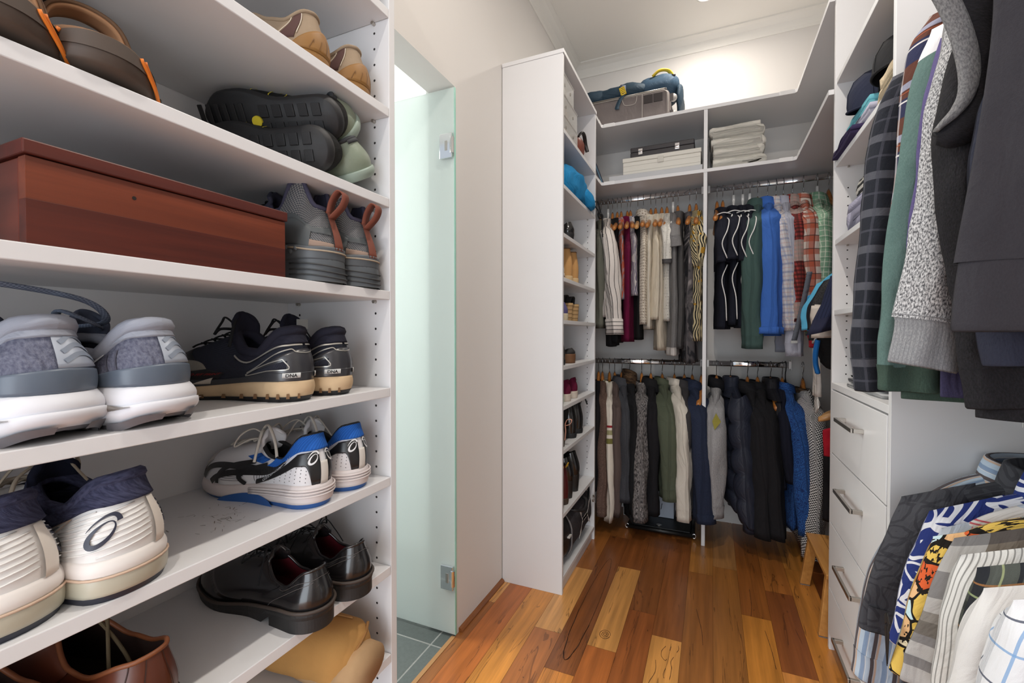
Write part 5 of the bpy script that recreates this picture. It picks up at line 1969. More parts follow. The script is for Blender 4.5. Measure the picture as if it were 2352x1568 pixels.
# ---- grey and black hiking boots with brown heel tabs
def hiker(label, pos, yaw, seed):
    r = shoe_root('hiking_boot', label, pos, yaw, 'grey hiking boots with brown heel tabs', cat='boot')
    s = Shoe(L=.295, W=.108, hz=.040, tz=.028, zb=.138, za=.158, zf=.150, c0=.020, c1=.125, cw=.038, toe=.046, bulge=.006, heelw=.40, spring=.008)
    s_col = s.collar

    def col(phi, f=s_col):
        p = f(phi)
        t = s.t(phi)
        p.z = curve([(0, .132), (.06, .134), (.24, .176), (.40, .172), (.62, .128), (.8, .126), (1, .150)], t)
        return p
    s.collar = col
    knit = F('boot_grey_knit', (74, 76, 82), kind='check', c2=(128, 126, 124), scale=340, weave=.8)
    slate = plain('slate_rubber', (84, 88, 92), .5, var=.08)
    tan = plain('tan_foam', (198, 176, 152), .7, var=.08)
    grime = plain('grimy_lug', (86, 82, 78), .7, var=.15, scale=40)
    s.make_sole(r, [('outsole', grime, 0, .42, .0, .006, .002), ('midsole', tan, .40, 1.0, .004, .001, .003)])
    s.make_upper(r, knit, plain('indigo_lining', (54, 54, 72), .8), plain('indigo_rim', (60, 58, 78), .8), .004)
    # heel cup climbing over the midsole, with lugs
    rows = []
    for j in range(9):
        f = lerp(.05, 1.0, j / 8)
        rows.append([s.sole(lerp(-1.15, 1.15, i / 40), f, .0095 - .004 * (j / 8)) for i in range(41)])
    B().grid(rows).build('heel_cup', slate, r, smooth=True)
    s.panel('heel_counter', slate, r, -1.2, 1.2, 0, lambda k: .17 + .03 * math.cos((2 * k - 1) * 3), .0055)
    rib = plain('cup_line', (56, 58, 60), .6)
    for f, g in ((.75, .0), (.5, .0), (.28, .0)):
        B().tube([s.sole(lerp(-.95, .95, i / 30), f + .06 * math.cos(i / 30 * 6.28), .0095) for i in range(31)], .0014, 6).build('heel_rib', rib, r, smooth=True)
    B().tube([s.at(lerp(-.95, .95, i / 30), .12 + .0 * i, .006) for i in range(31)], .0016, 6).build('cup_edge', plain('cup_tan', (166, 150, 130), .7), r, smooth=True)
    over = plain('dark_grey_overlay', (78, 82, 84), .55, var=.06)
    for sg in (1, -1):
        s.panel('cage', over, r, sg * .14, sg * 1.35, lambda k: .43 + .02 * k, lambda k: .60 - .06 * math.sin(math.pi * k), .0022, n=24)
        s.panel('cage', over, r, sg * .62, sg * 1.35, lambda k: .14, lambda k: .50, .0024, n=14)
        s.panel('cage', over, r, sg * 1.3, sg * 2.1, lambda k: .30 + .10 * k, lambda k: .58, .0022, n=14)
        s.panel('heel_suede', plain('taupe_suede', (150, 128, 114), .9), r, sg * .12, sg * .62, lambda k: .18, lambda k: .26 + .03 * k, .0028, n=10, m=3)
        s.panel('side_suede', plain('taupe_suede2', (112, 102, 98), .9), r, sg * 1.35, sg * 2.0, 0, lambda k: .30 - .05 * k, .0018, n=12)
        for k, (f, v) in enumerate(((.82, .11), (.98, .12), (.90, .075))):
            c = s.at(sg * f, v, .0066)
            B().lathe([(.0, .0016), (.003, .0008), (.0042, -.0004)], 12, cap=False).build('rivet', slate, r, smooth=True).matrix_local = Matrix.Translation(c) @ s.nrm(sg * f, v).to_track_quat('Z', 'Y').to_matrix().to_4x4()
    tab = plain('brown_webbing', (122, 66, 50), .8, grain=.3, gscale=260)
    s.panel('heel_strap', tab, r, -.13, .13, .16, .95, .0055, n=6)
    top = s.S(0, .92)
    loop = spline([top + Vector((-.004, 0, 0)), top + Vector((-.010, 0, .022)), top + Vector((-.024, 0, .038)), top + Vector((-.036, 0, .030)), top + Vector((-.030, 0, .012)), top + Vector((-.008, 0, -.008))], 6)
    B().grid([[p + Vector((0, w, 0)) for p in loop] for w in (-.009, .009)]).build('heel_loop', tab, r, smooth=True, solid=.0022)
    s.tongue(r, plain('indigo_tongue', (50, 50, 66), .8), .02, .03, .0, thick=.008)
    s.laces(r, F('black_lace', (28, 28, 30)), seed=seed, loops=False)
    return r


hiker('grey knit hiking boot with a brown heel loop, beside the mahogany box', (-.608, .614, 1.253), math.pi + .18, 1)
hiker('grey knit hiking boot with a brown heel loop, beside the side panel', (-.608, .702, 1.253), math.pi + .08, 2)


# ---- taupe suede slip-ons with honey rubber heels
def moccasin(label, pos, yaw, seed):
    r = shoe_root('suede_slip_on', label, pos, yaw, 'taupe suede slip-ons', cat='shoe')
    s = Shoe(L=.28, W=.100, hz=.020, tz=.014, zb=.094, za=.070, zf=.088, c0=.016, c1=.125, cw=.030, toe=.040, bulge=.004, heelw=.38)
    sue = plain('taupe_suede_nap', (152, 132, 110), .95, var=.1, scale=60, grain=.3)
    honey = plain('honey_rubber', (142, 100, 48), .6, var=.08)
    s.make_sole(r, [('sole', honey, 0, 1, .001, .003, .001)])
    s.make_upper(r, sue, plain('brown_slip_lining', (92, 62, 54), .8), sue, .0035)
    s.panel('heel_cup', honey, r, -.82, .82, 0, lambda k: .50 * (1 - abs(2 * k - 1) ** 2.2) + .02, .004)
    gb = B()
    for k in range(7):
        s.ribbon('', None, None, [(-.7 + .2 * k, .02), (-.66 + .18 * k, .2), (-.60 + .17 * k, .42 - .1 * abs(k - 3))], .0012, .0048, b=gb)
    gb.build('heel_grooves', plain('honey_groove', (118, 80, 36), .5), r)
    el = plain('brown_elastic', (84, 56, 52), .8)
    thread = plain('pale_thread', (206, 192, 174), .7)
    for sg in (1, -1):
        s.panel('elastic', el, r, sg * .78, sg * 1.05, .20, lambda k: .95, .0018, n=6)
        s.ribbon('stitching', thread, r, [(sg * 1.08, .25), (sg * 1.09, .6), (sg * 1.10, .93), ], .0014, .0022)
        s.ribbon('stitching', thread, r, [(sg * .75, .30), (sg * .75, .6), (sg * .78, .93)], .0014, .0022)
        s.ribbon('seam', plain('dark_thread', (48, 26, 18), .7), r, [(sg * 1.0, .12), (sg * 1.4, .30), (sg * 1.9, .36)], .001, .0016)
    return r


m1 = on_x(752, 148, -.612)
m2 = on_x(868, 222, -.612)
moccasin('taupe suede slip-on with a honey rubber heel, the nearer of its pair', (-.622, .606, 1.624), math.pi + .42, 1)
moccasin('taupe suede slip-on with a honey rubber heel, closest to the side panel', (-.620, .706, 1.624), math.pi + .30, 2)


# ---- brown sandals, toes towards the room
def sandal(label, pos, yaw, seed):
    r = shoe_root('sandal', label, pos, yaw, 'brown sports sandals', cat='sandal')
    s = Shoe(L=.28, W=.116, hz=.026, tz=.026, zb=.040, za=.042, zf=.060, c0=.010, c1=.165, cw=.044, toe=.020, bulge=.002, heelw=.42, toew=.44, asym=-.008)
    brn = plain('sandal_leather', (126, 94, 68), .7, var=.14, scale=40)
    tread = plain('sandal_rubber', (78, 66, 58), .55, var=.12, scale=30)
    tan = plain('sandal_suede', (198, 148, 108), .9, var=.1, scale=50)
    s.make_sole(r, [('outsole', tread, 0, .72, .0, .005, .002), ('rand', brn, .70, 1, .003, .002, .001)])
    s.make_upper(r, brn, tan, tan, .004, vtop=1.0)
    B().grid([[s.sole(lerp(2.6, TAU - 2.6, i / 40), lerp(.5, .72 + .42 * math.sin(math.pi * i / 40) ** .5, j / 4), .0065) for i in range(41)] for j in range(5)]).build('toe_bumper', tread, r, smooth=True)
    gb = B()
    for sg in (1, -1):
        for k in range(7):
            f0, f1 = math.pi - sg * .95, math.pi - sg * 1.55
            gb.tube([s.sole(lerp(f0, f1, i / 10), .10 + .085 * k + .05 * math.sin(math.pi * i / 10), .0078) for i in range(11)], .0013, 5)
        for k in range(3):
            gb.tube([s.sole(lerp(math.pi - sg * .3, math.pi - sg * 1.9, i / 24), .78 + .09 * k, .0046) for i in range(25)], .0008, 5)
    gb.build('bumper_grooves', plain('groove_dark', (34, 28, 26), .6), r)
    og = plain('orange_rubber', (232, 128, 40), .5)
    for sg in (1, -1):
        for dd in (0, .06):
            B().tube([s.sole(lerp(math.pi - sg * (.42 + dd), math.pi - sg * (.95 + dd), (i / 12) ** 1.4), lerp(1.0, .18, math.sin(i / 12 * 1.57)), .0072) for i in range(13)], .0020, 6).build('orange_line', og, r, smooth=True)
        pl = plain('brand_plate', (204, 190, 158), .4)
        B().grid([[s.sole(lerp(math.pi - sg * .92, math.pi - sg * 1.20, i / 10), f, .0062) for i in range(11)] for f in (.76, .84, .92)]).build('name_plate', pl, r, smooth=True)
        vs, fs = text_mesh('UNIFLY', .02, .1)
        m_ = (s.sole(math.pi - sg * 1.07, .8, .005) - s.sole(math.pi - sg * 1.06, .8, .005)).length / .01
        B().add([s.sole(math.pi - sg * 1.06 - (x - 1.65) * .0062 / m_, .775 + y * .13, .0072) if sg < 0 else s.sole(math.pi - 1.06 - (x - 1.65) * .0062 / m_, .775 + y * .13, .0072) for x, y in vs], fs).build('lettering', plain('plate_print', (246, 240, 222), .5), r)
    lb = B()
    for k in range(4):
        lb2 = [(math.pi + f, .36 + .07 * k) for f in (-1.0, -.5, 0, .5, 1.0)]
        s.ribbon('', None, None, lb2, .0012, .0008, b=lb)
    lb.build('vamp_grooves', plain('vamp_line', (96, 68, 48), .8), r)
    # ankle strap: a broad padded loop standing up at the back
    arch = spline([(.150, .042, .050), (.138, .042, .095), (.122, .030, .132), (.112, .0, .146), (.118, -.030, .132), (.136, -.042, .095), (.155, -.042, .052)], 8)
    cen = Vector((.125, 0, .07))
    for nm3, w0, w1, off_, mat in (('ankle_strap', -.020, .020, 0, brn), ('strap_lining', -.017, .017, -.004, tan), ('hook_and_loop', -.009, .008, .004, plain('strap_webbing', (190, 160, 140), .9))):
        rows = []
        for w in (w0, w0 * .5, 0, w1 * .5, w1):
            rows.append([p + Vector((w, 0, 0)) + (p - cen).normalized() * off_ for p in arch])
        B().grid(rows).build(nm3, mat, r, smooth=True, solid=.003)
    seg = arch[30:40]
    B().grid([[p + Vector((w, 0, 0)) + (p - cen).normalized() * .006 for p in seg] for w in (-.012, .012)]).build('webbing_patch', plain('dark_webbing', (62, 60, 60), .9), r, smooth=True, solid=.002)
    back_ = spline([(.150, .046, .05), (.07, .050, .075), (.012, .030, .09), (-.004, 0, .092), (.012, -.030, .09), (.07, -.050, .075), (.150, -.046, .05)], 8)
    B().grid([[p + Vector((0, 0, w)) for p in back_] for w in (-.012, .012)]).build('heel_strap', brn, r, smooth=True, solid=.004)
    return r


sandal('brown sports sandal with an orange line, toe cut by the left edge of the photo', (-.868, .266, 1.441), -.25, 1)
sandal('brown sports sandal with an orange line, its ankle strap standing up', (-.868, .352, 1.441), -.25, 2)


# ---- black water shoes lying on their sides, olive slippers behind
def water_shoe(label, pos, yaw, roll, seed):
    r = shoe_root('water_shoe', label, pos, yaw, 'black water shoes with yellow lines', rot=(roll, 0, yaw))
    s = Shoe(L=.25, W=.094, hz=.016, tz=.012, zb=.080, za=.060, zf=.082, c0=.014, c1=.120, cw=.030, toe=.036, bulge=.004, heelw=.40, spring=.004)
    neo = F('black_neoprene', (28, 28, 28), weave=.4)
    s.make_sole(r, [('sole', m_soleblk, 0, 1, -.004, .002, .002)])
    s.make_upper(r, neo, plain('black_lining', (20, 20, 20), .9), neo, .003)
    yel = plain('yellow_line', (222, 200, 52), .5)
    yb = B()
    for sg in (1, -1):
        for k in range(4):
            f = 1.35 + .24 * k
            s.ribbon('', None, None, [(sg * f, .05), (sg * (f + .12), .3), (sg * (f + .34), .52), (sg * (f + .7), .66)], .0017, .0014, b=yb)
    yb.build('yellow_lines', yel, r)
    tb = B()
    for k in range(5):
        x = .03 + .024 * k
        for y in (-.022, .006):
            tb.box((x, y, -.003), (x + .016, y + .020, .001))
    for k in range(6):
        x = .17 + .015 * k
        tb.box((x, -.03, -.002), (x + .008, .03, .001))
    tb.build('tread_blocks', m_soleblk, r, bevel=.001)
    B().lathe([(0, -.0035), (.009, -.0035), (.0095, 0)], 20, center=(.150, .0, 0)).build('yellow_disc', yel, r)
    return r


zs2 = 1.441
water_shoe('black water shoe with yellow lines lying on its side, the upper of two', (-.604, .618, zs2 + .104), math.pi + .34, math.radians(60), 1)
water_shoe('black water shoe lying on its side at the shelf edge, beneath its twin', (-.602, .592, zs2 + .044), math.pi + .28, math.radians(74), 2)


def slipper(label, pos, yaw, roll, pitch, seed):
    r = shoe_root('slipper', label, pos, yaw, 'olive rubber slippers', rot=(roll, pitch, yaw))
    s = Shoe(L=.26, W=.100, hz=.018, tz=.014, zb=.074, za=.058, zf=.075, c0=.012, c1=.13, cw=.033, toe=.040, bulge=.006, heelw=.42)
    ol = plain('olive_rubber', (128, 138, 120), .45, var=.08, grain=.5, gscale=320)
    s.make_sole(r, [('sole', plain('sage_sole', (144, 158, 146), .5), 0, 1, -.002, .003, .003)])
    s.make_upper(r, ol, plain('slate_lining', (58, 60, 66), .8), plain('slate_rim', (52, 54, 58), .7), .004)
    s.panel('heel_pull', plain('slate_rim', (52, 54, 58), .7), r, -.3, .3, .86, 1.0, .003, n=8, m=2)
    return r


slipper('olive rubber slipper tipped on its side behind the black water shoes', (-.622, .690, zs2 + .112), math.pi + .06, -math.radians(62), 0, 1)
slipper('olive rubber slipper lying at the right end of the second shelf', (-.612, .706, zs2 + .030), math.pi + .0, -math.radians(32), 0, 2)

# ---- a dark shoe only just in view at the top right of the shelving
rr = shoe_root('dark_shoe', 'dark shoe just in view on the highest visible shelf beside the side panel', (-.612, .705, 1.823), math.pi + .05, None)
s = Shoe(L=.28, W=.1, hz=.026)
s.make_sole(rr, [('sole', m_soleblk, 0, 1, .001, .003, .001)])
s.make_upper(rr, plain('dark_shoe_cloth', (44, 42, 44), .7), m_black, m_black, .004)
s.panel('heel_strip', plain('pale_strip', (190, 188, 184), .6), rr, -.12, .12, 0, .9, .002, n=6)


# ---- sheepskin boots on the bottom shelf, lying with the shaft folded over
def ugg(label, pos, yaw):
    r = root('sheepskin_boot', label, 'boot', pos, yaw, 'tan sheepskin boots')
    tan = plain('tan_sheepskin', (184, 136, 76), .95, var=.12, scale=26, grain=.25)
    pale = plain('worn_sheepskin', (176, 142, 104), .95, var=.12, scale=30, grain=.25)
    b = B()
    rows = []
    n = 28
    ctl = [(-.02, .040, .050), (.02, .060, .072), (.08, .062, .080), (.16, .058, .072), (.24, .052, .060), (.30, .040, .050)]
    for k in range(22):
        q = k / 21
        x = lerp(-.01, .27, q)
        w = curve([(0, .036), (.08, .056), (.5, .058), (1, .044)], q)
        h = curve([(0, .036), (.08, .052), (.5, .052), (1, .044)], q)
        ring = []
        for i in range(n):
            a = TAU * i / n
            p = Vector((x, w * math.copysign(abs(math.cos(a)) ** .8, math.cos(a)), .058 + h * math.copysign(abs(math.sin(a)) ** .8, math.sin(a))))
            p += wob(p, 5, .006, 20)
            ring.append(p)
        rows.append(ring)
    b.grid(rows, True, cap0=True, cap1=True).build('shaft', tan, r, smooth=True)
    f = B()
    rows = []
    for k in range(9):
        q = k / 8
        x = lerp(-.016, .05, q)
        rows.append([Vector((x, lerp(-.058, .058, u), .008 + .060 * (1 - .3 * q) + .052 * (1 - (2 * u - 1) ** 4) * (.6 - .2 * q) - .02 * q)) for u in [i / 12 for i in range(13)]])
    B().tube(spline([(.0, -.040, .094), (-.008, -.02, .086), (-.010, .010, .074), (-.004, .036, .062)], 8), .0030, 8).build('fold_seam', plain('tan_seam', (150, 106, 58), .9), r, smooth=True)
    rows = []
    for k in range(10):
        q = k / 9
        ring = []
        for i in range(n):
            a = TAU * i / n
            p = Vector((lerp(-.030, .10, q), (.050 + .004 * math.sin(math.pi * q)) * math.cos(a), .038 + (.037 + .004 * math.sin(math.pi * q)) * math.sin(a) - .004 * q))
            ring.append(p + wob(p, 9, .005, 22))
        rows.append(ring)
    B().grid(rows, True, cap0=True, cap1=True).build('folded_cuff', pale, r, smooth=True)
    B().tube(spline([(.02, -.02, .1105), (.10, -.018, .111), (.2, -.016, .109), (.26, -.014, .103)], 8), .0022, 6).build('seam', plain('tan_seam', (150, 106, 58), .9), r, smooth=True)
    return r


ugg('tan sheepskin boot lying folded on the bottom shelf beside the side panel', (-.614, .660, .503), math.pi + .10)


# ---- mahogany box
def mahogany_box():
    z0 = 1.253
    x1, y0, y1 = -.618, .219, .516
    r = root('wooden_box', 'long mahogany box with a lid, on the shelf left of the hiking boots', 'box', ((x1 - .13), (y0 + y1) / 2, z0))
    o = r.location
    mw = wood('mahogany', (68, 26, 17), (124, 60, 37), .8, .38, 'Y')
    mw2 = wood('dark_mahogany', (52, 18, 15), (96, 38, 27), .6, .42, 'Y')
    mw3 = wood('red_mahogany', (52, 18, 14), (98, 40, 27), .8, .4, 'Y')
    me_ = wood('mahogany_end', (58, 22, 18), (110, 50, 36), .5, .4, 'X')
    d = .26

    def bx(name, lo, hi, mat, par=r):
        return B().box(tuple(Vector(lo) - o), tuple(Vector(hi) - o)).build(name, mat, par, bevel=.0002 if name in ('front_board', 'lower_board') else .0015)
    bx('front_board', (x1 - .014, y0, z0 + .046), (x1, y1, z0 + .088), mw)
    bx('lower_board', (x1 - .014, y0, z0), (x1, y1, z0 + .046), mw3)
    bx('back_board', (x1 - d, y0, z0), (x1 - d + .014, y1, z0 + .088), mw2)
    bx('end_board', (x1 - d + .014, y0, z0), (x1 - .014, y0 + .014, z0 + .088), me_)
    bx('end_board', (x1 - d + .014, y1 - .014, z0), (x1 - .014, y1, z0 + .088), me_)
    bx('base', (x1 - d + .014, y0 + .014, z0), (x1 - .014, y1 - .014, z0 + .01), mw2)
    bx('lid', (x1 - d - .003, y0 - .003, z0 + .0895), (x1 + .003, y1 + .003, z0 + .104), mw2)
    k = B()
    c = on_x(308, 455, x1) - o
    k.lathe([(0, 0), (.0022, 0)], 10, center=(0, 0, 0), cap=False)
    ko = k.build('knot_hole', plain('knot_black', (22, 12, 10), .8), r)
    ko.location = (x1 - o.x + .0004, c.y, c.z)
    ko.rotation_euler = (0, math.pi / 2, 0)


mahogany_box()
# ------------------------------------------------------------------ soft and boxed things
def blob(parent, name, mat, c, size, seed=1, amp=.012, s=9, n=(28, 16), pw=.8, flat=0.0, twist=None):
    """soft superellipsoid with folds; flat>0 squares off its underside"""
    b = B()
    rows = []
    for j in range(n[1] + 1):
        th = math.pi * j / n[1]
        r = []
        for i in range(n[0]):
            a = TAU * i / n[0]
            ct, st = math.cos(th), math.sin(th)
            p = Vector((math.copysign(abs(math.cos(a)) ** pw, math.cos(a)) * st ** pw, math.copysign(abs(math.sin(a)) ** pw, math.sin(a)) * st ** pw, -math.copysign(abs(ct) ** pw, ct)))
            q = Vector((p.x * size[0], p.y * size[1], p.z * size[2])) + Vector(c)
            d = amp * (nz(q, s, seed) + .5 * nz(q, s * 2.3, seed + 3))
            q += p.normalized() * d if p.length else Vector()
            if flat and q.z < c[2] - size[2] + flat:
                q.z = c[2] - size[2] + flat * .3
            if twist:
                q = twist(q)
            r.append(q)
        rows.append(r)
    b.grid(rows, True)
    return b.build(name, mat, parent, smooth=True)


def fold_profile(w, t, layers, rng, sag=0.0):
    """serpentine strip folded back and forth: closed outline in (u, z)"""
    pts = []
    for k in range(layers):
        z = t * (k + .5)
        e0 = rng.uniform(-.012, .006) if k else 0
        e1 = rng.uniform(-.014, .004)
        xs = [(-w / 2 + e0) + (w - e0 + e1) * i / 9 for i in range(10)]
        if k % 2:
            xs = xs[::-1]
        pts += [Vector((x, z + sag * math.sin(x / w * 3.1) * .3, 0)) for x in xs]
    return spline(pts, 3)


def folded(parent, name, mat, w, d, t, layers, seed, axis='x', z0=0.0, off=(0, 0), gap=.0012):
    """cloth folded into layers; the folds face -Y (axis x) or -X (axis y)"""
    rng = random.Random(seed)
    c = fold_profile(w, t, layers, rng)
    m = len(c)
    L, R = [], []
    for i, p in enumerate(c):
        tn = (c[min(i + 1, m - 1)] - c[max(i - 1, 0)]).normalized()
        nn = Vector((-tn.y, tn.x, 0)) * (t / 2 - gap)
        L.append(p + nn)
        R.append(p - nn)
    ring = L + R[::-1]
    rows = []
    for k in range(9):
        y = d * k / 8
        sc = 1 - .02 * (k in (0, 8))
        row = []
        for p in ring:
            q = Vector((p.x * sc, y, p.y))
            j = nz(q, 14, seed) * .006
            q = Vector((q.x + j, q.y + (nz((q.x, q.z * 3, 1), 12, seed + 5) * .008 if k in (0,) else 0), q.z + nz(q, 10, seed + 9) * .004))
            if axis == 'y':
                q = Vector((q.y, q.x, q.z))
            row.append((q.x + off[0], q.y + off[1], max(q.z, .0008) + z0))
        rows.append(row)
    return B().grid(rows, True, cap0=True, cap1=True, flip=(axis == 'y')).build(name, mat, parent, smooth=True)


# ---- towels
zsh = SH_LO
m_towel = fabric('white_terry', (228, 224, 214), weave=.9, wscale=500)
zt_ = zsh
for i, (w, lay, t, dx, lb) in enumerate([(.245, 2, .027, .000, 'folded white towel at the bottom of the towel stack'), (.240, 2, .026, .004, 'folded white towel second from the bottom of the stack'),
                                         (.246, 2, .027, .002, 'folded white towel second from the top of the stack'), (.235, 3, .022, -.002, 'folded white towel on top of the stack, its fold rising in the middle')]):
    r = root('folded_towel', lb, 'towel', (.118 + dx, 2.735, zt_), 0, 'folded white towels')
    folded(r, 'towel_fold', m_towel, w, .30, t, lay, 20 + i)
    zt_ += lay * t + .001

# ---- long white box, its tray and the black case
tr = root('foam_tray', 'pale grey flat tray under the white box on the wardrobe shelf', 'tray', (-.31, 2.86, zsh))
B().box((-.257, -.135, 0), (.257, .135, .038)).build('tray_body', plain('pale_grey_board', (196, 196, 198), .6), tr, bevel=.002)
wb = root('storage_box', 'long white lidded storage box with a clasp, on the grey tray', 'box', (-.275, 2.885, zsh + .038))
wbm = plain('white_box_card', (224, 220, 210), .55, var=.02)
B().box((-.213, -.14, 0), (.213, .14, .075)).build('box_body', wbm, wb, bevel=.003)
B().box((-.216, -.143, .0755), (.216, .143, .100)).build('lid', wbm, wb, bevel=.004)
B().box((-.016, -.147, .050), (.016, -.1435, .085)).build('clasp', plain('cream_clasp', (206, 202, 192), .5), wb, bevel=.001)
for z in (.020, .052):
    B().box((-.212, -.1412, z), (.212, -.1402, z + .0012)).build('groove', plain('box_groove', (196, 192, 182), .7), wb)
cs = root('black_case', 'slim black case with two silver catches, lying on the white box', 'case', (-.272, 2.895, zsh + .138))
cm = plain('black_vinyl', (46, 42, 46), .5, grain=.2)
B().box((-.176, -.135, 0), (.176, .12, .034)).build('case_body', cm, cs, bevel=.004)
B().box((-.176, -.135, .035), (.176, .12, .062)).build('case_lid', cm, cs, bevel=.004)
for x in (-.118, .085):
    c = B()
    c.box((x - .012, -.140, .016), (x + .012, -.1355, .050))
    c.lathe([(.004, 0), (.010, .001), (.012, .004)], 12, center=(x, -.14, .03))
    c.build('catch', M_CHROME, cs, bevel=.001)

# ---- dark blue folder leaning in the corner
fl = root('folder', 'dark blue folder leaning in the left corner of the wardrobe shelf', 'folder', (-.595, 2.73, zsh), 0, rot=(0, -.35, .1))
B().box((-.018, 0, 0), (0, .25, .16)).build('cover', plain('navy_folder', (34, 42, 66), .4), fl, bevel=.002)
B().box((-.012, -.001, .004), (-.006, .252, .156)).build('pages', plain('folder_pages', (92, 130, 150), .7), fl)

# ---- suitcase with the backpack on it
su = root('suitcase', 'grey soft-sided suitcase lying on the top shelf under the blue backpack', 'suitcase', (-.475, 2.92, SH_HI))
sm = fabric('suitcase_cloth', (118, 110, 108), weave=.3)
sd = plain('suitcase_trim', (64, 58, 58), .5)
sp = plain('suitcase_piping', (160, 154, 148), .4)
B().box((-.255, -.175, .004), (.245, .165, .168)).build('shell', sm, su, bevel=.028, seg=5)
b = B()
for y in (-.176,):
    b.tube([(-.235, y, .158), (.215, y, .158), (.236, y, .140), (.240, y, .03)], .0035, 6)
b.build('piping', sp, su, smooth=True)
B().box((-.24, -.166, .156), (.23, .15, .176)).build('zip_panel', sd, su, bevel=.006)
B().tube([(-.23, -.168, .170), (.22, -.168, .170)], .003, 6).build('zip', M_STEEL, su, smooth=True)
for x in (.105, .160):
    B().box((x, -.180, .098), (x + .05, -.176, .146)).build('mesh_window', plain('mesh_black', (50, 44, 44), .8), su, bevel=.002)
B().tube([(.096, -.1785, .01), (.096, -.1785, .155)], .0018, 6).build('seam', sp, su)
B().tube(spline([(-.02, -.178, .150), (-.008, -.180, .116), (.01, -.181, .106), (.045, -.181, .106), (.06, -.180, .116), (.066, -.178, .150)], 5), .0015, 6).build('pocket_seam', sp, su)
for y in (-.13, .12):
    for z in (.03, .125):
        w = B()
        w.lathe([(0, -.010), (.020, -.010), (.022, -.004), (.022, .004), (.020, .010), (0, .010)], 18)
        o = w.build('wheel', plain('wheel_grey', (150, 146, 142), .5), su, smooth=True)
        o.location = (.262, y, z)
        o.rotation_euler = (math.pi / 2, 0, 0)
        B().box((.238, y - .014, z - .02), (.264, y - .0105, z + .02)).build('wheel_bracket', sd, su)

bp = root('backpack', 'dark teal-blue backpack with yellow buckle slumped over the suitcase', 'backpack', (-.46, 2.93, SH_HI + .176))
bm1 = fabric('backpack_nylon', (40, 62, 78), weave=.5, shine=.15, rough=.6)
bm2 = fabric('backpack_light_nylon', (56, 82, 104), weave=.5, shine=.15, rough=.6)
by = plain('yellow_plastic', (222, 190, 44), .45)
blob(bp, 'pack_body', bm1, (-.06, -.01, .045), (.20, .165, .050), 3, .022, 9, (36, 16), .75, flat=.02)
blob(bp, 'pack_lid', bm1, (-.20, -.03, .050), (.095, .145, .055), 8, .022, 11, flat=.02)
blob(bp, 'front_pocket', bm2, (.155, .0, .058), (.125, .150, .058), 6, .018, 10, flat=.01)
blob(bp, 'side_pocket', bm1, (.275, .02, -.01), (.020, .12, .075), 12, .012, 12)
B().tube(spline([(.13, -.12, .105), (.17, -.125, .128), (.215, -.10, .132), (.24, -.05, .115)], 6), .012, 8, squash=.5).build('yellow_trim', by, bp, smooth=True)
stp = fabric('grey_strap', (110, 116, 132))
B().grid([[p + Vector((w, 0, 0)) for p in spline([(-.04, -.09, .098), (-.035, -.150, .080), (-.03, -.182, .040), (-.028, -.190, .000)], 6)] for w in (-.016, .016)]).build('strap', stp, bp, smooth=True, solid=.003)
k = B()
M = Matrix.Translation((-.022, -.196, -.006)) @ Matrix.Rotation(-.3, 4, 'Y')
k.box((-.016, -.004, .0), (-.010, .004, .046), M=M)
k.box((.010, -.004, .0), (.016, .004, .046), M=M)
for z in (0, .012, .022, .032, .042):
    k.box((-.016, -.004, z), (.016, .004, z + .006), M=M)
k.build('buckle', by, bp, bevel=.001)
B().grid([[p + Vector((w, 0, 0)) for p in spline([(-.026, -.196, -.004), (-.045, -.200, -.035), (-.062, -.200, -.075), (-.058, -.198, -.085)], 6)] for w in (-.012, .012)]).build('strap_end', bm1, bp, smooth=True, solid=.003)
B().lathe([(0, 0), (.012, .002), (.014, .008), (0, .012)], 14, center=(.245, -.11, .085)).build('cord_lock', M_BLACKPL, bp, smooth=True)

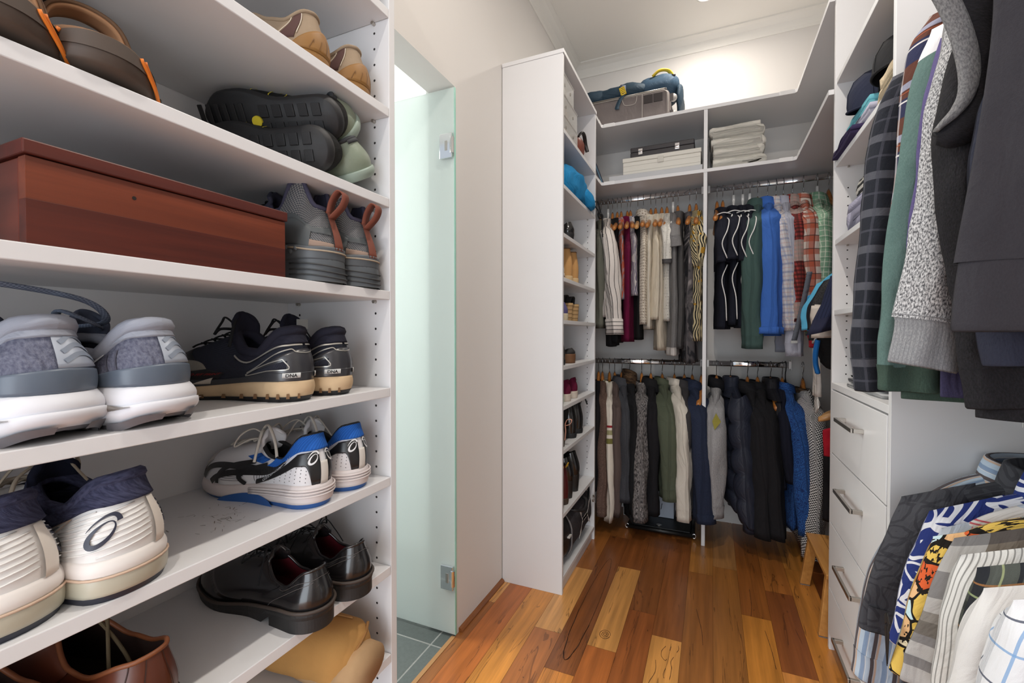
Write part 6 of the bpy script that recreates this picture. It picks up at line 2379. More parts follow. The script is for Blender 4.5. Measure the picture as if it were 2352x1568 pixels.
# ---- tower: clear boxes, leather bag, blue drawstring bag
clear, nt, bs = new_mat('clear_plastic')
bs.inputs['Base Color'].default_value = (.86, .85, .82, 1)
bs.inputs['Roughness'].default_value = .25
bs.inputs['Alpha'].default_value = .34
tz0 = TS[0]
for i, (h, dy, inside) in enumerate([(.088, .27, (206, 170, 132)), (.088, .262, (150, 128, 110)), (.092, .20, (196, 190, 180))]):
    lb = ['clear plastic shoe box at the bottom of its stack, a tan shoe inside', 'clear plastic shoe box in the middle of the tower-top stack', 'short clear plastic shoe box on top of its stack'][i]
    r = root('clear_shoe_box', lb, 'box', (-.735, 1.955 + dy / 2, tz0 + .0905 * i), 0, 'clear plastic shoe boxes')
    bb = B()
    t = .002
    x0, x1, y0, y1 = -.125, .115, -dy / 2, dy / 2
    bb.box((x0, y0, 0), (x1, y1, t))
    bb.box((x0, y0, t), (x0 + t, y1, h - .008))
    bb.box((x1 - t, y0, t), (x1, y1, h - .008))
    bb.box((x0 + t, y0, t), (x1 - t, y0 + t, h - .008))
    bb.box((x0 + t, y1 - t, t), (x1 - t, y1, h - .008))
    bb.build('tub', clear, r)
    B().box((x0 - .002, y0 - .002, h - .007), (x1 + .002, y1 + .002, h)).build('lid', clear, r, bevel=.001)
    for yy in (-dy * .22, dy * .22):
        B().tube([(x1 - .001, yy, h * .45), (x1 + .001, yy, h * .45)], .007, 14).build('vent_ring', plain('vent_grey', (140, 134, 126), .4), r)
    q = root('boxed_shoe', ['tan shoe inside the bottom clear box', 'brown shoe inside the middle clear box', 'pale shoe inside the top clear box'][i], 'shoe', (-.63, 1.955 + dy * .5, tz0 + .0905 * i + .003), math.pi)
    s = Shoe(L=.21, W=.08, hz=.016, tz=.01, zb=.062, za=.045, zf=.055, c0=.012, c1=.10, cw=.024, toe=.026)
    s.make_sole(q, [('sole', plain('boxed_sole', (120, 96, 74), .7), 0, 1, .001, .002, .001)], 32)
    s.make_upper(q, plain('boxed_upper_%d' % i, inside, .7), plain('boxed_lining', (90, 70, 60), .8), None, nphi=32, nv=8)

lb_ = root('leather_bag', 'small red-brown leather bag with a black strap, right of the clear boxes', 'bag', (-.70, 2.335, tz0))
blob(lb_, 'bag_body', plain('red_brown_leather', (122, 62, 48), .45, var=.1), (.0, 0, .062), (.085, .070, .062), 4, .006, 9, pw=.7, flat=.01)
B().tube(spline([(.07, -.055, .10), (.08, -.03, .128), (.08, .02, .128), (.078, .055, .095), (.086, .062, .06)], 8), .010, 8, squash=.45).build('strap', plain('black_strap', (38, 34, 34), .4), lb_, smooth=True)

bl = root('drawstring_bag', 'bright blue cloth drawstring bag with a black cord, slumped on the tower shelf', 'bag', (-.70, 2.235, TS[1]))
m_azure = fabric('azure_cloth', (34, 134, 190), weave=.6)
blob(bl, 'bag_body', m_azure, (.0, .02, .080), (.10, .23, .080), 14, .030, 8, (44, 22), .75, flat=.03)
blob(bl, 'bag_neck', m_azure, (.085, .17, .045), (.03, .10, .045), 17, .018, 14, (30, 14), .8, flat=.01)
cd = plain('black_cord', (22, 22, 24), .8)
cb = B()
cb.tube(spline([(.105, .25, .06), (.112, .29, .075), (.118, .318, .04), (.125, .335, .0), (.130, .345, -.05), (.122, .355, -.085)], 8), .004, 7)
cb.tube(spline([(.105, .25, .04), (.118, .28, .02), (.125, .31, -.005), (.128, .335, -.01), (.124, .350, -.03), (.122, .362, -.075), (.125, .366, -.11)], 8), .004, 7)
cb.tube(spline([(.112, .30, .012), (.130, .318, .006), (.130, .330, -.01), (.115, .322, -.012), (.112, .30, .004)], 6), .005, 7)
cb.build('drawcord', cd, bl, smooth=True)


# ---- shoes of the tower
def plain_shoe(name, label, y, z, upper, sole, group=None, x=-.622, yaw=math.pi, heel=0.0, edge=None, heel_r=.24, cat='shoe', lining=(40, 36, 36), res=36, **kw):
    r = root(name, label, cat, (x, y, z), yaw, group)
    d = dict(L=.245, W=.088, hz=.026, tz=.018, zb=.085, za=.062, zf=.08, c0=.014, c1=.115, cw=.027, toe=.032)
    d.update(kw)
    s = Shoe(**d)
    if heel:
        s.hz = heel
        n = res
        def pt(i, f):
            a = TAU * i / n
            t = s.t(a)
            p = s.out(a, .001)
            zt2 = s.ztop(t)
            p.z = zt2 - f * .010
            return p
        B().grid([[pt(i, f) for i in range(n)] for f in (1, 0)], True, cap0=True, cap1=True).build('sole', sole, r)
        rows = []
        a0 = math.acos(1 - 2 * heel_r)
        for k in range(5):
            q = k / 4
            ring = []
            for i in range(24):
                a = lerp(-a0, a0, i / 23)
                p = s.out(a, .001)
                p.x = lerp(.006 + p.x * .92, p.x, q)
                p.y *= lerp(.86, 1.0, q)
                p.z = lerp(0, s.ztop(s.t(a)) - .009, q)
                ring.append(p)
            rows.append(ring)
        B().grid(rows, True, cap0=True, cap1=True).build('heel', sole, r)
    else:
        s.make_sole(r, [('sole', sole, 0, 1, .001, .003, .001)], res)
    s.make_upper(r, upper, plain('lining_%d_%d_%d' % lining, lining, .85), edge, .0025, res, 10)
    return r, s


blkl = plain('glossy_black_leather', (26, 25, 26), .18, var=.1, spec=.6, coat=.3)
suede_t = plain('tan_suede', (196, 148, 92), .9, var=.08, scale=40)
TZ = TS
plain_shoe('buckle_shoe', 'black shoe with a buckle, alone on its tower shelf', 2.17, TZ[2], blkl, m_soleblk, None, W=.082, heel=.045, zb=.10, za=.078, zf=.085)
r, s = plain_shoe('sneaker', 'cream sneaker with a red-striped sole, left of the tan boots', 2.005, TZ[3], plain('cream_canvas', (214, 206, 190), .8), plain('cream_rubber', (218, 208, 192), .6), None)
B().tube([s.sole(TAU * i / 36, .45, .004) for i in range(36)], .0016, 5, closed=True).build('sole_stripe', plain('dark_red_stripe', (110, 40, 40), .7), r)
for y, lb in ((2.135, 'tan suede ankle boot on the tower shelf, the left of its pair'), (2.245, 'tan suede ankle boot on the tower shelf, the right of its pair')):
    plain_shoe('ankle_boot', lb, y, TZ[3], suede_t, plain('cream_crepe', (208, 178, 134), .8), 'tan suede ankle boots', cat='boot', W=.084, zb=.160, za=.158, zf=.156, c0=.010, c1=.105, cw=.034, hz=.028, lining=(110, 84, 58), edge=plain('boot_edge_brown', (120, 86, 52), .8))
jute = fabric('jute_braid', (186, 152, 108), [('v', .010, 0, .003, (120, 92, 60), .7)], weave=.9)
for y, lb in ((2.155, 'black-strapped espadrille wedge, the left of its pair'), (2.262, 'black-strapped espadrille wedge, the right of its pair')):
    r = root('espadrille', lb, 'shoe', (-.622, y, TZ[4]), math.pi, 'espadrille wedges')
    s = Shoe(L=.235, W=.084, hz=.088, tz=.026, zb=.098, za=.094, zf=.06, c0=.01, c1=.2, cw=.03, toe=.02, heelin=.0)
    s.make_sole(r, [('wedge', jute, 0, 1, -.006, .001, .0)], 36)
    B().grid([[s.sole(TAU * i / 36, 1.02, -.001 - .01 * k) for i in range(36)] for k in range(3)], True).build('insole_edge', m_black, r)
    for x0, h in ((.05, .055), (.15, .035)):
        zb_ = lerp(.088, .03, x0 / .235 * 1.2)
        B().grid([[p + Vector((w, 0, 0)) for p in spline([(x0, .038, zb_), (x0 - .01, .030, zb_ + h * .8), (x0 - .012, 0, zb_ + h), (x0 - .01, -.030, zb_ + h * .8), (x0, -.038, zb_)], 6)] for w in (-.012, .012)]).build('strap', plain('black_suede', (28, 26, 28), .8), r, smooth=True, solid=.003)
bsn = root('strappy_sandal', 'black buckled sandal lying on top of the wedges', 'sandal', (-.66, 2.03, TZ[4] + .085), math.pi, None, rot=(0, 0, math.pi * 1.0))
B().grid([[p + Vector((0, w, 0)) for p in spline([(.0, 0, .01), (.05, 0, .03), (.10, -.02, .06), (.12, -.05, .075)], 6)] for w in (-.014, .014)]).build('strap', plain('black_suede', (28, 26, 28), .8), bsn, smooth=True, solid=.004)
B().tube(spline([(.0, -.03, .0), (.0, -.055, .03), (.01, -.10, .055), (.03, -.15, .045), (.07, -.17, .03), (.04, -.12, .02), (.02, -.07, .0)], 6), .007, 6, squash=.4).build('ankle_strap', plain('black_suede', (28, 26, 28), .8), bsn, smooth=True)
bk = B()
bk.tube([(-.004, -.014, .018), (-.004, .014, .018), (.012, .014, .034), (.012, -.014, .034)], .002, 6, closed=True)
bk.build('buckle', M_CHROME, bsn)
plain_shoe('sneaker', 'violet sneaker with a cream sole, in front of the espadrilles', 2.03, TZ[4], plain('violet_canvas', (84, 78, 124), .8), plain('cream_rubber2', (200, 186, 158), .7), None, x=-.612, hz=.032)
r, s = plain_shoe('ankle_boot', 'glossy black boot lying against the tower side, left of the clog', 2.02, TZ[5], blkl, m_soleblk, None, cat='boot', zb=.13, za=.13, zf=.13, cw=.033, c1=.11)
r, s = plain_shoe('clog', 'black clog with a worn brown sole, on the middle tower shelf', 2.175, TZ[5], plain('black_nubuck', (34, 32, 32), .7), plain('worn_wood_sole', (112, 76, 48), .7, var=.25, scale=30), None, x=-.618, hz=.046, tz=.03, zb=.075, za=.062, zf=.085, W=.10)
mar = fabric('maroon_knit', (96, 20, 50), weave=.5)
for y, lb in ((2.115, 'maroon sneaker with a scuffed white sole, the left of its pair'), (2.235, 'maroon sneaker with a scuffed white sole, the right of its pair')):
    r, s = plain_shoe('sneaker', lb, y, TZ[6], mar, plain('scuffed_sole', (204, 190, 176), .7, var=.2, scale=40), 'maroon sneakers', hz=.036, tz=.024, zb=.105, za=.068, zf=.09)
    s.panel('heel_tab', mar, r, -.35, .35, .75, 1.0, .004, n=6, m=2)
plain_shoe('sneaker', 'lime green and mint sneaker at the left end of its tower shelf', 2.0, TZ[6], plain('lime_mesh', (120, 176, 84), .6), plain('mint_sole', (186, 210, 186), .6), None, hz=.032)
r, s = plain_shoe('walking_shoe', 'grey-brown walking shoe with a pink heel loop', 2.015, TZ[7], plain('grey_brown_suede', (104, 92, 84), .85, var=.1), plain('olive_sole', (74, 68, 58), .8), None, hz=.034, zb=.10, za=.08, zf=.1)
pk = plain('pink_webbing', (206, 154, 134), .7)
B().grid([[p + Vector((0, w, 0)) for p in spline([(-.004, 0, .03), (-.008, 0, .07), (-.006, 0, .105), (-.018, 0, .128), (-.036, 0, .126), (-.03, 0, .108), (-.008, 0, .098)], 6)] for w in (-.007, .007)]).build('heel_loop', pk, r, smooth=True, solid=.002)
for y, lb in ((2.215, 'glossy black flat ankle boot, the left of its pair'), (2.335, 'glossy black flat ankle boot, the right of its pair')):
    r, s = plain_shoe('ankle_boot', lb, y, TZ[7], blkl, m_soleblk, 'flat black ankle boots', cat='boot', W=.088, zb=.160, za=.155, zf=.165, c0=.012, c1=.110, cw=.034, hz=.024, bulge=.010)
    s.panel('elastic_gusset', plain('black_elastic', (22, 22, 22), .8), r, .9, 1.5, .35, .96, .001, n=8)
    if y > 2.3:
        B().tube(spline([s.S(0, 1) + Vector((0, 0, -.01)), s.S(0, 1) + Vector((-.012, 0, .012)), s.S(0, 1) + Vector((-.03, .01, .02)), s.S(0, 1) + Vector((-.05, .045, .0))], 5), .004, 6, squash=.4).build('pull_tab', m_black, r, smooth=True)
for y, lb in ((2.165, 'black ankle boot with a tall block heel, the left of its pair'), (2.275, 'black ankle boot with a tall block heel, the right of its pair')):
    r, s = plain_shoe('heeled_boot', lb, y, TZ[8], blkl, plain('stacked_black_heel', (32, 30, 30), .4), 'block-heeled black boots', cat='boot', heel=.088, W=.080, zb=.205, za=.19, zf=.21, c0=.020, c1=.110, cw=.034, bulge=.010, heel_r=.20, L=.225, spring=.0, toe=.04)
ox = plain('oxblood_leather', (84, 26, 28), .35, var=.1)
for y, lb in ((1.998, 'oxblood boot with a yellow heel loop, against the tower side'), (2.078, 'oxblood boot with a yellow heel loop, beside the block-heeled boots')):
    r, s = plain_shoe('oxblood_boot', lb, y, TZ[8], ox, plain('dark_welted_sole', (66, 50, 40), .6), 'oxblood boots', cat='boot', W=.082, hz=.03, zb=.185, za=.185, zf=.185, c0=.012, c1=.105, cw=.034)
    B().tube(spline([s.S(0, .95) + Vector((-.003, -.012, 0)), s.S(0, 1.0) + Vector((-.012, -.006, .01)), s.S(0, 1.0) + Vector((-.012, .006, .01)), s.S(0, .95) + Vector((-.003, .012, 0))], 5), .003, 6).build('heel_loop', plain('yellow_tab', (190, 150, 40), .7), r)


# ---- duffel bag on the tower floor
def duffel():
    r = root('duffel_bag', 'dark grey duffel bag with a white crossed-arc emblem on the bottom tower shelf', 'bag', (-.735, 2.24, TZ[9]))
    dm = fabric('charcoal_melange', (72, 70, 74), kind='heather', c2=(56, 54, 58), scale=260, contrast=.6, weave=.4)
    bk_ = plain('black_bag_nylon', (28, 27, 29), .45, var=.1)

    def sec(y, k=1.0):
        n = 32
        ring = []
        for i in range(n):
            a = TAU * i / n
            x = .128 * math.copysign(abs(math.cos(a)) ** .7, math.cos(a)) * k
            z = .125 + .122 * math.copysign(abs(math.sin(a)) ** .75, math.sin(a)) * k
            p = Vector((x, y, z))
            ring.append(p + Vector((.006 * nz(p, 14, 3), 0, .004 * nz(p, 11, 6))))
        return ring
    ys = [-.155 + .40 * i / 20 for i in range(21)]
    B().grid([sec(y) for y in ys], True, cap0=True, cap1=True, flip=True).build('bag_body', dm, r, smooth=True)
    rows = [sec(-.158, .99), sec(-.19, .98), sec(-.235, .93), sec(-.262, .80), sec(-.270, .5)]
    B().grid(rows[::-1], True, cap0=True, flip=True).build('end_pocket', bk_, r, smooth=True)
    rows = [sec(.246, .99), sec(.262, .95), sec(.272, .7)]
    B().grid(rows, True, cap1=True, flip=True).build('far_end', bk_, r, smooth=True)
    B().tube([p + Vector((.004, 0, 0)) for p in sec(-.157, 1.01)], .004, 6, closed=True).build('piping', plain('grey_piping', (110, 106, 106), .6), r, smooth=True)
    B().tube(spline([(.100, -.10, .235), (.135, -.08, .225), (.150, .0, .205), (.142, .07, .228), (.10, .09, .240)], 8), .011, 8, squash=.6).build('handle', bk_, r, smooth=True)
    B().grid([[p + Vector((w * .4, 0, w)) for p in spline([(.128, .12, .17), (.131, .16, .21), (.122, .20, .235), (.11, .24, .235)], 6)] for w in (-.012, .012)]).build('strap', bk_, r, smooth=True, solid=.003)
    B().tube([(.136 + .0, .250 + .018 * math.cos(a), .175 + .018 * math.sin(a)) for a in (TAU * i / 16 for i in range(16))], .0025, 6, closed=True).build('ring', M_STEEL, r, smooth=True)
    em = B()

    def arc(cz, flip, y0=.085):
        L, R = [], []
        for i in range(21):
            k = i / 20
            a = lerp(math.radians(200), math.radians(340), k)
            yy = y0 + .095 * math.cos(a) * 1.0
            zz = .036 * math.sin(a)
            if flip:
                zz = -zz
            w = .018 + .028 * abs(2 * k - 1) ** 1.4
            # ends sweep outwards
            zz += (-1 if flip else 1) * .066 * max(0, abs(2 * k - 1) - .35) ** 1.3
            for lst, s_ in ((L, w / 2), (R, -w / 2)):
                z_ = cz + zz + s_ * (.55 + .45 * (1 - abs(2 * k - 1)))
                y_ = yy + s_ * (.9 * (2 * k - 1)) * (-1 if flip else 1)
                lst.append((.132 - .30 * max(0, abs(z_ - .125) - .055) ** 1.5, y_, z_))
        em.grid([L, R])
    arc(.166, False)
    arc(.100, True)
    em.build('emblem', plain('emblem_white', (214, 210, 206), .5), r, solid=.001)
    B().box((.120, -.20, .135), (.134, -.165, .142)).build('tab', plain('tab_white', (200, 196, 192), .5), r)
    return r


duffel()

# ---- folding luggage rack / camp stool flat on the floor under the coats
bd = root('folding_panel', 'black folded panel with chrome corner loops on the floor under the coats', 'panel', (-.27, 2.90, .0))
bkm = plain('black_board', (22, 22, 22), .45)
B().box((-.165, -.135, .018), (.165, .16, .036)).build('board', bkm, bd, bevel=.004)
for y in (-.15,):
    B().tube([(-.18, y, .024), (.18, y, .024)], .013, 12).build('front_tube', bkm, bd, smooth=True)
for x in (-.178, .178):
    B().tube([(x, -.15, .024), (x * .97, .16, .024)], .011, 12).build('side_tube', bkm, bd, smooth=True)
    B().tube([(x * 1.04 + math.copysign(.010, x) * math.cos(a), -.156, .026 + .012 * math.sin(a)) for a in (TAU * i / 16 for i in range(16))], .003, 6, closed=True).build('corner_loop', M_CHROME, bd, smooth=True)
B().lathe([(0, .0375), (.014, .0375), (.018, .036)], 18, center=(-.01, -.10, 0)).build('button', M_STEEL, bd, smooth=True)
cr = root('carton', 'pale blue-white carton on the floor behind the olive jacket', 'box', (-.275, 2.98, .038))
B().box((-.07, -.06, 0), (.07, .06, .17)).build('carton_body', plain('pale_carton', (176, 184, 196), .7), cr, bevel=.002)
B().box((-.07, -.06, .1705), (.07, .06, .175)).build('flap', plain('pale_carton', (176, 184, 196), .7), cr)
B().tube([(-.005, -.062, .05), (.002, -.062, .085)], .006, 8, squash=.3).build('print_mark', plain('carton_print', (52, 40, 40), .7), cr)
st2 = root('small_box', 'small pale box on the floor behind the flecked knit cardigan', 'box', (-.48, 3.0, .0))
B().box((-.035, -.04, 0), (.035, .04, .115)).build('carton_body', plain('white_carton', (200, 196, 194), .7), st2, bevel=.002)
B().box((-.036, -.041, .090), (.036, .041, .116)).build('lid', plain('white_carton', (200, 196, 194), .7), st2, bevel=.002)

# ---- bamboo step stool
stl = root('step_stool', 'bamboo step stool with splayed legs beside the drawer unit', 'stool', (.56, 2.28, 0))
bam = wood('bamboo', (176, 116, 54), (214, 156, 86), .7, .35, 'Y')
ty0, ty1, tx0, tx1, tzp = 2.068 - 2.28, 2.482 - 2.28, .408 - .56, .70 - .56, .242
top = B().box((tx0, ty0, tzp - .018), (tx1, ty1, tzp)).build('seat', bam, stl, bevel=.003)
gr = B()
for k in range(1, 5):
    x = lerp(tx0, tx1, k / 5)
    gr.box((x - .0008, ty0 + .004, tzp), (x + .0008, ty1 - .004, tzp + .0004))
gr.build('slat_gaps', plain('slat_gap', (120, 76, 34), .6), top)
for sx in (0, 1):
    for sy in (0, 1):
        xt = lerp(tx0 + .022, tx1 - .022, sx)
        yt = lerp(ty0 + .03, ty1 - .035, sy)
        xb = xt + (-.026 if sx == 0 else .026)
        yb_ = yt + (-.022 if sy == 0 else .030)
        b = B()
        rows = []
        for (cx, cy, z) in ((xb, yb_, 0.004), (xt, yt, tzp - .018)):
            rows.append([(cx - .020, cy - .014, z), (cx + .020, cy - .014, z), (cx + .020, cy + .014, z), (cx - .020, cy + .014, z)])
        b.grid(rows, True, cap0=True, cap1=True).build('leg', bam, stl, bevel=.003)
        B().box((xb - .019, yb_ - .013, 0), (xb + .019, yb_ + .013, .004)).build('foot_pad', plain('felt_grey', (120, 116, 112), .9), stl)
# ------------------------------------------------------------------ right-hand side: folded things, sportswear, foreground clothes
def cap(label, loc, yaw, mat, tilt=0.0, brim=True):
    r = root('cap', label, 'cap', loc, yaw, None, rot=(0, tilt, yaw))
    prof = [(.092, .0), (.094, .02), (.090, .055), (.072, .090), (.040, .110), (.008, .116), (0, .116)]
    B().lathe(prof, 36, cap=False).build('crown', mat, r, smooth=True)
    sb = B()
    for k in range(6):
        a = TAU * k / 6
        sb.tube([(rr * 1.008 * math.cos(a), rr * 1.008 * math.sin(a), z + .0006) for rr, z in prof[:-1]], .0012, 5)
    sb.build('seam', mat, r, smooth=True)
    B().lathe([(0, .120), (.006, .119), (.008, .115)], 12, cap=False).build('button', mat, r, smooth=True)
    B().tube([(.095 * math.cos(a), .095 * math.sin(a), .004) for a in (TAU * i / 36 for i in range(36))], .003, 6, closed=True).build('rim', mat, r, smooth=True)
    if brim:
        rows = []
        for i in range(17):
            a = lerp(-1.15, 1.15, i / 16)
            k = math.cos(a * 1.3) ** .5 if abs(a * 1.3) < 1.57 else 0
            rows.append([(.092 * math.cos(a) + d * .075 * max(k, .05), .092 * math.sin(a) * (1 + d * .02), .006 - .02 * d * abs(math.sin(a)) - .006 * d) for d in (0, .33, .66, 1)])
        B().grid(rows).build('brim', mat, r, smooth=True, solid=.003)
    return r


m_capn = fabric('navy_cap_cotton', (46, 50, 68), weave=.4)
S1, S2, S3, S4, S5 = 1.788, 1.506, 1.252, .988, 2.088
XF = RX + .012
r = root('folded_fleece', 'deep purple folded fleece hanging over the front of its shelf', 'clothing', (RX - .006, 1.86, S1), 0, 'folded clothes on the upper right shelf')
folded(r, 'fold', fabric('purple_fleece', (54, 44, 78), weave=.6), .25, .30, .016, 2, 3, 'y')
r = root('folded_tee', 'folded lavender tee on the purple fleece', 'clothing', (XF + .01, 1.80, S1 + .034), 0, 'folded clothes on the upper right shelf')
folded(r, 'fold', fabric('lavender_jersey', (182, 180, 198)), .25, .30, .015, 2, 4, 'y')
r = root('folded_jersey', 'folded turquoise top above the lavender tee', 'clothing', (XF + .015, 1.83, S1 + .066), 0, 'folded clothes on the upper right shelf')
folded(r, 'fold', fabric('turquoise_jersey', (112, 186, 200)), .26, .30, .018, 2, 5, 'y')
cap('navy baseball cap lying on the turquoise top', (XF + .085, 1.84, S1 + .118), math.pi / 2 - .5, m_capn, -.25)
cap('black cap behind the flannel shirt, beside the navy cap', (XF + .10, 1.64, S1 + .120), math.pi / 2 - .4, fabric('black_cap_cotton', (44, 44, 46), weave=.4), 0)
r = root('folded_fleece', 'folded cream sherpa fleece near the front panel of the unit', 'clothing', (XF + .01, 1.52, S1), 0, 'folded clothes on the upper right shelf')
folded(r, 'fold', fabric('sherpa', (214, 196, 168), kind='heather', c2=(196, 176, 146), scale=300, weave=1.0, wscale=260), .19, .30, .030, 3, 6, 'y')
r = root('folded_knit', 'folded lavender-grey knit under the zebra scarf', 'clothing', (XF + .02, 1.80, S2 + .010), 0, 'folded clothes on the middle right shelf')
folded(r, 'fold', fabric('lavender_knit', (168, 166, 188), weave=.6), .30, .30, .034, 3, 7, 'y')
r = root('folded_shirt', 'thin folded dark shirt at the bottom of the middle right shelf', 'clothing', (XF + .01, 1.80, S2), 0, 'folded clothes on the middle right shelf')
folded(r, 'fold', fabric('dark_folded_cloth', (60, 58, 76)), .32, .30, .005, 2, 8, 'y')
r = root('knit_scarf', 'black and white zebra knit scarf rolled on the lavender knit', 'scarf', (XF + .13, 1.86, S2 + .160), 0)
blob(r, 'scarf_roll', fabric('zebra_knit', (222, 218, 208), [('v', .016, 0, .008, (34, 34, 38), .95)], weave=1.0, wscale=200), (0, 0, .0), (.10, .13, .052), 5, .016, 12, (36, 18), .85)
r = root('soft_toy', 'small red and black knitted thing behind the flannel shirt', 'toy', (XF + .12, 1.90, S3 + .0), 0)
blob(r, 'toy_body', fabric('toy_black', (36, 34, 38)), (0, 0, .045), (.05, .05, .045), 2, .004, 9)
blob(r, 'toy_cap', fabric('toy_red', (186, 34, 40)), (0, 0, .115), (.045, .042, .032), 3, .004, 9)
zq = S4
for i, (w, t, lay, c, lb, yo) in enumerate([(.34, .007, 2, (186, 184, 184), 'folded pale grey tee at the bottom of the stack on the drawers', 1.735),
                                      (.34, .007, 2, (118, 118, 122), 'folded mid grey tee, second from the bottom on the drawers', 1.74),
                                      (.33, .008, 1, (30, 30, 32), 'folded black and white tee in the middle of the stack on the drawers', 1.75),
                                      (.32, .010, 1, (152, 142, 116), 'folded khaki tee above the black one', 1.75),
                                      (.31, .009, 2, (190, 200, 218), 'folded pale blue tee under the white top', 1.735),
                                      (.29, .012, 2, (222, 218, 212), 'folded white top on the top of the drawer stack', 1.715)]):
    r = root('folded_tee' if i < 5 else 'folded_jersey', lb, 'clothing', (RX + .018 + .004 * i, yo - .03, zq), 0, 'folded tees on the drawer unit')
    folded(r, 'fold', fabric('stack_cloth_%d' % i, c), w, .30, t, lay, 30 + i, 'y')
    zq += t * lay + .0015

# ------------------------------------------------------------------ sportswear on the short right-hand rail
RRZ = 1.605
m_cob = fabric('cobalt_lycra', (20, 66, 190), [('u', .6, .0, .10, (60, 160, 220), 1.0)], shine=.2)
m_pink = fabric('pink_print_lycra', (226, 92, 150), kind='blotch', c2=(40, 36, 44), c3=(236, 140, 96), scale=22)
m_sky = fabric('black_sky_jacket', (34, 34, 40), [('u', .5, .02, .05, (92, 176, 214), 1.0)])
m_mesh = fabric('black_mesh', (44, 44, 46), kind='dots', c2=(90, 90, 92), scale=180)
m_wht = fabric('off_white_knit', (212, 202, 192))
m_polo = fabric('navy_polo_cloth', (38, 44, 70), [('u', .014, 0, .003, (24, 28, 48), .9)])
m_poloc = fabric('navy_polo_cuff', (42, 44, 66))


def rret(y, label, mat, name, cat, zb, rail=RRZ, kind='pale', rzj=0.0, hl=None, **kw):
    loc = (RAILX, y, rail + .0155)
    hang = kw.get('hang', .146)
    drop = kw.get('drop', .094)
    z_sh = loc[2] - hang + .006 - drop
    if kw.get('sleeve', 'short') == 'long':
        kw['slen'] = z_sh - zb
        kw.setdefault('length', kw['slen'])
    else:
        kw['length'] = z_sh + drop - zb
    make_hanger(hl or ('hanger holding the ' + brief(label)), loc, math.pi + rzj, kind, 'hangers on the right-hand return', span=.20)
    return make_garment(name, label, cat, loc, math.pi + rzj, mat, seed=int(y * 100), **kw)[0]


for (y, label, mat, name, zb, kw) in [
    (2.60, 'cobalt blue sports top with a sky blue side stripe', m_cob, 'sports_vest', 1.18, dict(sleeve=None, sw=.16, chest=.24, hem=.235, th=.02, hdx=.01)),
    (2.52, 'bright pink patterned swim top among the sportswear', m_pink, 'rash_vest', 1.26, dict(sleeve='short', slen=.12, sw=.20, chest=.225, hem=.2, th=.022, cuff=plain('pink_edge', (220, 60, 130), .6), cuff_len=.03)),
    (2.44, 'black zip jacket with a sky blue edge', m_sky, 'sports_jacket', 1.20, dict(sleeve='short', slen=.2, sw=.215, chest=.24, hem=.22, th=.024)),
    (2.31, 'black mesh tee with short net sleeves', m_mesh, 't_shirt', 1.20, dict(sleeve='short', slen=.25, sw=.205, chest=.22, hem=.2, th=.026, sry=.035)),
    (2.20, 'off-white knit top with a slack sleeve end', m_wht, 'knit_sweater', 1.15, dict(sleeve='long', sw=.19, chest=.2, hem=.2, th=.026, sry=.034, srx=(.08, .07, .06), zb=1.17)),
    (2.105, 'navy polo shirt with ribbed sleeves, nearest on the short rail', m_polo, 'polo_shirt', 1.12, dict(sleeve='short', slen=.16, sw=.235, sout=.0, sdy=.02, chest=.215, hem=.2, th=.03, sry=.035, cuff=m_poloc, cuff_len=.06, srx=(.05, .05, .05))),
]:
    kw.pop('zb', None)
    rret(y, label, mat, name, 'shirt', zb, **kw)
# grey woven belt hanging from the far hanger
gb_ = root('woven_belt', 'grey woven belt hanging at a slant beside the cobalt top', 'belt', (.415, 2.50, 1.455))
pts = [Vector((0, 0, 0)), Vector((-.012, .03, -.10)), Vector((-.028, .07, -.22)), Vector((-.045, .11, -.325))]
B().grid([[p + Vector((w, w * .2, 0)) for p in spline(pts, 8)] for w in (-.011, .011)]).build('belt', fabric('grey_webbing', (118, 124, 134), kind='check', c2=(92, 98, 108), scale=260), gb_, smooth=True, solid=.004)
B().box((-.058, .104, -.335), (-.030, .114, -.322)).build('belt_tip', M_STEEL, gb_)
# lower part: swimwear, scarf, red knit
sw_ = root('swimsuit', 'black swimsuit with red, white and blue panels below the polo shirt', 'swimwear', (.50, 2.31, 1.17))
blob(sw_, 'suit_body', fabric('black_lycra', (26, 26, 28), shine=.2), (0, 0, -.05), (.085, .05, .10), 3, .022, 14, (28, 18), .9)
for nm4, col, pts in (('red_panel', (170, 30, 44), [(-.095, -.02, .01), (-.10, .02, -.005), (-.09, .05, -.03), (-.092, .03, -.06)]), ('blue_panel', (28, 112, 190), [(-.092, -.04, -.03), (-.098, -.035, -.08), (-.095, -.02, -.13), (-.085, -.01, -.17)]),
                      ('white_trim', (214, 210, 206), [(-.094, -.05, -.0), (-.10, -.02, -.035), (-.10, .0, -.02), (-.096, .03, -.045)])):
    B().tube(spline([Vector(p) for p in pts], 6), .020 if nm4 != 'white_trim' else .005, 8, squash=.5).build(nm4, fabric(nm4 + '_lycra', col, shine=.2), sw_, smooth=True)
scf = root('fringed_scarf', 'off-white striped scarf with a knotted fringe, hanging by the drawers', 'scarf', (.425, 2.385, 1.13))
sfm = fabric('scarf_weave', (214, 208, 202), [('u', .016, 0, .003, (170, 164, 160), .8)])
rows = []
for k in range(13):
    z = -.24 * k / 12
    rows.append([(.012 * math.sin(j * 1.7 + k * .15) + .003 * k / 12, -.03 + .06 * j / 10, z) for j in range(11)])
B().grid(rows).build('scarf_cloth', sfm, scf, smooth=True, solid=.003)
fr = B()
rg = random.Random(2)
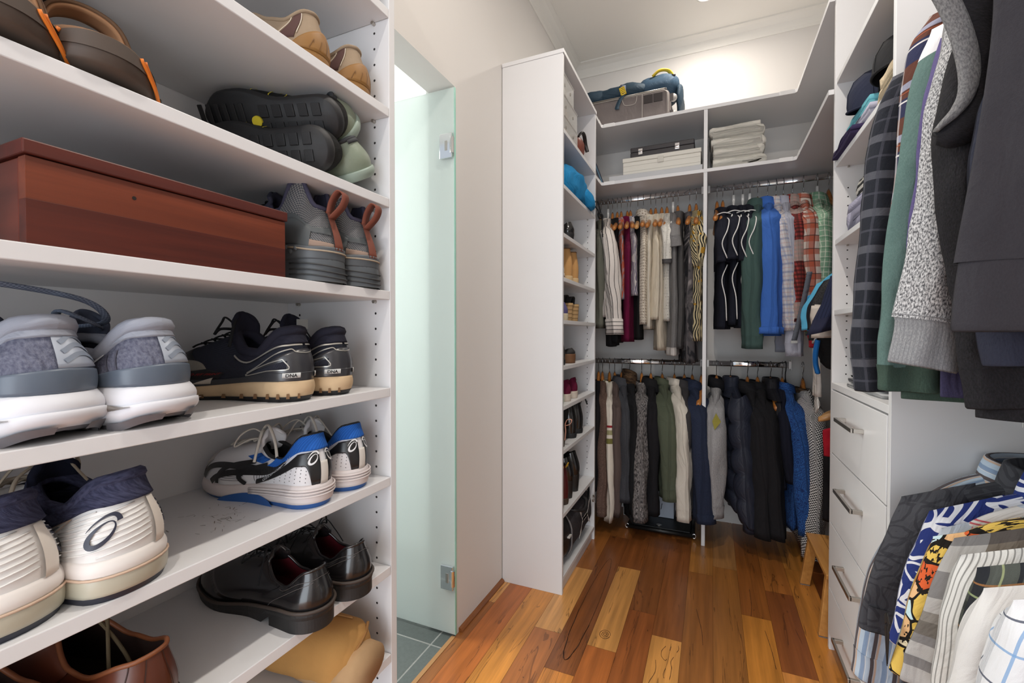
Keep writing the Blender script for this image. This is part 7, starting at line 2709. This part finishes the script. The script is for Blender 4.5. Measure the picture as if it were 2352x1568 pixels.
for j in range(14):
    y = -.03 + .06 * j / 13
    L_f = rg.uniform(.045, .075)
    fr.tube(spline([(0, y, -.24), (rg.uniform(-.008, .008), y + rg.uniform(-.006, .006), -.24 - L_f * .5), (rg.uniform(-.01, .01), y + rg.uniform(-.012, .012), -.24 - L_f)], 3), .0018, 5)
fr.build('fringe', sfm, scf, smooth=True)
loc = (RAILX, 2.30, 1.02 + .0155)
h = make_hanger('wooden hanger tilted down beside the fringed scarf', loc, math.pi, 'pale', 'hangers on the right-hand return', span=.235)
red = rret(2.20, 'red and black fringed knit at the right end, by the drawers', fabric('red_knit', (158, 22, 38), kind='blotch', c2=(150, 20, 36), c3=(40, 30, 34), scale=14), 'sleeveless_knit', 'sweater', .67, rail=1.02, sleeve=None, sw=.2, chest=.24, hem=.235, th=.03)
tg = B().box((-.004, -.022, -.02), (-.001, .022, .02)).build('care_label', plain('tag_white', (214, 210, 206), .7), red)
tg.location = (.262, 0, -.16)
tg.rotation_euler = (0.4, 0, 0)
rret(2.40, 'black trousers hanging behind the red knit', fabric('black_trouser_cloth', (26, 25, 28)), 'trousers', 'trousers', .34, rail=1.02, sleeve=None, sw=.12, chest=.20, hem=.20, th=.03, neck=.1)

# ------------------------------------------------------------------ right foreground, upper rail
UR = 1.985
m_flan = fabric('black_flannel_plaid', (36, 38, 46), [('u', .085, .01, .016, (92, 92, 100), .55), ('v', .085, .02, .018, (98, 98, 106), .6), ('v', .085, .055, .005, (74, 74, 84), .6), ('u', .085, .05, .006, (72, 72, 82), .55)], weave=.7)
m_bplaid = fabric('brown_navy_plaid', (92, 56, 46), [('v', .12, .0, .045, (42, 48, 78), .95), ('v', .12, .055, .016, (150, 152, 172), .9), ('v', .12, .085, .004, (220, 214, 214), .9), ('u', .07, .0, .006, (206, 200, 200), .5), ('v', .12, .062, .002, (170, 90, 60), .9)], weave=.5)
m_sage = fabric('sage_fleece', (98, 122, 118), kind='heather', c2=(82, 106, 102), scale=500, contrast=.5, weave=.4)
m_sageb = fabric('sage_dark_rib', (66, 84, 74), kind='heather', c2=(54, 70, 62), scale=500, contrast=.5)
m_raglan = fabric('white_raglan', (220, 218, 222))
m_purp = fabric('purple_sweat', (98, 88, 134), kind='heather', c2=(82, 74, 116), scale=500, contrast=.5)
m_purpd = fabric('dark_purple_rib', (66, 62, 92), kind='heather', c2=(54, 50, 76), scale=500, contrast=.5)
m_boucle = fabric('black_white_boucle', (78, 78, 82), kind='heather', c2=(206, 204, 206), scale=420, contrast=1.0, weave=.6, wscale=300)
m_ribg = fabric('grey_rib', (150, 150, 152), [('u', .006, 0, .002, (120, 120, 124), .6)], kind='heather', c2=(126, 126, 130), scale=500, weave=.7)
m_bfl = fabric('black_fleece', (29, 28, 30), kind='heather', c2=(38, 36, 40), scale=400, weave=.9, wscale=420)
m_gband = fabric('grey_marl_band', (128, 126, 126), kind='heather', c2=(96, 94, 96), scale=400, weave=.4)
m_nfl = fabric('navy_black_fleece', (44, 46, 60), weave=.9, wscale=420)
m_chs = fabric('charcoal_sweat', (57, 55, 60), kind='heather', c2=(50, 48, 53), scale=500, contrast=.5, weave=.35)


def fore(y, label, mat, name, cat, zb, rail=UR, kind='wood', rzj=0.0, hl=None, hang_group='hangers of the foreground clothes', epx=None, eoff=.02, **kw):
    loc = (RAILX, y, rail + .0155)
    hang, drop = kw.get('hang', .140), kw.get('drop', .088)
    kw.setdefault('drop', drop)
    kw.setdefault('hang', hang)
    kw.setdefault('farx', .27)
    z_sh = loc[2] - hang + .006 - drop
    if kw.get('sleeve', 'long') == 'long':
        cl = kw.get('cuff_len', .06) if kw.get('cuff') is not None else 0
        kw['slen'] = z_sh - zb - cl
    elif kw.get('sleeve') == 'short' and 'zs' in kw:
        kw['slen'] = z_sh - kw.pop('zs')
    kw.pop('zs', None)
    if epx:
        ed = []
        for u, v in epx:
            q = on_y(u, v, y - eoff) - Vector(loc)
            if not ed or -q.z + ed[0][1] > (.075 if len(ed) == 1 else .09 * len(ed)) or rail > 1.2:
                ed.append((-q.x, q.z))
        if len(ed) == 2:
            ed.append((ed[1][0] + .01, ed[1][1] - .12))
        kw['edge'] = ed
        if rail < 1.2:
            kw['sw'] = ed[0][0] - .024
            kw['neck'] = .085
    make_hanger(hl or ('wooden hanger inside the ' + brief(label)), loc, math.pi + rzj, kind, hang_group, span=.19)
    return make_garment(name, label, cat, loc, math.pi + rzj, mat, seed=int(y * 131) % 500, n=64, levels=34, sub=1, **kw)


g, info = fore(1.325, 'black and grey plaid flannel shirt, farthest of the foreground row', m_flan, 'flannel_shirt', 'shirt', 1.10, sw=.245, sout=.035, srx=(.055, .06, .05), sry=.036, cuff=m_flan, cuff_len=.075, length=.80, sdy=.035, collar=('shirt', m_flan), th=.03, fold=.008, epx=[(2048,172),(2015,250),(1990,420),(1972,600),(1958,760),(1964,826)])
B().lathe([(0, .003), (.006, .003), (.007, .001), (.007, 0)], 16).build('button', plain('dark_button', (40, 42, 50), .3), g, smooth=True).matrix_local = Matrix.Translation((.300, .037, info['z_sh'] - .675)) @ Matrix.Rotation(-math.pi / 2, 4, 'X')
fore(1.255, 'brown and navy plaid shirt with pale lines', m_bplaid, 'plaid_shirt', 'shirt', 1.24, sw=.235, sout=.035, srx=(.045, .05, .045), sry=.030, length=.78, collar=('shirt', m_bplaid), th=.024, fold=.006, cuff=m_bplaid, epx=[(2135,30),(2092,95),(2078,250),(2058,420),(2050,600)])
fore(1.185, 'sage green sweatshirt with a white raglan shoulder', m_sage, 'sweatshirt', 'sweatshirt', 1.045, sw=.235, sout=.040, srx=(.05, .055, .055), sry=.032, length=.84, hem=.30, chest=.275, hem_mat=m_sageb, hem_len=.055, cuff=m_sageb, cuff_len=.05, collar=('rib', m_sage), sleeve_mat_b=(9, m_raglan), th=.026, fold=.006, epx=[(2140,60),(2105,190),(2062,430),(2036,650),(2022,800),(2020,845)])
fore(1.115, 'purple sweatshirt with a darker hem band', m_purp, 'sweatshirt', 'sweatshirt', 1.10, sw=.215, sout=.025, srx=(.045, .05, .045), sry=.024, length=.825, hem=.265, chest=.25, hem_mat=m_purpd, hem_len=.06, collar=('rib', m_purp), th=.024, fold=.006, epx=[(2162,80),(2125,300),(2098,520),(2090,700),(2095,840)])
fore(1.040, 'black and white boucle jacket with grey ribbed cuffs', m_boucle, 'jacket', 'jacket', 1.108, sw=.225, sout=.050, srx=(.05, .068, .056), sry=.034, length=.835, cuff=m_ribg, cuff_len=.085, cuff_flare=.88, hem_mat=m_ribg, hem_len=.05, th=.026, hem=.20, chest=.215, fold=.006, sdx=.01, epx=[(2172,10),(2152,150),(2115,400),(2085,600),(2058,740)])
g, info = fore(.965, 'black fleece hoodie with a grey marl hood edge', m_bfl, 'fleece_hoodie', 'sweatshirt', 1.09, sw=.225, sout=.030, srx=(.06, .065, .06), sry=.032, length=.84, hem=.27, chest=.265, hem_mat=m_bfl, hem_len=.045, th=.030, fold=.008, cuff=m_bfl, epx=[(2200,60),(2160,300),(2168,460),(2190,640),(2205,780),(2215,850)])
# the hood's marl edge: a broad soft band looping from the neck down over the shoulder
zt = info['zt']
loc_g = Vector((RAILX, .965, UR + .0155))


def to_local(u, v, y):
    p = on_y(u, v, y) - loc_g
    return Vector((-p.x, -p.y, p.z))


band = [to_local(u, v, .918) for u, v in ((2152, -40), (2185, 20), (2212, 90), (2226, 160), (2220, 215), (2196, 255), (2165, 285), (2150, 300))]
rows = []
bs_ = spline(band, 8)
for i, p in enumerate(bs_):
    k = i / (len(bs_) - 1)
    w = lerp(.015, .004, smooth(.3, 1, k))
    tn = (bs_[min(i + 1, len(bs_) - 1)] - bs_[max(i - 1, 0)]).normalized()
    sd = tn.cross(Vector((0, 1, 0))).normalized()
    rows.append([p + sd * w * math.cos(a) + Vector((0, .009 * math.sin(a), 0)) for a in (TAU * j / 12 for j in range(12))])
B().grid(rows, True, cap0=True, cap1=True).build('hood_edge', m_gband, g, smooth=True)
rows = []
inner = [to_local(u, v, .928) for u, v in ((2300, -40), (2300, 60), (2310, 140), (2300, 230), (2260, 300), (2215, 330), (2180, 340), (2150, 330))]
ii = spline(inner, 8)
B().grid([[p + Vector((0, -.012, 0)) for p in bs_], [lerp(a, b_, .5) + Vector((0, .004, 0)) for a, b_ in zip(bs_, ii)], ii]).build('hood', m_bfl, g, smooth=True, solid=.008)
g, info = fore(.905, 'navy-black fleece top with a wide open sleeve end', m_nfl, 'fleece_pullover', 'sweatshirt', 1.118, sw=.20, sout=.020, srx=(.06, .08, .08), sry=.034, length=.70, th=.026, hem=.235, chest=.23, fold=.006, sdx=.012, sdy=-.03, epx=[(2310,40),(2270,200),(2240,360),(2250,560),(2262,720),(2275,835)])
hd = B()
pts2 = [Vector((.245, .03, -.17)), Vector((.262, .045, -.28)), Vector((.285, .05, -.34)), Vector((.27, .048, -.40)), Vector((.25, .045, -.50)), Vector((.235, .04, -.56))]
hd.tube(spline(pts2, 6), [.012 + .0 * i for i in range(31)], 8, squash=.6)
hd.build('pocket_edge', m_nfl, g, smooth=True)
fore(.845, 'charcoal sweatshirt with a deep hem band, nearest of the foreground row', m_chs, 'sweatshirt', 'sweatshirt', 1.12, sw=.205, sout=.01, srx=(.06, .055, .05), sry=.028, length=.705, hem=.352, chest=.305, hem_mat=m_chs, hem_len=.105, th=.040, fold=.010, collar=('rib', m_chs), sdx=-.02, sdy=-.07, sbend=-.04, slen=.5)

# ------------------------------------------------------------------ right foreground, lower rail
LR = .985
m_bluestr = fabric('blue_brown_stripe', (176, 190, 206), [('u', .045, .0, .008, (70, 50, 44), .9), ('u', .045, .012, .003, (226, 222, 216), .9), ('u', .045, .020, .010, (112, 134, 166), .8), ('u', .045, .036, .005, (196, 160, 130), .8)], weave=.3)
m_bfloral = fabric('charcoal_tapa_print', (66, 66, 71), kind='petal', c2=(54, 54, 59), scale=16, weave=.3)
m_hib = fabric('navy_white_aloha', (40, 54, 118), kind='petal', c2=(222, 222, 230), scale=11, weave=.3)
m_pinkpl = fabric('white_pink_blue_plaid', (218, 212, 210), [('v', .11, .02, .022, (156, 178, 208), .55), ('v', .11, .055, .003, (190, 60, 76), .9), ('v', .11, .062, .003, (190, 60, 76), .9), ('u', .11, .03, .018, (160, 182, 208), .5), ('u', .11, .06, .003, (200, 90, 90), .7)], weave=.3)
m_comic = fabric('comic_map_print', (210, 176, 104), kind='comic', scale=19, weave=.3)
m_chk = fabric('brown_white_check', (118, 108, 98), [('u', .10, .0, .05, (206, 204, 204), .55), ('v', .10, .02, .05, (52, 50, 58), .55), ('v', .20, .0, .05, (92, 82, 68), .6)], weave=.3)
m_gstr = fabric('grey_white_stripe', (214, 212, 210), [('u', .0085, 0, .0022, (120, 118, 116), .8)], weave=.3)
m_tart = fabric('dark_green_tartan', (84, 88, 84), [('u', .075, .0, .016, (34, 36, 44), .9), ('u', .075, .024, .006, (34, 36, 44), .9), ('v', .075, .0, .014, (38, 40, 46), .8), ('v', .075, .03, .003, (170, 118, 72), .7), ('u', .075, .045, .003, (180, 190, 140), .6), ('v', .075, .05, .003, (176, 190, 140), .6)], weave=.3)
m_wsh = fabric('white_cotton', (216, 213, 212), weave=.25)
m_grid = fabric('white_windowpane', (224, 224, 228), [('u', .085, .02, .0028, (70, 76, 96), .9), ('v', .085, .03, .0028, (70, 76, 96), .9), ('u', .085, .06, .004, (120, 160, 206), .8), ('v', .085, .07, .003, (120, 160, 206), .8)], weave=.25)
low = dict(rail=LR, th=.026, fold=.007, hang_group='hangers of the foreground clothes')
fore(1.335, 'pale blue and brown striped long-sleeved shirt, farthest on the lower foreground rail', m_bluestr, 'striped_shirt', 'shirt', .255, sw=.232, sout=.052, srx=(.06, .062, .052), sry=.030, collar=('shirt', m_bluestr), length=.6, cuff=m_bluestr, cuff_len=.06, **low, epx=[(2085,1165),(2035,1235),(1990,1360),(1968,1510)])
fore(1.262, 'charcoal aloha shirt with a tone-on-tone leaf print', m_bfloral, 'aloha_shirt', 'shirt', 0, sleeve='short', zs=.455, sw=.235, sout=.046, sdy=.035, srx=(.075, .09, .095), sry=.038, collar=('shirt', m_bfloral), length=.64, chest=.26, hem=.26, collar_h=.04, **low, epx=[(2066,1150),(2030,1230),(1995,1360),(1969,1460)])
fore(1.195, 'navy aloha shirt with large white leaves', m_hib, 'aloha_shirt', 'shirt', 0, sleeve='short', zs=.48, sw=.235, sout=.046, sdy=.02, srx=(.07, .08, .08), sry=.030, collar=('shirt', m_hib), length=.64, chest=.265, hem=.265, **low, epx=[(2130,1185),(2105,1250),(2072,1380),(2040,1500)])
fore(1.140, 'white shirt with fine pink and pale blue plaid', m_pinkpl, 'plaid_shirt', 'shirt', 0, sleeve='short', zs=.56, sw=.225, sout=.03, srx=(.06, .07, .07), sry=.026, collar=('shirt', m_pinkpl), length=.62, chest=.25, hem=.25, **low, epx=[(2160,1225),(2140,1260),(2110,1350)])
g, info = fore(1.085, 'comic map print shirt in yellow, blue and orange', m_comic, 'print_shirt', 'shirt', 0, sleeve='short', zs=.46, sw=.232, sout=.045, sdy=.03, srx=(.07, .085, .09), sry=.034, length=.64, chest=.262, hem=.262, collar=('shirt', m_comic), **low, epx=[(2140,1245),(2115,1310),(2078,1430),(2045,1560)])
# a black faceted stone emblem printed on its sleeve
st = B()
cx, cz, sc_ = .338, info['z_sh'] - .20, .052
for poly in ([(-.5, .75), (-.1, .95), (.0, .62), (-.42, .42)], [(.0, .95), (.5, .7), (.42, .40), (.08, .62)], [(-.46, .32), (-.06, .52), (.10, -1.0), (.02, -.95)], [(.06, .50), (.40, .30), (.20, -.7), (.16, -.9)]):
    st.add([(cx - y_ * .0 + .004, .000 + x_ * sc_ * .55, cz + y_ * sc_) for x_, y_ in poly], [tuple(range(len(poly)))])
sto = st.build('stone_emblem', plain('emblem_black', (26, 24, 24), .6), g, solid=.0015)
fore(1.022, 'brown, white and charcoal check shirt', m_chk, 'check_shirt', 'shirt', 0, sleeve='short', zs=.50, sw=.232, sout=.046, sdy=.02, srx=(.07, .08, .085), sry=.034, length=.64, chest=.258, hem=.258, collar=('shirt', m_chk), cuff=m_chk, cuff_len=.05, **low, epx=[(2190,1250),(2160,1320),(2125,1420),(2088,1515)])
g, info = fore(.965, 'white shirt with fine grey stripes and a shoulder tab button', m_gstr, 'striped_shirt', 'shirt', 0, sleeve='short', zs=.42, sw=.23, sout=.045, sdy=.02, srx=(.07, .085, .09), sry=.034, length=.64, chest=.258, hem=.258, collar=('shirt', m_gstr), **low, epx=[(2205,1290),(2180,1350),(2160,1480),(2150,1600)])
B().lathe([(.003, .002), (.009, .003), (.012, .002), (.012, -.001)], 20, cap=False).build('button', plain('black_button', (30, 28, 30), .3), g, smooth=True).matrix_local = Matrix.Translation((.128, .030, info['z_sh'] + .046)) @ Matrix.Rotation(-1.0, 4, 'X')
tb = B()
tb.grid([[p + Vector((w, 0, 0)) for p in spline([(.185, -.03, info['z_sh'] + .026), (.190, .0, info['z_sh'] + .036), (.200, .036, info['z_sh'] + .02), (.205, .042, info['z_sh'] - .03)], 5)] for w in (-.008, .008)])
tb.build('shoulder_tab', m_gstr, g, smooth=True, solid=.003)
fore(.912, 'dark tartan shirt with pale green lines', m_tart, 'tartan_shirt', 'shirt', 0, sleeve='short', zs=.52, sw=.218, sout=.035, srx=(.06, .07, .07), sry=.028, length=.62, chest=.25, hem=.25, collar=('shirt', m_tart), **low, epx=[(2245,1320),(2225,1380),(2215,1480)])
fore(.860, 'plain white cotton shirt between the tartan and the windowpane shirt', m_wsh, 'white_shirt', 'shirt', 0, sleeve='short', zs=.42, sw=.228, sout=.045, sdy=.03, srx=(.07, .085, .095), sry=.034, length=.64, chest=.258, hem=.258, collar=('shirt', m_wsh), **low, epx=[(2260,1370),(2225,1440),(2190,1560),(2165,1640)])
fore(.790, 'white windowpane check shirt, nearest on the lower foreground rail', m_grid, 'check_shirt', 'shirt', 0, sleeve='short', zs=.50, sw=.228, sout=.045, sdy=.03, srx=(.07, .085, .09), sry=.040, length=.64, chest=.26, hem=.26, collar=('shirt', m_grid), **low, epx=[(2330,1400),(2295,1450),(2262,1560),(2240,1660)])
